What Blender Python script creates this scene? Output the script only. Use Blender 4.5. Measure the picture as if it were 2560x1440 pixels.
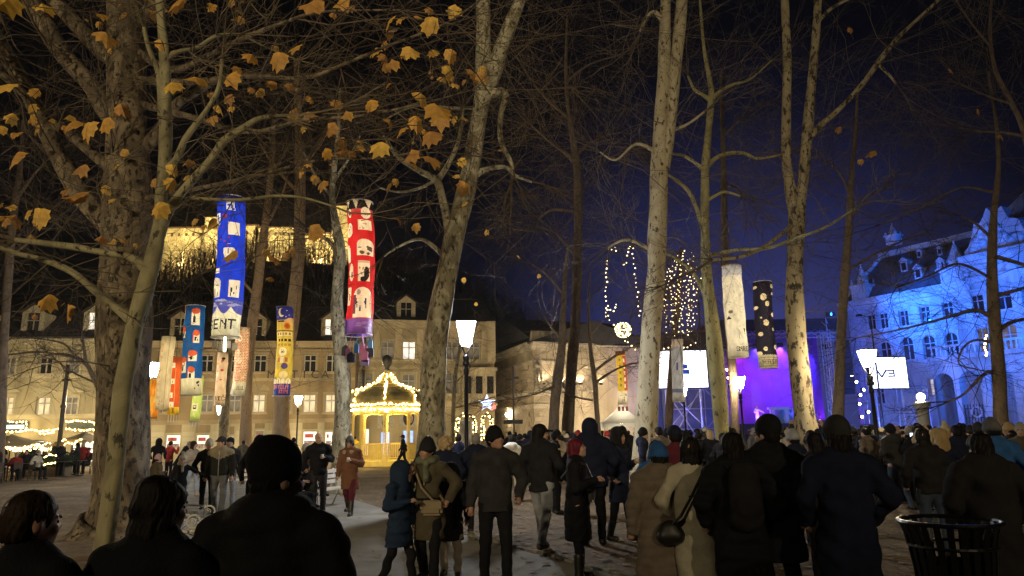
import bpy, bmesh, math, random
import numpy as np
from mathutils import Vector, Matrix, Euler

for o in list(bpy.data.objects):
    bpy.data.objects.remove(o)
scene = bpy.context.scene
COL = scene.collection
rad = math.radians

# ------------------------------------------------------------------ camera
FPX = 1762.0                      # focal length in pixels of the 2560 px wide photograph
PITCH, ROLL, CAMZ = rad(11.7), rad(-1.0), 1.72
cam_d = bpy.data.cameras.new('camera')
cam = bpy.data.objects.new('camera', cam_d)
COL.objects.link(cam)
cam_d.sensor_width = 36.0
cam_d.lens = 36.0 * FPX / 2560.0
cam_d.clip_start = 0.05
cam_d.clip_end = 2000.0
cam.location = (0, 0, CAMZ)
CAMR = Matrix.Rotation(rad(90) + PITCH, 3, 'X') @ Matrix.Rotation(ROLL, 3, 'Z')
cam.rotation_euler = CAMR.to_euler()
scene.camera = cam

# ------------------------------------------------------------------ world: night sky, city glow and stage-lit haze put into its colour
world = bpy.data.worlds.new('World')
scene.world = world
world.use_nodes = True
_nt = world.node_tree
for n in list(_nt.nodes):
    _nt.nodes.remove(n)
_out = _nt.nodes.new('ShaderNodeOutputWorld')
_add = _nt.nodes.new('ShaderNodeAddShader')
_sky = _nt.nodes.new('ShaderNodeTexSky')
_sky.sky_type = 'NISHITA'
_sky.sun_disc = False
_sky.sun_elevation = rad(-6.0)
_sky.sun_rotation = rad(20.0)
_b1 = _nt.nodes.new('ShaderNodeBackground')
_b1.inputs['Strength'].default_value = 0.004
_nt.links.new(_sky.outputs['Color'], _b1.inputs['Color'])
_tc = _nt.nodes.new('ShaderNodeTexCoord')
_dot = _nt.nodes.new('ShaderNodeVectorMath'); _dot.operation = 'DOT_PRODUCT'
_az = rad(19.0)
_dot.inputs[1].default_value = (math.sin(_az) * math.cos(rad(1)), math.cos(_az) * math.cos(rad(1)), math.sin(rad(1)))
_nt.links.new(_tc.outputs['Generated'], _dot.inputs[0])
_ramp = _nt.nodes.new('ShaderNodeValToRGB')
_ramp.color_ramp.interpolation = 'LINEAR'
_els = _ramp.color_ramp.elements
_els[0].position = 0.72; _els[0].color = (0.0007, 0.0008, 0.0013, 1)
_els[1].position = 1.0; _els[1].color = (0.05, 0.058, 0.23, 1)
for p, c in ((0.80, (0.0009, 0.0010, 0.0018, 1)), (0.88, (0.0014, 0.0016, 0.0036, 1)), (0.92, (0.0038, 0.0044, 0.0140, 1)), (0.955, (0.0115, 0.0135, 0.054, 1)), (0.98, (0.027, 0.032, 0.13, 1))):
    e = _els.new(p); e.color = c
_nt.links.new(_dot.outputs['Value'], _ramp.inputs['Fac'])
_b2 = _nt.nodes.new('ShaderNodeBackground')
_b2.inputs['Strength'].default_value = 1.0
_nt.links.new(_ramp.outputs['Color'], _b2.inputs['Color'])
_nt.links.new(_b1.outputs[0], _add.inputs[0]); _nt.links.new(_b2.outputs[0], _add.inputs[1])
_nt.links.new(_add.outputs[0], _out.inputs['Surface'])

vs = scene.view_settings
vs.view_transform = 'Standard'; vs.look = 'None'; vs.exposure = 0.0; vs.gamma = 1.0; vs.use_curve_mapping = False
scene.cycles.use_denoising = True
try:
    scene.cycles.denoiser = 'OPENIMAGEDENOISE'
except Exception:
    pass
scene.cycles.max_bounces = 5
scene.cycles.diffuse_bounces = 2
scene.cycles.glossy_bounces = 2
scene.cycles.transparent_max_bounces = 6
scene.cycles.volume_bounces = 0
scene.cycles.sample_clamp_indirect = 2.0
scene.cycles.caustics_reflective = False
scene.cycles.caustics_refractive = False

# ------------------------------------------------------------------ helpers
VIEW = CAMR @ Vector((0, 0, -1))
CAMP = Vector((0, 0, CAMZ))

def ray(px, py):
    return CAMR @ Vector(((px - 1280.0) / FPX, (720.0 - py) / FPX, -1.0))

def at(px, py, Y):
    """the point that photo pixel shows on the upright plane Y metres away"""
    r = ray(px, py)
    return CAMP + r * (Y / r.y)

def ground(px, py, z=0.0):
    r = ray(px, py)
    return CAMP + r * ((z - CAMZ) / r.z)

def wpx(p, w):
    """metres covered by w photo pixels at point p"""
    return w * (Vector(p) - CAMP).dot(VIEW) / FPX

def xat(px, d):
    return at(px, 1085, d).x

def tag(o, label=None, cat=None, group=None, kind=None):
    if label: o['label'] = label
    if cat: o['category'] = cat
    if group: o['group'] = group
    if kind: o['kind'] = kind
    return o

def empty(name, loc, rz=0.0, label=None, cat=None, group=None):
    o = bpy.data.objects.new(name, None)
    COL.objects.link(o)
    o.empty_display_size = 0.2
    o.location = loc
    o.rotation_euler = (0, 0, rz)
    return tag(o, label, cat, group)

def link(name, me, mat, parent=None, loc=None, rot=None, scale=None):
    o = bpy.data.objects.new(name, me)
    COL.objects.link(o)
    if mat is not None:
        if not me.materials:
            me.materials.append(mat)
        elif me.materials[0] is not mat:
            o.material_slots[0].link = 'OBJECT'
            o.material_slots[0].material = mat
    if parent is not None: o.parent = parent
    if loc is not None: o.location = loc
    if rot is not None: o.rotation_euler = rot
    if scale is not None: o.scale = scale
    return o

def copy_tree(o, parent=None):
    c = o.copy()
    COL.objects.link(c)
    c.parent = parent
    for ch in o.children:
        copy_tree(ch, c)
    return c

def np_mesh(name, verts, faces, smooth=False):
    """mesh from numpy arrays, faces all of one size"""
    me = bpy.data.meshes.new(name)
    verts = np.ascontiguousarray(verts, dtype=np.float32); faces = np.ascontiguousarray(faces, dtype=np.int32)
    n, k = faces.shape
    me.vertices.add(len(verts)); me.vertices.foreach_set('co', verts.ravel())
    me.loops.add(n * k); me.loops.foreach_set('vertex_index', faces.ravel())
    me.polygons.add(n)
    me.polygons.foreach_set('loop_start', np.arange(0, n * k, k, dtype=np.int32))
    me.polygons.foreach_set('use_smooth', np.full(n, bool(smooth)))
    me.update(calc_edges=True)
    me.validate()
    return me

class MB:
    """collects simple shapes into one mesh"""
    def __init__(s):
        s.v = []; s.f = []; s.M = None
    def add(s, vs, fs):
        b = len(s.v)
        for p in vs:
            p = Vector(p)
            s.v.append(tuple(s.M @ p) if s.M is not None else tuple(p))
        for f in fs: s.f.append([b + i for i in f])
        return s
    def box(s, x0, x1, y0, y1, z0, z1):
        if x1 < x0: x0, x1 = x1, x0
        if y1 < y0: y0, y1 = y1, y0
        if z1 < z0: z0, z1 = z1, z0
        return s.add([(x0, y0, z0), (x1, y0, z0), (x1, y1, z0), (x0, y1, z0), (x0, y0, z1), (x1, y0, z1), (x1, y1, z1), (x0, y1, z1)],
                     [(0, 3, 2, 1), (4, 5, 6, 7), (0, 1, 5, 4), (1, 2, 6, 5), (2, 3, 7, 6), (3, 0, 4, 7)])
    def cbox(s, c, size):
        return s.box(c[0] - size[0] / 2, c[0] + size[0] / 2, c[1] - size[1] / 2, c[1] + size[1] / 2, c[2] - size[2] / 2, c[2] + size[2] / 2)
    def quad(s, a, b, c, d):
        return s.add([a, b, c, d], [(0, 1, 2, 3)])
    def tube(s, pts, r, n=6, caps=True):
        pts = [Vector(p) for p in pts]
        rs = [r] * len(pts) if not hasattr(r, '__len__') else r
        vs, fs = [], []
        side = None
        for i, p in enumerate(pts):
            t = (pts[min(i + 1, len(pts) - 1)] - pts[max(i - 1, 0)])
            t = t.normalized() if t.length > 1e-9 else Vector((0, 0, 1))
            if side is None:
                side = t.orthogonal().normalized()
            side = (side - t * side.dot(t))
            side = side.normalized() if side.length > 1e-6 else t.orthogonal().normalized()
            up = t.cross(side)
            for k in range(n):
                a = 2 * math.pi * k / n
                vs.append(p + (side * math.cos(a) + up * math.sin(a)) * rs[i])
        for i in range(len(pts) - 1):
            for k in range(n):
                k2 = (k + 1) % n
                fs.append((i * n + k, i * n + k2, (i + 1) * n + k2, (i + 1) * n + k))
        if caps:
            fs.append(tuple(range(n - 1, -1, -1))); fs.append(tuple(range((len(pts) - 1) * n, len(pts) * n)))
        return s.add(vs, fs)
    def lathe(s, prof, n=16, c=(0, 0, 0), a0=0.0):
        vs, fs = [], []
        for (r, z) in prof:
            for k in range(n):
                a = a0 + 2 * math.pi * k / n
                vs.append((c[0] + r * math.cos(a), c[1] + r * math.sin(a), c[2] + z))
        for i in range(len(prof) - 1):
            for k in range(n):
                k2 = (k + 1) % n
                fs.append((i * n + k, i * n + k2, (i + 1) * n + k2, (i + 1) * n + k))
        return s.add(vs, fs)
    def ball(s, c, r, n=8, m=5):
        rr = r if hasattr(r, '__len__') else (r, r, r)
        vs = [(c[0], c[1], c[2] - rr[2])]
        for i in range(1, m):
            ph = -math.pi / 2 + math.pi * i / m
            for k in range(n):
                a = 2 * math.pi * k / n
                vs.append((c[0] + rr[0] * math.cos(ph) * math.cos(a), c[1] + rr[1] * math.cos(ph) * math.sin(a), c[2] + rr[2] * math.sin(ph)))
        vs.append((c[0], c[1], c[2] + rr[2]))
        fs = []
        for k in range(n):
            fs.append((0, 1 + (k + 1) % n, 1 + k))
            fs.append((len(vs) - 1, 1 + (m - 2) * n + k, 1 + (m - 2) * n + (k + 1) % n))
        for i in range(m - 2):
            for k in range(n):
                fs.append((1 + i * n + k, 1 + i * n + (k + 1) % n, 1 + (i + 1) * n + (k + 1) % n, 1 + (i + 1) * n + k))
        return s.add(vs, fs)
    def prism(s, poly, y0, y1):
        """poly in x,z pushed from y0 to y1"""
        n = len(poly)
        vs = [(x, y0, z) for x, z in poly] + [(x, y1, z) for x, z in poly]
        fs = [tuple(range(n)), tuple(range(2 * n - 1, n - 1, -1))]
        for i in range(n):
            j = (i + 1) % n
            fs.append((i, i + n, j + n, j))
        return s.add(vs, fs)
    def mesh(s, name, smooth=False):
        me = bpy.data.meshes.new(name)
        me.from_pydata(s.v, [], s.f)
        if smooth:
            me.polygons.foreach_set('use_smooth', [True] * len(me.polygons))
        me.update()
        return me
    def build(s, name, mat, parent=None, smooth=False, loc=None, rot=None):
        return link(name, s.mesh(name, smooth), mat, parent, loc, rot)

def batch_tubes(P, R, sides=3):
    """P (m,n,3) points, R (m,n) radii -> verts, quad faces"""
    P = np.asarray(P, float); R = np.asarray(R, float)
    m, n, _ = P.shape
    T = np.empty_like(P)
    T[:, 1:-1] = P[:, 2:] - P[:, :-2]; T[:, 0] = P[:, 1] - P[:, 0]; T[:, -1] = P[:, -1] - P[:, -2]
    T /= np.linalg.norm(T, axis=2, keepdims=True) + 1e-9
    ref = np.tile(np.array([0.31, 0.83, 0.46]), (m, n, 1))
    A = np.cross(T, ref); A /= np.linalg.norm(A, axis=2, keepdims=True) + 1e-9
    B = np.cross(T, A)
    ang = np.arange(sides) * 2 * math.pi / sides
    V = P[:, :, None, :] + R[:, :, None, None] * (A[:, :, None, :] * np.cos(ang)[None, None, :, None] + B[:, :, None, :] * np.sin(ang)[None, None, :, None])
    idx = np.arange(m * n * sides).reshape(m, n, sides)
    a = idx[:, :-1, :]; b = np.roll(idx, -1, axis=2)[:, :-1, :]; c = np.roll(idx, -1, axis=2)[:, 1:, :]; d = idx[:, 1:, :]
    F = np.stack([a, b, c, d], axis=-1).reshape(-1, 4)
    return V.reshape(-1, 3), F

# ------------------------------------------------------------------ materials
def _mat(name):
    m = bpy.data.materials.new(name)
    m.use_nodes = True
    nt = m.node_tree
    return m, nt, nt.nodes['Principled BSDF']

def plain(name, col, rough=0.7, metal=0.0, var=0.25, scale=8.0, bump=0.0, bscale=60.0, detail=4.0, stretch=(1, 1, 1), col2=None, coat=0.0, spec=0.5):
    """a colour broken up by noise, with fine relief"""
    m, nt, b = _mat(name)
    tc = nt.nodes.new('ShaderNodeTexCoord')
    mp = nt.nodes.new('ShaderNodeMapping'); mp.inputs['Scale'].default_value = stretch
    nt.links.new(tc.outputs['Object'], mp.inputs['Vector'])
    nz = nt.nodes.new('ShaderNodeTexNoise'); nz.inputs['Scale'].default_value = scale; nz.inputs['Detail'].default_value = detail
    nt.links.new(mp.outputs[0], nz.inputs['Vector'])
    cr = nt.nodes.new('ShaderNodeValToRGB')
    lo = col2 if col2 else tuple(c * (1 - var) for c in col)
    hi = col if col2 else tuple(min(1, c * (1 + var * 0.6)) for c in col)
    cr.color_ramp.elements[0].position = 0.32; cr.color_ramp.elements[0].color = (*lo, 1)
    cr.color_ramp.elements[1].position = 0.68; cr.color_ramp.elements[1].color = (*hi, 1)
    nt.links.new(nz.outputs['Fac'], cr.inputs['Fac'])
    nt.links.new(cr.outputs['Color'], b.inputs['Base Color'])
    b.inputs['Roughness'].default_value = rough
    b.inputs['Metallic'].default_value = metal
    b.inputs['Specular IOR Level'].default_value = spec
    if coat: b.inputs['Coat Weight'].default_value = coat
    if bump:
        n2 = nt.nodes.new('ShaderNodeTexNoise'); n2.inputs['Scale'].default_value = bscale; n2.inputs['Detail'].default_value = 3
        nt.links.new(mp.outputs[0], n2.inputs['Vector'])
        bp = nt.nodes.new('ShaderNodeBump'); bp.inputs['Strength'].default_value = bump; bp.inputs['Distance'].default_value = 0.02
        nt.links.new(n2.outputs['Fac'], bp.inputs['Height'])
        nt.links.new(bp.outputs[0], b.inputs['Normal'])
    return m

def glow(name, col, strength, sample=True, base=(0.5, 0.5, 0.5), var=0.0, scale=4.0):
    """something lit from within"""
    m, nt, b = _mat(name)
    b.inputs['Base Color'].default_value = (*base, 1)
    b.inputs['Emission Color'].default_value = (*col, 1)
    b.inputs['Emission Strength'].default_value = strength
    b.inputs['Roughness'].default_value = 0.5
    if var:
        tc = nt.nodes.new('ShaderNodeTexCoord')
        nz = nt.nodes.new('ShaderNodeTexNoise'); nz.inputs['Scale'].default_value = scale
        nt.links.new(tc.outputs['Object'], nz.inputs['Vector'])
        mr = nt.nodes.new('ShaderNodeMapRange')
        mr.inputs['From Min'].default_value = 0.3; mr.inputs['From Max'].default_value = 0.7
        mr.inputs['To Min'].default_value = strength * (1 - var); mr.inputs['To Max'].default_value = strength * (1 + var)
        nt.links.new(nz.outputs['Fac'], mr.inputs['Value'])
        nt.links.new(mr.outputs[0], b.inputs['Emission Strength'])
    m.cycles.emission_sampling = 'AUTO' if sample else 'NONE'
    return m

def bark(name, pale, mid, dark, scale=4.0, thr=0.5, rough_bump=0.4, flecks=0.58):
    """flaking plane-tree bark: pale patches, darker old plates, small dark flecks"""
    m, nt, b = _mat(name)
    tc = nt.nodes.new('ShaderNodeTexCoord')
    mp = nt.nodes.new('ShaderNodeMapping'); mp.inputs['Scale'].default_value = (1.0, 1.0, 0.5)
    nt.links.new(tc.outputs['Object'], mp.inputs['Vector'])
    nz = nt.nodes.new('ShaderNodeTexNoise'); nz.inputs['Scale'].default_value = scale; nz.inputs['Detail'].default_value = 6; nz.inputs['Roughness'].default_value = 0.62
    nz.inputs['Distortion'].default_value = 0.8
    nt.links.new(mp.outputs[0], nz.inputs['Vector'])
    cr = nt.nodes.new('ShaderNodeValToRGB')
    e = cr.color_ramp.elements
    e[0].position = thr - 0.10; e[0].color = (*mid, 1)
    e[1].position = thr + 0.07; e[1].color = (*pale, 1)
    nt.links.new(nz.outputs['Fac'], cr.inputs['Fac'])
    n2 = nt.nodes.new('ShaderNodeTexNoise'); n2.inputs['Scale'].default_value = scale * 3.3; n2.inputs['Detail'].default_value = 5; n2.inputs['Roughness'].default_value = 0.7
    nt.links.new(mp.outputs[0], n2.inputs['Vector'])
    c2 = nt.nodes.new('ShaderNodeValToRGB')
    c2.color_ramp.elements[0].position = flecks; c2.color_ramp.elements[0].color = (0, 0, 0, 1)
    c2.color_ramp.elements[1].position = flecks + 0.05; c2.color_ramp.elements[1].color = (1, 1, 1, 1)
    nt.links.new(n2.outputs['Fac'], c2.inputs['Fac'])
    mx = nt.nodes.new('ShaderNodeMix'); mx.data_type = 'RGBA'
    nt.links.new(c2.outputs['Color'], mx.inputs['Factor'])
    nt.links.new(cr.outputs['Color'], mx.inputs['A'])
    mx.inputs['B'].default_value = (*dark, 1)
    nt.links.new(mx.outputs['Result'], b.inputs['Base Color'])
    b.inputs['Roughness'].default_value = 0.85
    bp = nt.nodes.new('ShaderNodeBump'); bp.inputs['Strength'].default_value = rough_bump; bp.inputs['Distance'].default_value = 0.03
    ad = nt.nodes.new('ShaderNodeMath'); ad.operation = 'SUBTRACT'
    nt.links.new(nz.outputs['Fac'], ad.inputs[0]); nt.links.new(c2.outputs['Color'], ad.inputs[1])
    nt.links.new(ad.outputs[0], bp.inputs['Height'])
    nt.links.new(bp.outputs[0], b.inputs['Normal'])
    return m

M = {}
M['black_iron'] = plain('black_iron', (0.012, 0.012, 0.014), 0.35, 0.3, 0.3, 20, 0.1)
M['white_iron'] = plain('white_iron', (0.62, 0.6, 0.56), 0.5, 0, 0.15, 12)
M['white_wood'] = plain('white_wood', (0.6, 0.56, 0.5), 0.6, 0, 0.2, 6, 0.2, 40, stretch=(1, 6, 1))
M['steel'] = plain('steel', (0.35, 0.36, 0.38), 0.35, 0.8, 0.2, 10)
M['glass_dark'] = plain('glass_dark', (0.02, 0.022, 0.025), 0.08, 0, 0.3, 2)
M['wood_dark'] = plain('wood_dark', (0.06, 0.045, 0.03), 0.7, 0, 0.4, 10)
M['lamp_cool'] = glow('lamp_cool', (0.93, 0.97, 1.0), 300)
M['lamp_warm'] = glow('lamp_warm', (1.0, 0.80, 0.48), 230)
M['bulb'] = glow('bulb', (1.0, 0.66, 0.22), 22)
M['lamp_added'] = glow('lamp_added', (1.0, 0.78, 0.42), 760)  # strong glow for the lamps added along the house fronts
M['bulb_soft'] = glow('bulb_soft', (1.0, 0.72, 0.33), 9, sample=False)
M['bulb_white'] = glow('bulb_white', (1.0, 0.74, 0.38), 5.5, sample=False)
M['wire'] = plain('wire', (0.02, 0.025, 0.02), 0.6)
# ------------------------------------------------------------------ ground
def ground_mat():
    m, nt, b = _mat('park_earth')
    tc = nt.nodes.new('ShaderNodeTexCoord')
    n1 = nt.nodes.new('ShaderNodeTexNoise'); n1.inputs['Scale'].default_value = 0.7; n1.inputs['Detail'].default_value = 8; n1.inputs['Roughness'].default_value = 0.65
    n2 = nt.nodes.new('ShaderNodeTexNoise'); n2.inputs['Scale'].default_value = 9; n2.inputs['Detail'].default_value = 8; n2.inputs['Roughness'].default_value = 0.75
    for n in (n1, n2): nt.links.new(tc.outputs['Object'], n.inputs['Vector'])
    c1 = nt.nodes.new('ShaderNodeValToRGB')
    e = c1.color_ramp.elements
    e[0].position = 0.35; e[0].color = (0.12, 0.08, 0.048, 1); e[1].position = 0.66; e[1].color = (0.26, 0.19, 0.12, 1)
    nt.links.new(n1.outputs['Fac'], c1.inputs['Fac'])
    c2 = nt.nodes.new('ShaderNodeValToRGB')
    e = c2.color_ramp.elements
    e[0].position = 0.36; e[0].color = (0.4, 0.38, 0.36, 1); e[1].position = 0.66; e[1].color = (1.35, 1.3, 1.2, 1)
    nt.links.new(n2.outputs['Fac'], c2.inputs['Fac'])
    mx = nt.nodes.new('ShaderNodeMix'); mx.data_type = 'RGBA'; mx.blend_type = 'MULTIPLY'; mx.inputs['Factor'].default_value = 1
    nt.links.new(c1.outputs['Color'], mx.inputs['A']); nt.links.new(c2.outputs['Color'], mx.inputs['B'])
    nt.links.new(mx.outputs['Result'], b.inputs['Base Color'])
    b.inputs['Roughness'].default_value = 0.9
    bp = nt.nodes.new('ShaderNodeBump'); bp.inputs['Strength'].default_value = 0.7; bp.inputs['Distance'].default_value = 0.05
    nt.links.new(n2.outputs['Fac'], bp.inputs['Height']); nt.links.new(bp.outputs[0], b.inputs['Normal'])
    return m
M['earth'] = ground_mat()
M['asphalt'] = plain('asphalt', (0.25, 0.235, 0.21), 0.85, 0, 0.3, 1.4, 0.6, 70, 9)
M['paving'] = plain('paving', (0.15, 0.13, 0.11), 0.75, 0, 0.3, 1.2, 0.5, 20, 6)
M['kerb'] = plain('kerb', (0.24, 0.22, 0.19), 0.85, 0, 0.35, 6, 0.5, 40)

mb = MB(); mb.quad((-500, -300, 0), (500, -300, 0), (500, 700, 0), (-500, 700, 0))
tag(mb.build('ground', M['earth']), kind='structure')

kerb_px = [(880, 1248), (1000, 1285), (1150, 1332), (1290, 1370), (1440, 1408), (1560, 1441)]
kerb_pts = [ground(*p) for p in kerb_px]
d0 = (kerb_pts[-1] - kerb_pts[-2]).normalized()
kerb_pts.append(kerb_pts[-1] + d0 * 14)
d1 = (kerb_pts[0] - kerb_pts[1]).normalized()
kerb_pts.insert(0, kerb_pts[0] + d1 * 13)
left_pts = [ground(430, 1196), ground(440, 1240), ground(430, 1320), ground(330, 1441), ground(-300, 1700)]
poly = [Vector((p.x, p.y, 0.004)) for p in kerb_pts] + [Vector((kerb_pts[-1].x - 9, kerb_pts[-1].y - 12, 0.004)), Vector((-2.5, -6, .004))] + [Vector((p.x, p.y, 0.004)) for p in reversed(left_pts)]
bm = bmesh.new(); bm.faces.new([bm.verts.new(p) for p in poly]); bmesh.ops.triangulate(bm, faces=bm.faces[:])
me = bpy.data.meshes.new('path'); bm.normal_update()
for f in bm.faces:
    if f.normal.z < 0: f.normal_flip()
bm.to_mesh(me); bm.free()
tag(link('path', me, M['asphalt']), kind='structure')
# square and street paving in front of the houses
mb = MB(); mb.quad((-120, 44.5, .004), (160, 44.5, .004), (160, 140, .004), (-120, 140, .004))
tag(mb.build('street', M['paving']), kind='structure')
mb = MB(); mb.quad((14, 12.5, .004), (120, 12.5, .004), (120, 44.4, .004), (14, 44.4, .004))
tag(mb.build('pavement', M['paving']), kind='structure')
# cobbled edging of the path: each visible stone on its own
kr = random.Random(5)
edge = empty('path_edging', (0, 0, 0)); edge['kind'] = 'structure'
stone_me = []
for i in range(4):
    bm = bmesh.new(); bmesh.ops.create_cube(bm, size=1)
    bmesh.ops.bevel(bm, geom=bm.edges[:], offset=.13, segments=1, affect='EDGES')
    for v in bm.verts: v.co *= 1 + kr.uniform(-.09, .09)
    me = bpy.data.meshes.new('kerb_stone'); bm.to_mesh(me); bm.free(); stone_me.append(me)
n_st = 0
for a, b in zip(kerb_pts[:-1], kerb_pts[1:]):
    L = (b - a).length; ang = math.atan2(b.y - a.y, b.x - a.x)
    k = int(L / 0.2)
    for j in range(k):
        p = a.lerp(b, (j + .5) / k)
        if p.y > 17 or p.y < 7.4: continue
        o = link('kerb_stone', stone_me[n_st % 4], M['kerb'], edge, (p.x + kr.uniform(-.01, .01), p.y, 0.012 + kr.uniform(-.006, .01)), (0, 0, ang + kr.uniform(-.06, .06)), (.19, .11, .05))
        n_st += 1

# ------------------------------------------------------------------ castle hill
M['hill'] = plain('hill_earth', (0.03, 0.026, 0.02), 0.95, 0, 0.5, 0.08)
def hill_h(x, y):
    cx, cy = -60.0, 240.0
    r = math.hypot((x - cx) / 95.0, (y - cy) / 110.0)
    return min(62.0 * max(0.0, 1 - r * r) ** 0.8, 49.5 + 2.5 * math.sin(x * .05)) if r < 1 else 0.0
nx, ny = 40, 40
hx = np.linspace(-180, 60, nx); hy = np.linspace(105, 345, ny)
V = [(x, y, hill_h(x, y) - 0.5) for y in hy for x in hx]
F = [(j * nx + i, j * nx + i + 1, (j + 1) * nx + i + 1, (j + 1) * nx + i) for j in range(ny - 1) for i in range(nx - 1)]
tag(link('hill', np_mesh('hill', np.array(V), np.array(F), True), M['hill']), kind='structure')
# bare woods on the hill: too many stems to count
M['hill_wood'] = plain('hill_wood', (0.11, 0.085, 0.06), 0.9, 0, 0.4, 0.4)
wr = np.random.RandomState(11)
P, R = [], []
for i in range(5200):
    x, y = wr.uniform(-160, 40), wr.uniform(112, 222)
    if i > 4200: x, y = wr.uniform(-112, -40), wr.uniform(203, 212)
    z0 = hill_h(x, y)
    if z0 <= 0.2: continue
    H = wr.uniform(4, 10) if y < 200 else wr.uniform(3, 7)
    base = np.array([x, y, z0 - .4])
    top = base + np.array([wr.uniform(-1, 1), wr.uniform(-1, 1), H])
    pts = [base + (top - base) * t + wr.uniform(-.25, .25, 3) for t in (0, .35, .65, .85, 1)]
    P.append(pts); R.append([.13, .1, .07, .05, .02])
    for j in range(4):
        t = wr.uniform(.3, .95); s0 = base + (top - base) * t
        dv = wr.uniform(-1, 1, 3); dv[2] = abs(dv[2]) * .8 + .2; dv *= wr.uniform(1.2, 3)
        P.append([s0 + dv * q + wr.uniform(-.2, .2, 3) * q for q in (0, .25, .5, .75, 1)]); R.append([.07, .06, .05, .04, .02])
V, F = batch_tubes(P, R, 3)
tag(link('hillside_woods', np_mesh('hillside_woods', V, F), M['hill_wood']), kind='stuff')

# ------------------------------------------------------------------ castle on the hilltop, floodlit
M['castle_stone'] = plain('castle_stone', (0.5, 0.44, 0.3), 0.9, 0, 0.45, 0.35, 0.5, 2.5, 8)
M['castle_roof'] = plain('castle_roof', (0.1, 0.06, 0.045), 0.9, 0, 0.3, 1)
CY = 215.0
c0, c1 = at(405, 600, CY), at(868, 600, CY)
castle = empty('castle', (c0.x, CY, 40), 0, 'long floodlit castle wall glowing yellow on the dark hilltop', 'castle')
def crel(px, py): p = at(px, py, CY); return p.x - c0.x, p.z - 40
segs = [(405, 520, 572, 700), (548, 640, 566, 690), (640, 735, 570, 690), (735, 850, 586, 690)]
for (a, b, t, bo) in segs:
    x0, z1 = crel(a, t); x1, z0 = crel(b, bo)
    mb = MB().box(x0, x1, 0, 3, z0, z1)
    w = mb.build('wall', M['castle_stone'], castle)
    m2 = MB()
    k = int((x1 - x0) / 2.2)
    for i in range(k):
        xx = x0 + (i + .5) * (x1 - x0) / k
        m2.box(xx - .35, xx + .35, -.12, 0.05, z1 - 2.6, z1 - 1.6)
    m2.box(x0, x1, -.2, 3.2, z1 + .003, z1 + .5)
    m2.build('parapet', M['castle_roof'], castle)
for (a, b, t, bo) in ((520, 548, 548, 690), (836, 872, 520, 690)):
    x0, z1 = crel(a, t); x1, z0 = crel(b, bo)
    MB().box(x0, x1, -2, 5, z0, z1).build('tower', M['castle_stone'], castle)
    xm = (x0 + x1) / 2; hw = (x1 - x0) / 2 + .4
    MB().add([(xm - hw, -2.4, z1), (xm + hw, -2.4, z1), (xm + hw, 5.4, z1), (xm - hw, 5.4, z1), (xm, 1.5, z1 + 3)], [(0, 1, 4), (1, 2, 4), (2, 3, 4), (3, 0, 4), (3, 2, 1, 0)]).build('roof', M['castle_roof'], castle)
# ------------------------------------------------------------------ house fronts
class Front:
    """an upright house front standing on the line from A to B; x along it, -y towards the square, z up"""
    def __init__(s, name, pxa, ya, pxb, yb, label, cat, py=1085):
        a, b = at(pxa, py, ya), at(pxb, py, yb)
        s.P0 = Vector((a.x, ya, 0)); e = Vector((b.x - a.x, yb - ya, 0)); s.L = e.length; s.e = e.normalized()
        s.n = Vector((-s.e.y, s.e.x, 0))
        s.root = empty(name, s.P0, math.atan2(s.e.y, s.e.x), label, cat)
    def uv(s, px, py, off=0.0):
        r = ray(px, py)
        t = ((s.P0 + s.n * off) - CAMP).dot(s.n) / r.dot(s.n)
        p = CAMP + r * t - s.P0
        return p.dot(s.e), p.z + 0.0
    def z(s, px, py): return s.uv(px, py)[1]
    def x(s, px, py=1000): return s.uv(px, py)[0]

def wall_open(mb, x0, x1, z0, z1, ops, depth=.3, y=0.0):
    """wall sheet with real openings and reveals; ops: (x0,x1,z0,z1)"""
    ops = [o for o in ops if o[1] > x0 and o[0] < x1]
    xs = sorted(set([x0, x1] + [min(max(v, x0), x1) for o in ops for v in o[:2]]))
    zs = sorted(set([z0, z1] + [min(max(v, z0), z1) for o in ops for v in o[2:4]]))
    for i in range(len(xs) - 1):
        for j in range(len(zs) - 1):
            cx, cz = (xs[i] + xs[i + 1]) / 2, (zs[j] + zs[j + 1]) / 2
            if any(o[0] < cx < o[1] and o[2] < cz < o[3] for o in ops): continue
            mb.quad((xs[i], y, zs[j]), (xs[i + 1], y, zs[j]), (xs[i + 1], y, zs[j + 1]), (xs[i], y, zs[j + 1]))
    for (a, b, c, d) in [o[:4] for o in ops]:
        mb.quad((a, y, c), (a, y + depth, c), (a, y + depth, d), (a, y, d))
        mb.quad((b, y, d), (b, y + depth, d), (b, y + depth, c), (b, y, c))
        mb.quad((a, y, d), (a, y + depth, d), (b, y + depth, d), (b, y, d))
        mb.quad((b, y, c), (b, y + depth, c), (a, y + depth, c), (a, y, c))

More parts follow.
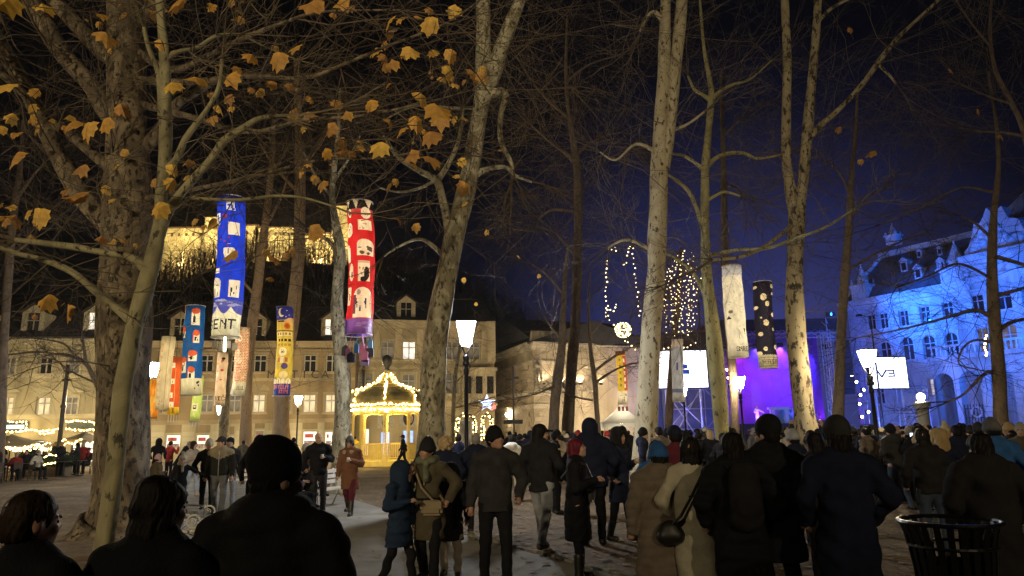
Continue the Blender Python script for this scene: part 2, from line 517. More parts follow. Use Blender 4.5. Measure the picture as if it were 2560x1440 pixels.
_wc = {}
def window(root, x, z, w, h, pane_mat, frame_mat, trim_mat, head='flat', arch=False, transom=.66):
    key = (round(w, 2), round(h, 2), arch, transom)
    if key not in _wc:
        f = MB(); t = .07
        f.box(-w / 2, -w / 2 + t, 0, .07, 0, h); f.box(w / 2 - t, w / 2, 0, .07, 0, h)
        f.box(-w / 2 + t, w / 2 - t, 0, .07, 0, t); f.box(-w / 2 + t, w / 2 - t, 0, .07, h - t, h)
        f.box(-.045, .045, -.004, .066, t, h - t)
        f.box(-w / 2 + t, -.045, 0.004, .064, h * transom - .04, h * transom + .04); f.box(.045, w / 2 - t, 0.004, .064, h * transom - .04, h * transom + .04)
        if arch:
            for sx in (-1, 1):
                pts = [(sx * w / 2, h)] + [(sx * w / 2 * math.cos(q), h - w / 2 + w / 2 * math.sin(q)) for q in np.linspace(0, math.pi / 2, 6)]
                f.prism(pts if sx > 0 else pts[::-1], -.25, -.02)
        g = MB().box(-w / 2 + t, w / 2 - t, .08, .1, t, h - t)
        _wc[key] = (f.mesh('window'), g.mesh('pane'))
    fm, gm = _wc[key]
    f = link('window', fm, frame_mat, root, (x, .2, z))
    link('pane', gm, pane_mat, f)
    k2 = key + (head,)
    if k2 not in _wc:
        t = MB(); y0 = -.06 - .2
        t.box(-w / 2 - .16, -w / 2 - .005, y0, -.2, -.02, h + .02); t.box(w / 2 + .005, w / 2 + .16, y0, -.2, -.02, h + .02)
        t.box(-w / 2 - .2, w / 2 + .2, y0 - .03, -.2, h + .02, h + .2)
        t.box(-w / 2 - .25, w / 2 + .25, y0 - .12, -.2, -.16, -.02)
        if head == 'pediment':
            t.prism([(-w / 2 - .45, h + .45), (w / 2 + .45, h + .45), (0, h + .85)], y0 - .14, -.2)
            t.prism([(-w / 2 - .5, h + .38), (w / 2 + .5, h + .38), (w / 2 + .5, h + .45), (-w / 2 - .5, h + .45)], y0 - .2, -.2)
        if head == 'arch':
            pts = [(-w / 2 - .35, h + .32)] + [((w / 2 + .35) * math.cos(q), h + .32 + .55 * math.sin(q)) for q in np.linspace(math.pi, 0, 9)] + [(w / 2 + .35, h + .32)]
            t.prism(pts[1:], y0 - .12, -.2)
        if head == 'hood':
            t.box(-w / 2 - .35, w / 2 + .35, y0 - .15, -.2, h + .32, h + .46)
        _wc[k2] = t.mesh('surround')
    link('surround', _wc[k2], trim_mat, f)
    return f

def plaster(name, col, sc=0.35, var=.42):
    return plain(name, col, .85, 0, var, sc, .35, 9, 9, stretch=(1.6, 1.6, .55))
M['cream'] = plaster('cream_plaster', (0.42, 0.37, 0.24)); M['cream_trim'] = plaster('cream_trim', (0.5, 0.45, 0.32))
M['ochre'] = plaster('ochre_plaster', (0.25, 0.185, 0.10)); M['ochre_trim'] = plaster('ochre_trim', (0.34, 0.27, 0.165))
M['pale'] = plaster('pale_plaster', (0.42, 0.345, 0.21)); M['pale_trim'] = plaster('pale_trim', (0.50, 0.42, 0.27))
M['sand'] = plaster('sandstone', (0.44, 0.38, 0.29)); M['sand_trim'] = plaster('sandstone_trim', (0.52, 0.47, 0.39))
M['uni'] = plaster('white_plaster', (0.55, 0.55, 0.56)); M['uni_trim'] = plaster('white_trim', (0.62, 0.62, 0.63))
M['sash'] = plain('sash_paint', (0.42, 0.39, 0.32), .6, 0, .15, 4)
M['roof_dark'] = plain('roof_tiles', (0.03, 0.022, 0.02), .9, 0, .4, 2, .5, 12)
M['roof_grey'] = plain('roof_slate', (0.04, 0.04, 0.046), .7, 0, .3, 1.5, .4, 10)
M['pane_lit'] = glow('pane_lit', (1.0, .74, .40), .55, False, var=.6, scale=1.5)
M['pane_white'] = glow('pane_white', (1.0, .90, .76), 1.15, False, var=.35, scale=1.3)
M['pane_dim'] = glow('pane_dim', (1.0, .75, .45), .12, False, base=(.05, .05, .05), var=.9, scale=1.2)
M['pane_blue'] = glow('pane_blue', (.18, .42, 1.0), 1.2, False, var=.3, scale=2)

def cornice(mb, x0, x1, z, h, d, ret=True):
    """stepped moulding"""
    mb.box(x0, x1, -d * .45, 0, z, z + h * .4); mb.box(x0, x1, -d * .75, 0, z + h * .4, z + h * .7); mb.box(x0, x1, -d, 0, z + h * .7, z + h)

def dormer(root, x, z, w, h, wall, pane, lit=False):
    """roof dormer with a small pitched roof; y runs back into the roof"""
    mb = MB()
    t = w * .22
    mb.box(-w / 2, -w / 2 + t, -.1, 1.6, 0, h); mb.box(w / 2 - t, w / 2, -.1, 1.6, 0, h)
    mb.prism([(-w / 2, h), (w / 2, h), (0, h + w * .38)], -.1, 1.6)
    d = mb.build('dormer', wall, root, loc=(x, .35, z))
    rb = MB()
    for sx in (-1, 1):
        a, b = (sx * (w / 2 + .2), h - .08), (0, h + w * .38 + .06)
        rb.add([(a[0], -.3, a[1]), (b[0], -.3, b[1]), (b[0], 1.7, b[1]), (a[0], 1.7, a[1]), (a[0], -.3, a[1] + .1), (b[0], -.3, b[1] + .1), (b[0], 1.7, b[1] + .1), (a[0], 1.7, a[1] + .1)],
               [(0, 1, 2, 3), (7, 6, 5, 4), (0, 4, 5, 1), (2, 6, 7, 3), (0, 3, 7, 4), (1, 5, 6, 2)])
    rb.build('dormer_roof', M['roof_dark'], d)
    MB().box(-w / 2 + t, w / 2 - t, .1, .14, .02, h).build('pane', pane, d)
    MB().box(-.035, .035, .03, .098, .02, h).box(-w / 2 + t, w / 2 - t, .03, .09, h * .55, h * .55 + .06).build('sash', M['sash'], d)

def pitched(root, x0, x1, z, depth, rise, mat, over=.5, name='roof'):
    mb = MB()
    mb.add([(x0, -over, z), (x1, -over, z), (x1, depth, z + rise), (x0, depth, z + rise), (x0, 2 * depth, z), (x1, 2 * depth, z),
            (x0, -over, z - .15), (x1, -over, z - .15), (x1, 2 * depth, z - .15), (x0, 2 * depth, z - .15)],
           [(0, 1, 2, 3), (3, 2, 5, 4), (0, 3, 4), (1, 5, 2), (6, 7, 1, 0), (9, 8, 7, 6)])
    return mb.build(name, mat, root)

def block_body(root, x0, x1, z1, depth, mat):
    """side and back walls behind a front"""
    mb = MB()
    mb.quad((x0, 0, 0), (x0, depth, 0), (x0, depth, z1), (x0, 0, z1)); mb.quad((x1, depth, 0), (x1, 0, 0), (x1, 0, z1), (x1, depth, z1))
    mb.quad((x1, depth, 0), (x1, depth, z1), (x0, depth, z1), (x0, depth, 0))
    mb.quad((x0, .6, 0), (x1, .6, 0), (x1, .6, z1), (x0, .6, z1))
    return mb.build('side_wall', mat, root)

def text_mesh(name, body, size, mat, parent, loc, rot=(rad(90), 0, 0), depth=.03):
    c = bpy.data.curves.new(name, 'FONT'); c.body = body; c.size = size; c.extrude = depth; c.align_x = 'CENTER'; c.resolution_u = 2
    o = bpy.data.objects.new(name + '_tmp', c); COL.objects.link(o)
    dg = bpy.context.evaluated_depsgraph_get()
    me = bpy.data.meshes.new_from_object(o.evaluated_get(dg)); me.name = name
    bpy.data.objects.remove(o)
    me.materials.clear()
    return link(name, me, mat, parent, loc, rot)

# ---- house 1: cream three-storey house far left
F = Front('cream_house', -130, 56.2, 258, 57.4, 'cream three-storey house with dark dormer roof behind the cafe parasols', 'house')
zE = F.z(60, 856); zC = F.z(60, 1048); zB = F.z(60, 943)
ops = []; wins = []
for px in (-70, 21, 113, 182):
    x = F.x(px, 915); z0 = F.z(px, 940); z1 = F.z(px, 893); ops.append((x - .52, x + .52, z0, z1)); wins.append((x, z0, z1, 'hood', M['pane_dim'] if px != 113 else M['glass_dark']))
    x = F.x(px - 6, 1015); z0 = F.z(px, 1038); z1 = F.z(px, 992); ops.append((x - .52, x + .52, z0, z1)); wins.append((x, z0, z1, 'pediment', M['pane_lit'] if px in (21, 113) else M['pane_dim']))
shop = [(F.x(178, 1100), F.x(236, 1100), .15, F.z(200, 1090)), (F.x(60, 1100), F.x(110, 1100), .2, F.z(90, 1100)), (F.x(-60, 1100), F.x(20, 1100), .2, F.z(0, 1100))]
ops += shop
mb = MB(); wall_open(mb, 0, F.L, 0, zE, ops); mb.build('wall', M['cream'], F.root)
for (x, z0, z1, hd, pm) in wins: window(F.root, x, z0, 1.04, z1 - z0, pm, M['sash'], M['cream_trim'], hd)
for (a, b, c, d) in shop:
    m = MB(); t = .08
    m.box(a, a + t, .15, .25, c, d); m.box(b - t, b, .15, .25, c, d); m.box(a + t, b - t, .15, .25, d - t, d); m.box((a + b) / 2 - .05, (a + b) / 2 + .05, .15, .25, c, d - t)
    m.box(a + t, (a + b) / 2 - .05, .16, .24, (c + d) / 2, (c + d) / 2 + .07).box((a + b) / 2 + .05, b - t, .16, .24, (c + d) / 2, (c + d) / 2 + .07)
    f = m.build('shop_window', M['wood_dark'], F.root)
    MB().box(a + t, b - t, .28, .3, c, d - t).build('pane', M['pane_dim'] if a < 5 else M['pane_white'], f)
mb = MB(); cornice(mb, -.2, F.L + .1, zE - .1, .5, .5); cornice(mb, -.1, F.L + .05, zB, .28, .18); cornice(mb, -.1, F.L + .05, zC, .35, .3)
mb.build('cornice', M['cream_trim'], F.root)
block_body(F.root, 0, F.L, zE, 11, M['cream'])
pitched(F.root, -.2, F.L + .2, zE + .4, 5.5, 4.6, M['roof_dark'])
for px in (-60, 77, 232):
    dormer(F.root, F.x(px, 810) * 1.0, zE + 1.0, 1.75, 1.5, M['cream_trim'], M['pane_white'] if px == 232 else M['glass_dark'])
# shop signs with garlands
M['sign_green'] = plain('sign_green', (0.015, 0.03, 0.02), .5, 0, .3, 6)
M['sign_teal'] = glow('sign_teal', (.25, .75, .9), .9, False)
for (a, b, t, bo, lit) in ((-40, 76, 1054, 1078, True), (174, 246, 1052, 1072, False)):
    xa, xb = F.x(a, 1060), F.x(b, 1060); za, zb = F.z(a, bo), F.z(a, t)
    s = MB().box(xa, xb, -.42, -.3, za, zb).build('shop_sign', M['sign_green'], F.root)
    if lit: MB().box(xa + .1, xb - .2, -.44, -.423, za + .12, za + (zb - za) * .6).build('sign_panel', M['sign_teal'], s)
HOUSE1 = F

# ---- house 2: ochre house with the lettering MATICA
F = Front('ochre_house', 259, 57.4, 884, 60.2, 'ochre house with two window rows and dark letters between them, behind the lanterns', 'house')
zE = F.z(600, 866); zC = F.z(600, 1056); zB = F.z(600, 950)
ops = []; wins = []
litlow = {773: M['pane_lit'], 828: M['pane_lit'], 646: M['pane_lit']}
for px in (300, 420, 516, 585, 650, 712, 775, 830, 880):
    x = F.x(px, 908); z0 = F.z(px, 930); z1 = F.z(px, 887)
    if x + .6 < F.L: ops.append((x - .5, x + .5, z0, z1)); wins.append((x, z0, z1, 'hood', M['glass_dark']))
    px2 = {775: 773, 830: 828, 650: 646}.get(px, px)
    x = F.x(px2, 1008); z0 = F.z(px2, 1031); z1 = F.z(px2, 986)
    if x + .6 < F.L: ops.append((x - .5, x + .5, z0, z1)); wins.append((x, z0, z1, 'arch' if px in (650, 712, 300) else 'flat', litlow.get(px2, M['pane_dim'])))
shops = [(412, 452, 1124, 1086, 'pane_white'), (488, 524, 1124, 1086, 'pane_white'), (566, 584, 1160, 1090, 'pane_white'), (755, 793, 1116, 1077, 'pane_white'), (810, 832, 1116, 1078, 'pane_white'), (636, 660, 1165, 1075, 'pane_dim'), (868, 884, 1120, 1082, 'pane_white')]
sops = []
for (a, b, bo, t, pm) in shops:
    sops.append((F.x(a, 1100), min(F.x(b, 1100), F.L - .1), max(.15, F.z(a, bo)), F.z(a, t), pm))
mb = MB(); wall_open(mb, 0, F.L, zC, zE, ops); mb.build('wall', M['ochre'], F.root)
mb = MB(); wall_open(mb, 0, F.L, 0, zC - .002, [s[:4] for s in sops]); mb.build('ground_floor_wall', M['cream'], F.root)
for (x, z0, z1, hd, pm) in wins: window(F.root, x, z0, 1.0, z1 - z0, pm, M['sash'], M['ochre_trim'], hd)
# rusticated bands: projecting courses between the shop windows
mb = MB()
xs = sorted([(s[0], s[1]) for s in sops]); cur = .1
for (a, b) in xs + [(F.L, F.L)]:
    if a - cur > .5:
        z = .3
        while z < zC - .9:
            mb.box(cur + .12, a - .12, -.05, -.002, z, z + .36); z += .42
    cur = b
tag(mb.build('stone_course', M['cream_trim'], F.root), kind='stuff')
for (a, b, c, d, pm) in sops:
    t = .09; m = MB()
    m.box(a, a + t, .1, .2, c, d); m.box(b - t, b, .1, .2, c, d); m.box(a + t, b - t, .1, .2, d - t, d); m.box(a + t, b - t, .1, .2, c, c + t)
    f = m.build('shop_window', M['sash'], F.root)
    MB().box(a + t, b - t, .2, .22, c + t, d - t).build('pane', M[pm], f)
    g = MB().box(a + .2, b - .35, .13, .16, c + (d - c) * .55, d - .25)
    g.build('poster', plain('poster_red', (.5, .08, .08), .6, 0, .6, 5), f)
    MB().box(a + .15, b - .15, .12, .17, c + t, c + .45).build('window_display', plain('display_goods', (.4, .3, .3), .6, 0, .8, 7), f)
    MB().box(a, b, -.06, -.002, d + .12, d + .75).build('blind_panel', M['ochre'], F.root)
mb = MB(); cornice(mb, 0, F.L, zE - .1, .5, .55); cornice(mb, 0, F.L, zB - .1, .25, .16); cornice(mb, 0, F.L, zC - .1, .32, .32)
mb.build('cornice', M['ochre_trim'], F.root)
M['letter'] = plain('letter_bronze', (0.03, 0.025, 0.02), .5)
for ch, px in zip('MATICA', (680, 709, 737, 762, 788, 814)):
    text_mesh('letter', ch, .95, M['letter'], F.root, (F.x(px, 945), -.32, F.z(px, 950) + .12))
block_body(F.root, 0, F.L, zE, 11, M['ochre'])
pitched(F.root, 0, F.L, zE + .4, 5.5, 4.2, M['roof_dark'])
for px in (448, 640, 826):
    dormer(F.root, F.x(px, 810), zE + .9, 1.6, 1.5, M['ochre_trim'], M['pane_white'] if px == 826 else M['glass_dark'])
MB().box(F.x(905, 940) - 1.4, F.x(905, 940) - 1.2, -.2, -.05, zC, zE).build('downpipe', M['letter'], F.root)
HOUSE2 = F

# ---- house 3: tall pale house behind the kiosk
F = Front('pale_house', 886, 63, 1238, 66, 'tall pale house with one bright window, behind the lit pavilion', 'house')
zE = F.z(1000, 816); z2 = F.z(1000, 902); zC = F.z(1000, 1012)
ops = []; wins = []
for px in (915, 969, 1023, 1077, 1131, 1185):
    x = F.x(px, 876); z0 = F.z(px, 899); z1 = F.z(px, 853)
    ops.append((x - .6, x + .6, z0, z1)); wins.append((x, z0, z1, 'flat', M['pane_white'] if px == 1023 else M['pane_dim']))
    z0 = F.z(px, 985); z1 = F.z(px, 935)
    ops.append((x - .6, x + .6, z0, z1)); wins.append((x, z0, z1, 'pediment', M['pane_dim']))
doors = [(F.x(950, 1090), F.x(977, 1090), .1, F.z(960, 1078), 'pane_blue'), (F.x(1006, 1090), F.x(1036, 1090), .1, F.z(1020, 1074), 'pane_blue'), (F.x(900, 1090), F.x(925, 1090), .1, F.z(910, 1070), 'pane_white'),
         (F.x(1148, 1090), F.x(1180, 1090), .1, F.z(1160, 1050), 'pane_dim')]
mb = MB(); wall_open(mb, 0, F.L, 0, zE, ops + [d[:4] for d in doors]); mb.build('wall', M['pale'], F.root)
for (x, z0, z1, hd, pm) in wins: window(F.root, x, z0, 1.2, z1 - z0, pm, M['sash'], M['pale_trim'], hd)
M['photo_bg'] = plain('poster_paper', (.45, .42, .36), .6); M['hair_dark'] = plain('hair_dark', (.02, .014, .01), .6, 0, .3, 30)
M['poster_skin'] = plain('poster_skin', (.42, .27, .2), .7)
for (a, b, c, d, pm) in doors:
    m = MB(); t = .1
    m.box(a, a + t, .1, .2, c, d); m.box(b - t, b, .1, .2, c, d); m.box(a + t, b - t, .1, .2, d - t, d); m.box((a + b) / 2 - .04, (a + b) / 2 + .04, .1, .2, c, d - t)
    f = m.build('shop_door', M['sash'], F.root)
    MB().box(a + t, b - t, .22, .24, c, d - t).build('pane', M[pm], f)
    if pm == 'pane_blue':      # arched fanlight carrying a portrait poster: plain face with dark hair
        xm = (a + b) / 2; r = (b - a) / 2 + .25; zz = d + .25
        p = MB().prism([(xm - r, zz)] + [(xm + r * math.cos(q), zz + 1.0 + (r * .75) * math.sin(q)) for q in np.linspace(math.pi, 0, 11)] + [(xm + r, zz)], -.05, -.01).build('poster', M['photo_bg'], F.root)
        k = 1.0 if a > F.x(990, 1090) else .62
        MB().prism([(xm + .5 * k * math.cos(q), zz + .75 * k + .7 * k * math.sin(q)) for q in np.linspace(0, 2 * math.pi, 15)[:-1]], -.058, -.052).build('portrait_hair', M['hair_dark'], p)
        MB().prism([(xm + .1 * k + .3 * k * math.cos(q), zz + .7 * k + .42 * k * math.sin(q)) for q in np.linspace(0, 2 * math.pi, 13)[:-1]], -.066, -.06).build('portrait_face', M['poster_skin'], p)
mb = MB(); cornice(mb, 0, F.L, zE - .2, .7, .7); cornice(mb, 0, F.L, z2 - .2, .35, .22); cornice(mb, 0, F.L, zC - .2, .45, .35)
mb.build('cornice', M['pale_trim'], F.root)
_pm = MB().box(-.28, .28, -.12, -.002, z2 + .2, zE - .25).mesh('pilaster')
for px in (890, 942, 996, 1050, 1104, 1158, 1212): link('pilaster', _pm, M['pale_trim'], F.root, (F.x(px, 860), 0, 0))
# bay with narrow windows at the right end
xb0, xb1 = F.x(1150, 960), F.x(1232, 960); zb0, zb1 = F.z(1190, 1008), F.z(1190, 930)
bay = MB().box(xb0, xb1, -1.3, -.003, zb0, zb1)
bay.box(xb0 - .12, xb1 + .12, -1.45, -.003, zb1, zb1 + .3).box(xb0 - .1, xb1 + .1, -1.42, -.003, zb0 - .3, zb0)
bay = bay.build('bay', M['pale_trim'], F.root)
for i in range(3):
    xx = xb0 + (i + .5) * (xb1 - xb0) / 3
    MB().box(xx - .3, xx + .3, -1.34, -1.31, zb0 + .8, zb1 - .5).build('pane', M['glass_dark'], bay)
MB().box(F.x(1216, 860), F.x(1236, 860), -.5, -.004, z2, zE + .6).build('corner_pier', M['pale_trim'], F.root)
MB().box(F.x(906, 940), F.x(906, 940) + .2, -.2, -.05, zC, zE - .3).build('downpipe', M['letter'], F.root)
block_body(F.root, 0, F.L, zE, 12, M['pale'])
pitched(F.root, 0, F.L, zE + .5, 6, 4.0, M['roof_grey'])
dormer(F.root, F.x(1016, 790), zE + .9, 1.7, 1.4, M['pale_trim'], M['glass_dark'])
HOUSE3 = F

# ---- house 4: sandstone concert hall in the middle
F = Front('concert_hall', 1337, 64, 1640, 69, 'low sandstone concert hall with carved floodlit upper floor, behind the white marquee', 'concert hall')
zE = F.z(1400, 868); zA0 = F.z(1400, 850); zA1 = F.z(1400, 829); zM = F.z(1400, 985); zG = F.z(1400, 1014)
arches = []
for px in (1478, 1512, 1546, 1580, 1614):
    x = F.x(px, 940); arches.append((x - .62, x + .62, F.z(px, 976), F.z(px, 912)))
low = []
for px in (1449, 1512, 1556, 1600):
    x = F.x(px, 1040); low.append((x - .7, x + .7, .1, F.z(px, 1044)))
nic = (F.x(1353, 920), F.x(1386, 920), F.z(1370, 965), F.z(1370, 885))
mb = MB(); wall_open(mb, 0, F.L, 0, zE, arches + low + [nic]); mb.build('wall', M['sand'], F.root)
for (a, b, c, d) in arches: window(F.root, (a + b) / 2, c, b - a, d - c, M['pane_dim'], M['sash'], M['sand_trim'], 'arch', arch=True)
MB().box(nic[0], nic[1], .2, .25, nic[2], nic[3]).build('niche_panel', M['sand_trim'], F.root)
MB().box(nic[0] + .1, nic[1] - .1, -.12, .19, F.z(1370, 942), F.z(1370, 939)).box(nic[0] + .05, nic[1] - .05, -.08, .19, F.z(1370, 923), F.z(1370, 920)).build('niche_ledge', M['sand_trim'], F.root)
for i, (a, b, c, d) in enumerate(low):
    f = MB().box(a, a + .1, .1, .2, c, d).box(b - .1, b, .1, .2, c, d).box(a + .1, b - .1, .1, .2, d - .1, d).build('door', M['wood_dark'], F.root)
    MB().box(a + .1, b - .1, .2, .22, c, d - .1).build('pane', M['pane_white'] if i == 0 else M['pane_dim'], f)
mb = MB(); cornice(mb, -.3, F.L, zE - .35, .7, .8); cornice(mb, -.1, F.L, zE - 1.6, .3, .3); cornice(mb, -.2, F.L, zM - .2, .5, .55); cornice(mb, -.15, F.L, zG - .25, .4, .3)
mb.build('cornice', M['sand_trim'], F.root)
for px in (1342, 1400, 1461, 1495, 1529, 1563, 1597, 1630):
    mb = MB(); x = F.x(px, 930); mb.tube([(x, -.22, zM + .3), (x, -.22, zE - 1.65)], [.24, .2], 10); mb.box(x - .3, x + .3, -.5, -.01, zM + .3, zM + .55); mb.box(x - .3, x + .3, -.5, -.01, zE - 1.95, zE - 1.6); mb.build('column', M['sand_trim'], F.root, True)
mb = MB(); rr = random.Random(4)
for i in range(70):     # carved swags and figures above and between the arches
    x = F.x(1466, 930) + rr.random() * (F.L - F.x(1466, 930)); z = zE - 1.3 - rr.random() * 1.6
    if abs(z - (zE - 1.45)) < .22: continue
    mb.ball((x, -.03, z), (rr.uniform(.1, .3), .12, rr.uniform(.08, .22)), 7, 4)
tag(mb.build('carved_relief', M['sand_trim'], F.root, True), kind='stuff')
# attic parapet
xa = F.x(1337, 840)
MB().box(-.1, F.L, .1, .5, zE + .36, zA0 + .1).box(0, F.L, .05, .55, zA0 + .1, zA1).build('attic', M['sand'], F.root)
mb = MB()
for i in range(34):
    x = .5 + i * .42
    if x < F.L: mb.box(x, x + .2, -.06, .048, zA0 + .25, zA1 - .15)
tag(mb.build('attic_relief', M['sand_trim'], F.root), kind='stuff')
# rusticated ground floor blocks
mb = MB(); z = .2; row = 0
while z < zG - .6:
    x = -.0 + (.45 if row % 2 else 0)
    while x < F.L - .8:
        if not any(a - .2 < x + .82 and b + .2 > x for (a, b, c, d) in low): mb.box(x + .03, x + .85, -.09 - rr.random() * .03, -.003, z + .025, z + .40)
        x += .9
    z += .43; row += 1
tag(mb.build('stone_block', M['sand'], F.root), kind='stuff')
MB().tube([(F.x(1341, 930) + .1, -.75, zM), (F.x(1341, 930) + .1, -.75, zE - .4)], .11, 8).build('downpipe', M['sand_trim'], F.root)
pitched(F.root, 0, F.L, zA1 - .6, 7, 2.8, M['roof_grey'], over=-.6)
# left wing running back from the corner
W = Front('concert_hall_wing', 1238, 76, 1336.5, 64, 'blank stone side wing with block courses running back to the pale house', 'concert hall')
zE2, zG2 = zE, zG
sl = [(W.x(1262, 930), W.x(1270, 930), F.z(1400, 975), F.z(1400, 920))]
mb = MB(); wall_open(mb, 0, W.L, 0, zE2, sl); mb.build('wall', M['sand'], W.root)
for (a, b, c, d) in sl: window(W.root, (a + b) / 2, c, b - a, d - c, M['glass_dark'], M['sash'], M['sand_trim'], 'flat')
mb = MB(); cornice(mb, 0, W.L, zE2 - .35, .7, .7); cornice(mb, 0, W.L, zE2 - 1.6, .3, .25); cornice(mb, 0, W.L, zM - .2, .5, .4); cornice(mb, 0, W.L, zG2 - .25, .4, .25)
mb.build('cornice', M['sand_trim'], W.root)
mb = MB(); row = 0; z = .2
while z < zE2 - 1.7:
    if abs(z - zM) > .6 and abs(z - zG2) > .6:
        x = .1 + (.6 if row % 2 else 0)
        while x < W.L - 1.3:
            if not any(a - .1 < x + 1.15 and b + .1 > x and c < z + .4 and d > z for (a, b, c, d) in sl): mb.box(x + .03, x + 1.15, -.09 - rr.random() * .02, -.003, z + .025, z + .40)
            x += 1.2
    z += .43; row += 1
tag(mb.build('stone_block', M['sand'], W.root), kind='stuff')
pitched(W.root, -.3, W.L + .3, zE2 + .36, 6, 2.2, M['roof_grey'])
block_body(W.root, 0, W.L, zE2, 12, M['sand'])
HALL = F; WING = W
M['glass_palace'] = plain('glass_palace', (.05, .05, .06), .12, 0, .3, 2)
# ------------------------------------------------------------------ university palace on the right, lit blue
F = Front('palace', 2152, 76, 2760, 57.5, 'large palace with mansard roof and turrets lit bright blue', 'palace', py=1066)
zE = F.z(2300, 734); zB = F.z(2300, 910); zM2 = F.z(2300, 832)
xR = F.x(2438, 800)                    # where the taller centre part begins
ops = []; wins = []
for px, py in ((2178, 806), (2209, 803), (2260, 797), (2313, 788), (2370, 778)):
    x = F.x(px, py); z0 = F.z(px, py + 18); z1 = F.z(px, py - 18)
    ops.append((x - .5, x + .5, z0, z0 + 1.6)); wins.append((x, z0, 1.0, 1.6, 'flat', False, M['glass_palace']))
for px, py in ((2215, 884), (2270, 874), (2324, 871), (2380, 866)):
    x = F.x(px, py); z0 = F.z(px, py + 26)
    ops.append((x - .62, x + .62, z0, z0 + 2.3)); wins.append((x, z0, 1.24, 2.3, 'arch', True, M['glass_palace']))
for px, py in ((2336, 970), (2200, 990)):
    x = F.x(px, py); z0 = F.z(px, py + 20); ops.append((x - .5, x + .5, z0, z0 + 1.7)); wins.append((x, z0, 1.0, 1.7, 'flat', False, M['pane_lit'] if px == 2336 else M['glass_palace']))
mb = MB(); wall_open(mb, 0, xR, 0, zE, ops); mb.build('wall', M['uni'], F.root)
zT = F.z(2500, 640)
ops2 = []
for px in (2466, 2535, 2610):
    x = F.x(px, 860); z0 = F.z(2466, 893); z1 = F.z(2466, 820)
    ops2.append((x - .8, x + .8, z0, z1)); wins.append((x, z0, 1.6, z1 - z0, 'arch', True, M['pane_dim']))
    z0 = F.z(2466, 782); z1 = F.z(2466, 735); ops2.append((x - .75, x + .75, z0, z1)); wins.append((x, z0, 1.5, z1 - z0, 'hood', False, M['glass_palace']))
mb = MB(); wall_open(mb, xR, F.L, 0, zT, ops2, y=-.6 + 0); mb.quad((xR, 0, 0), (xR, -.6, 0), (xR, -.6, zT), (xR, 0, zT)); mb.quad((xR, 8, 0), (xR, 0, 0), (xR, 0, zT), (xR, 8, zT))
mb.build('centre_wall', M['uni'], F.root)
for (x, z0, w, h, hd, ar, pm) in wins:
    f = window(F.root, x, z0, w, h, pm, M['uni_trim'], M['uni_trim'], hd, arch=ar)
    if x > xR: f.location.y -= .6
mb = MB(); cornice(mb, -.6, xR, zE - .5, .9, .9); cornice(mb, -.2, xR, zM2 - .2, .35, .25); cornice(mb, -.3, xR, zB - .3, .6, .45)
mb.build('cornice', M['uni_trim'], F.root)
mb = MB()
for z, h, d in ((zT - .5, .9, .8), (zB - .3, .6, .4), (F.z(2466, 800) - .2, .4, .3), (F.z(2466, 705), .5, .4)):
    mb.M = Matrix.Translation((0, -.6, 0)); cornice(mb, xR - .1, F.L, z, h, d)
mb.build('centre_cornice', M['uni_trim'], F.root)
for px in (2446, 2500, 2572):
    x = F.x(px, 860); MB().box(x - .4, x + .4, -.85, -.603, zB + .35, zT - .6).build('pilaster', M['uni_trim'], F.root)
# rounded gable scrolls on the centre part
mb = MB(); rr = random.Random(8)
xg0, xg1 = xR + .3, F.x(2600, 640)
pts = [(xg0, zT + .4)]
for q in np.linspace(0, 1, 15):
    pts.append((xg0 + (xg1 - xg0) * q, zT + .4 + 3.8 * math.sin(math.pi * q) ** .8 + (.5 * math.cos(q * 30))))
pts.append((xg1, zT + .4))
mb.prism(pts, -.7, .6); mb.build('gable', M['uni_trim'], F.root)
mb = MB()
for i in range(26):
    q = rr.uniform(.12, .88); x = xg0 + (xg1 - xg0) * q; mb.ball((x, -.72, zT + .6 + rr.random() * 2.6 * math.sin(math.pi * q)), (rr.uniform(.2, .6), .22, rr.uniform(.2, .5)), 7, 4)
tag(mb.build('carved_relief', M['uni_trim'], F.root, True), kind='stuff')
# mansard roof
zr = F.z(2330, 596); xh = F.x(2222, 620)
mb = MB(); D = 12
mb.add([(-.4, -.5, zE + .42), (xR, -.5, zE + .42), (xR, 3.2, zr), (2.6, 3.2, zr), (2.6, D - 3, zr), (-.4, D, zE + .42), (xR, D, zE + .42), (xR, D - 3, zr)],
       [(0, 1, 2, 3), (0, 3, 4, 5), (3, 2, 7, 4), (4, 7, 6, 5), (1, 6, 7, 2)])
rf = mb.build('roof', plain('palace_slate', (.16, .16, .18), .7, 0, .3, 1.5, .4, 10), F.root)
mb = MB(); mb.box(2.4, xR, 2.9, 3.4, zr + .003, zr + .55); mb.tube([(-.3, -.4, zE + .5), (2.6, 3.2, zr + .2)], .28, 6)
mb.build('ridge_trim', M['uni_trim'], rf)
for px, py in ((2262, 655 + 10), (2310, 685), (2340, 622), (2286, 628), (2365, 668)):
    x, z = F.uv(px, py + 14, 1.2); s = .85 if py > 660 else .55
    f = MB().box(-.45 * s, .45 * s, 0, 1.6, 0, 1.3 * s).prism([(-.6 * s, 1.3 * s), (.6 * s, 1.3 * s), (0, 1.8 * s)], -.1, 1.6).build('dormer', M['uni_trim'], F.root, loc=(x, -.5 + (z - zE) / (zr - zE) * 3.7 - .3, z))
    MB().box(-.25 * s, .25 * s, -.05, -.006, .15, 1.1 * s).build('pane', M['glass_palace'], f)
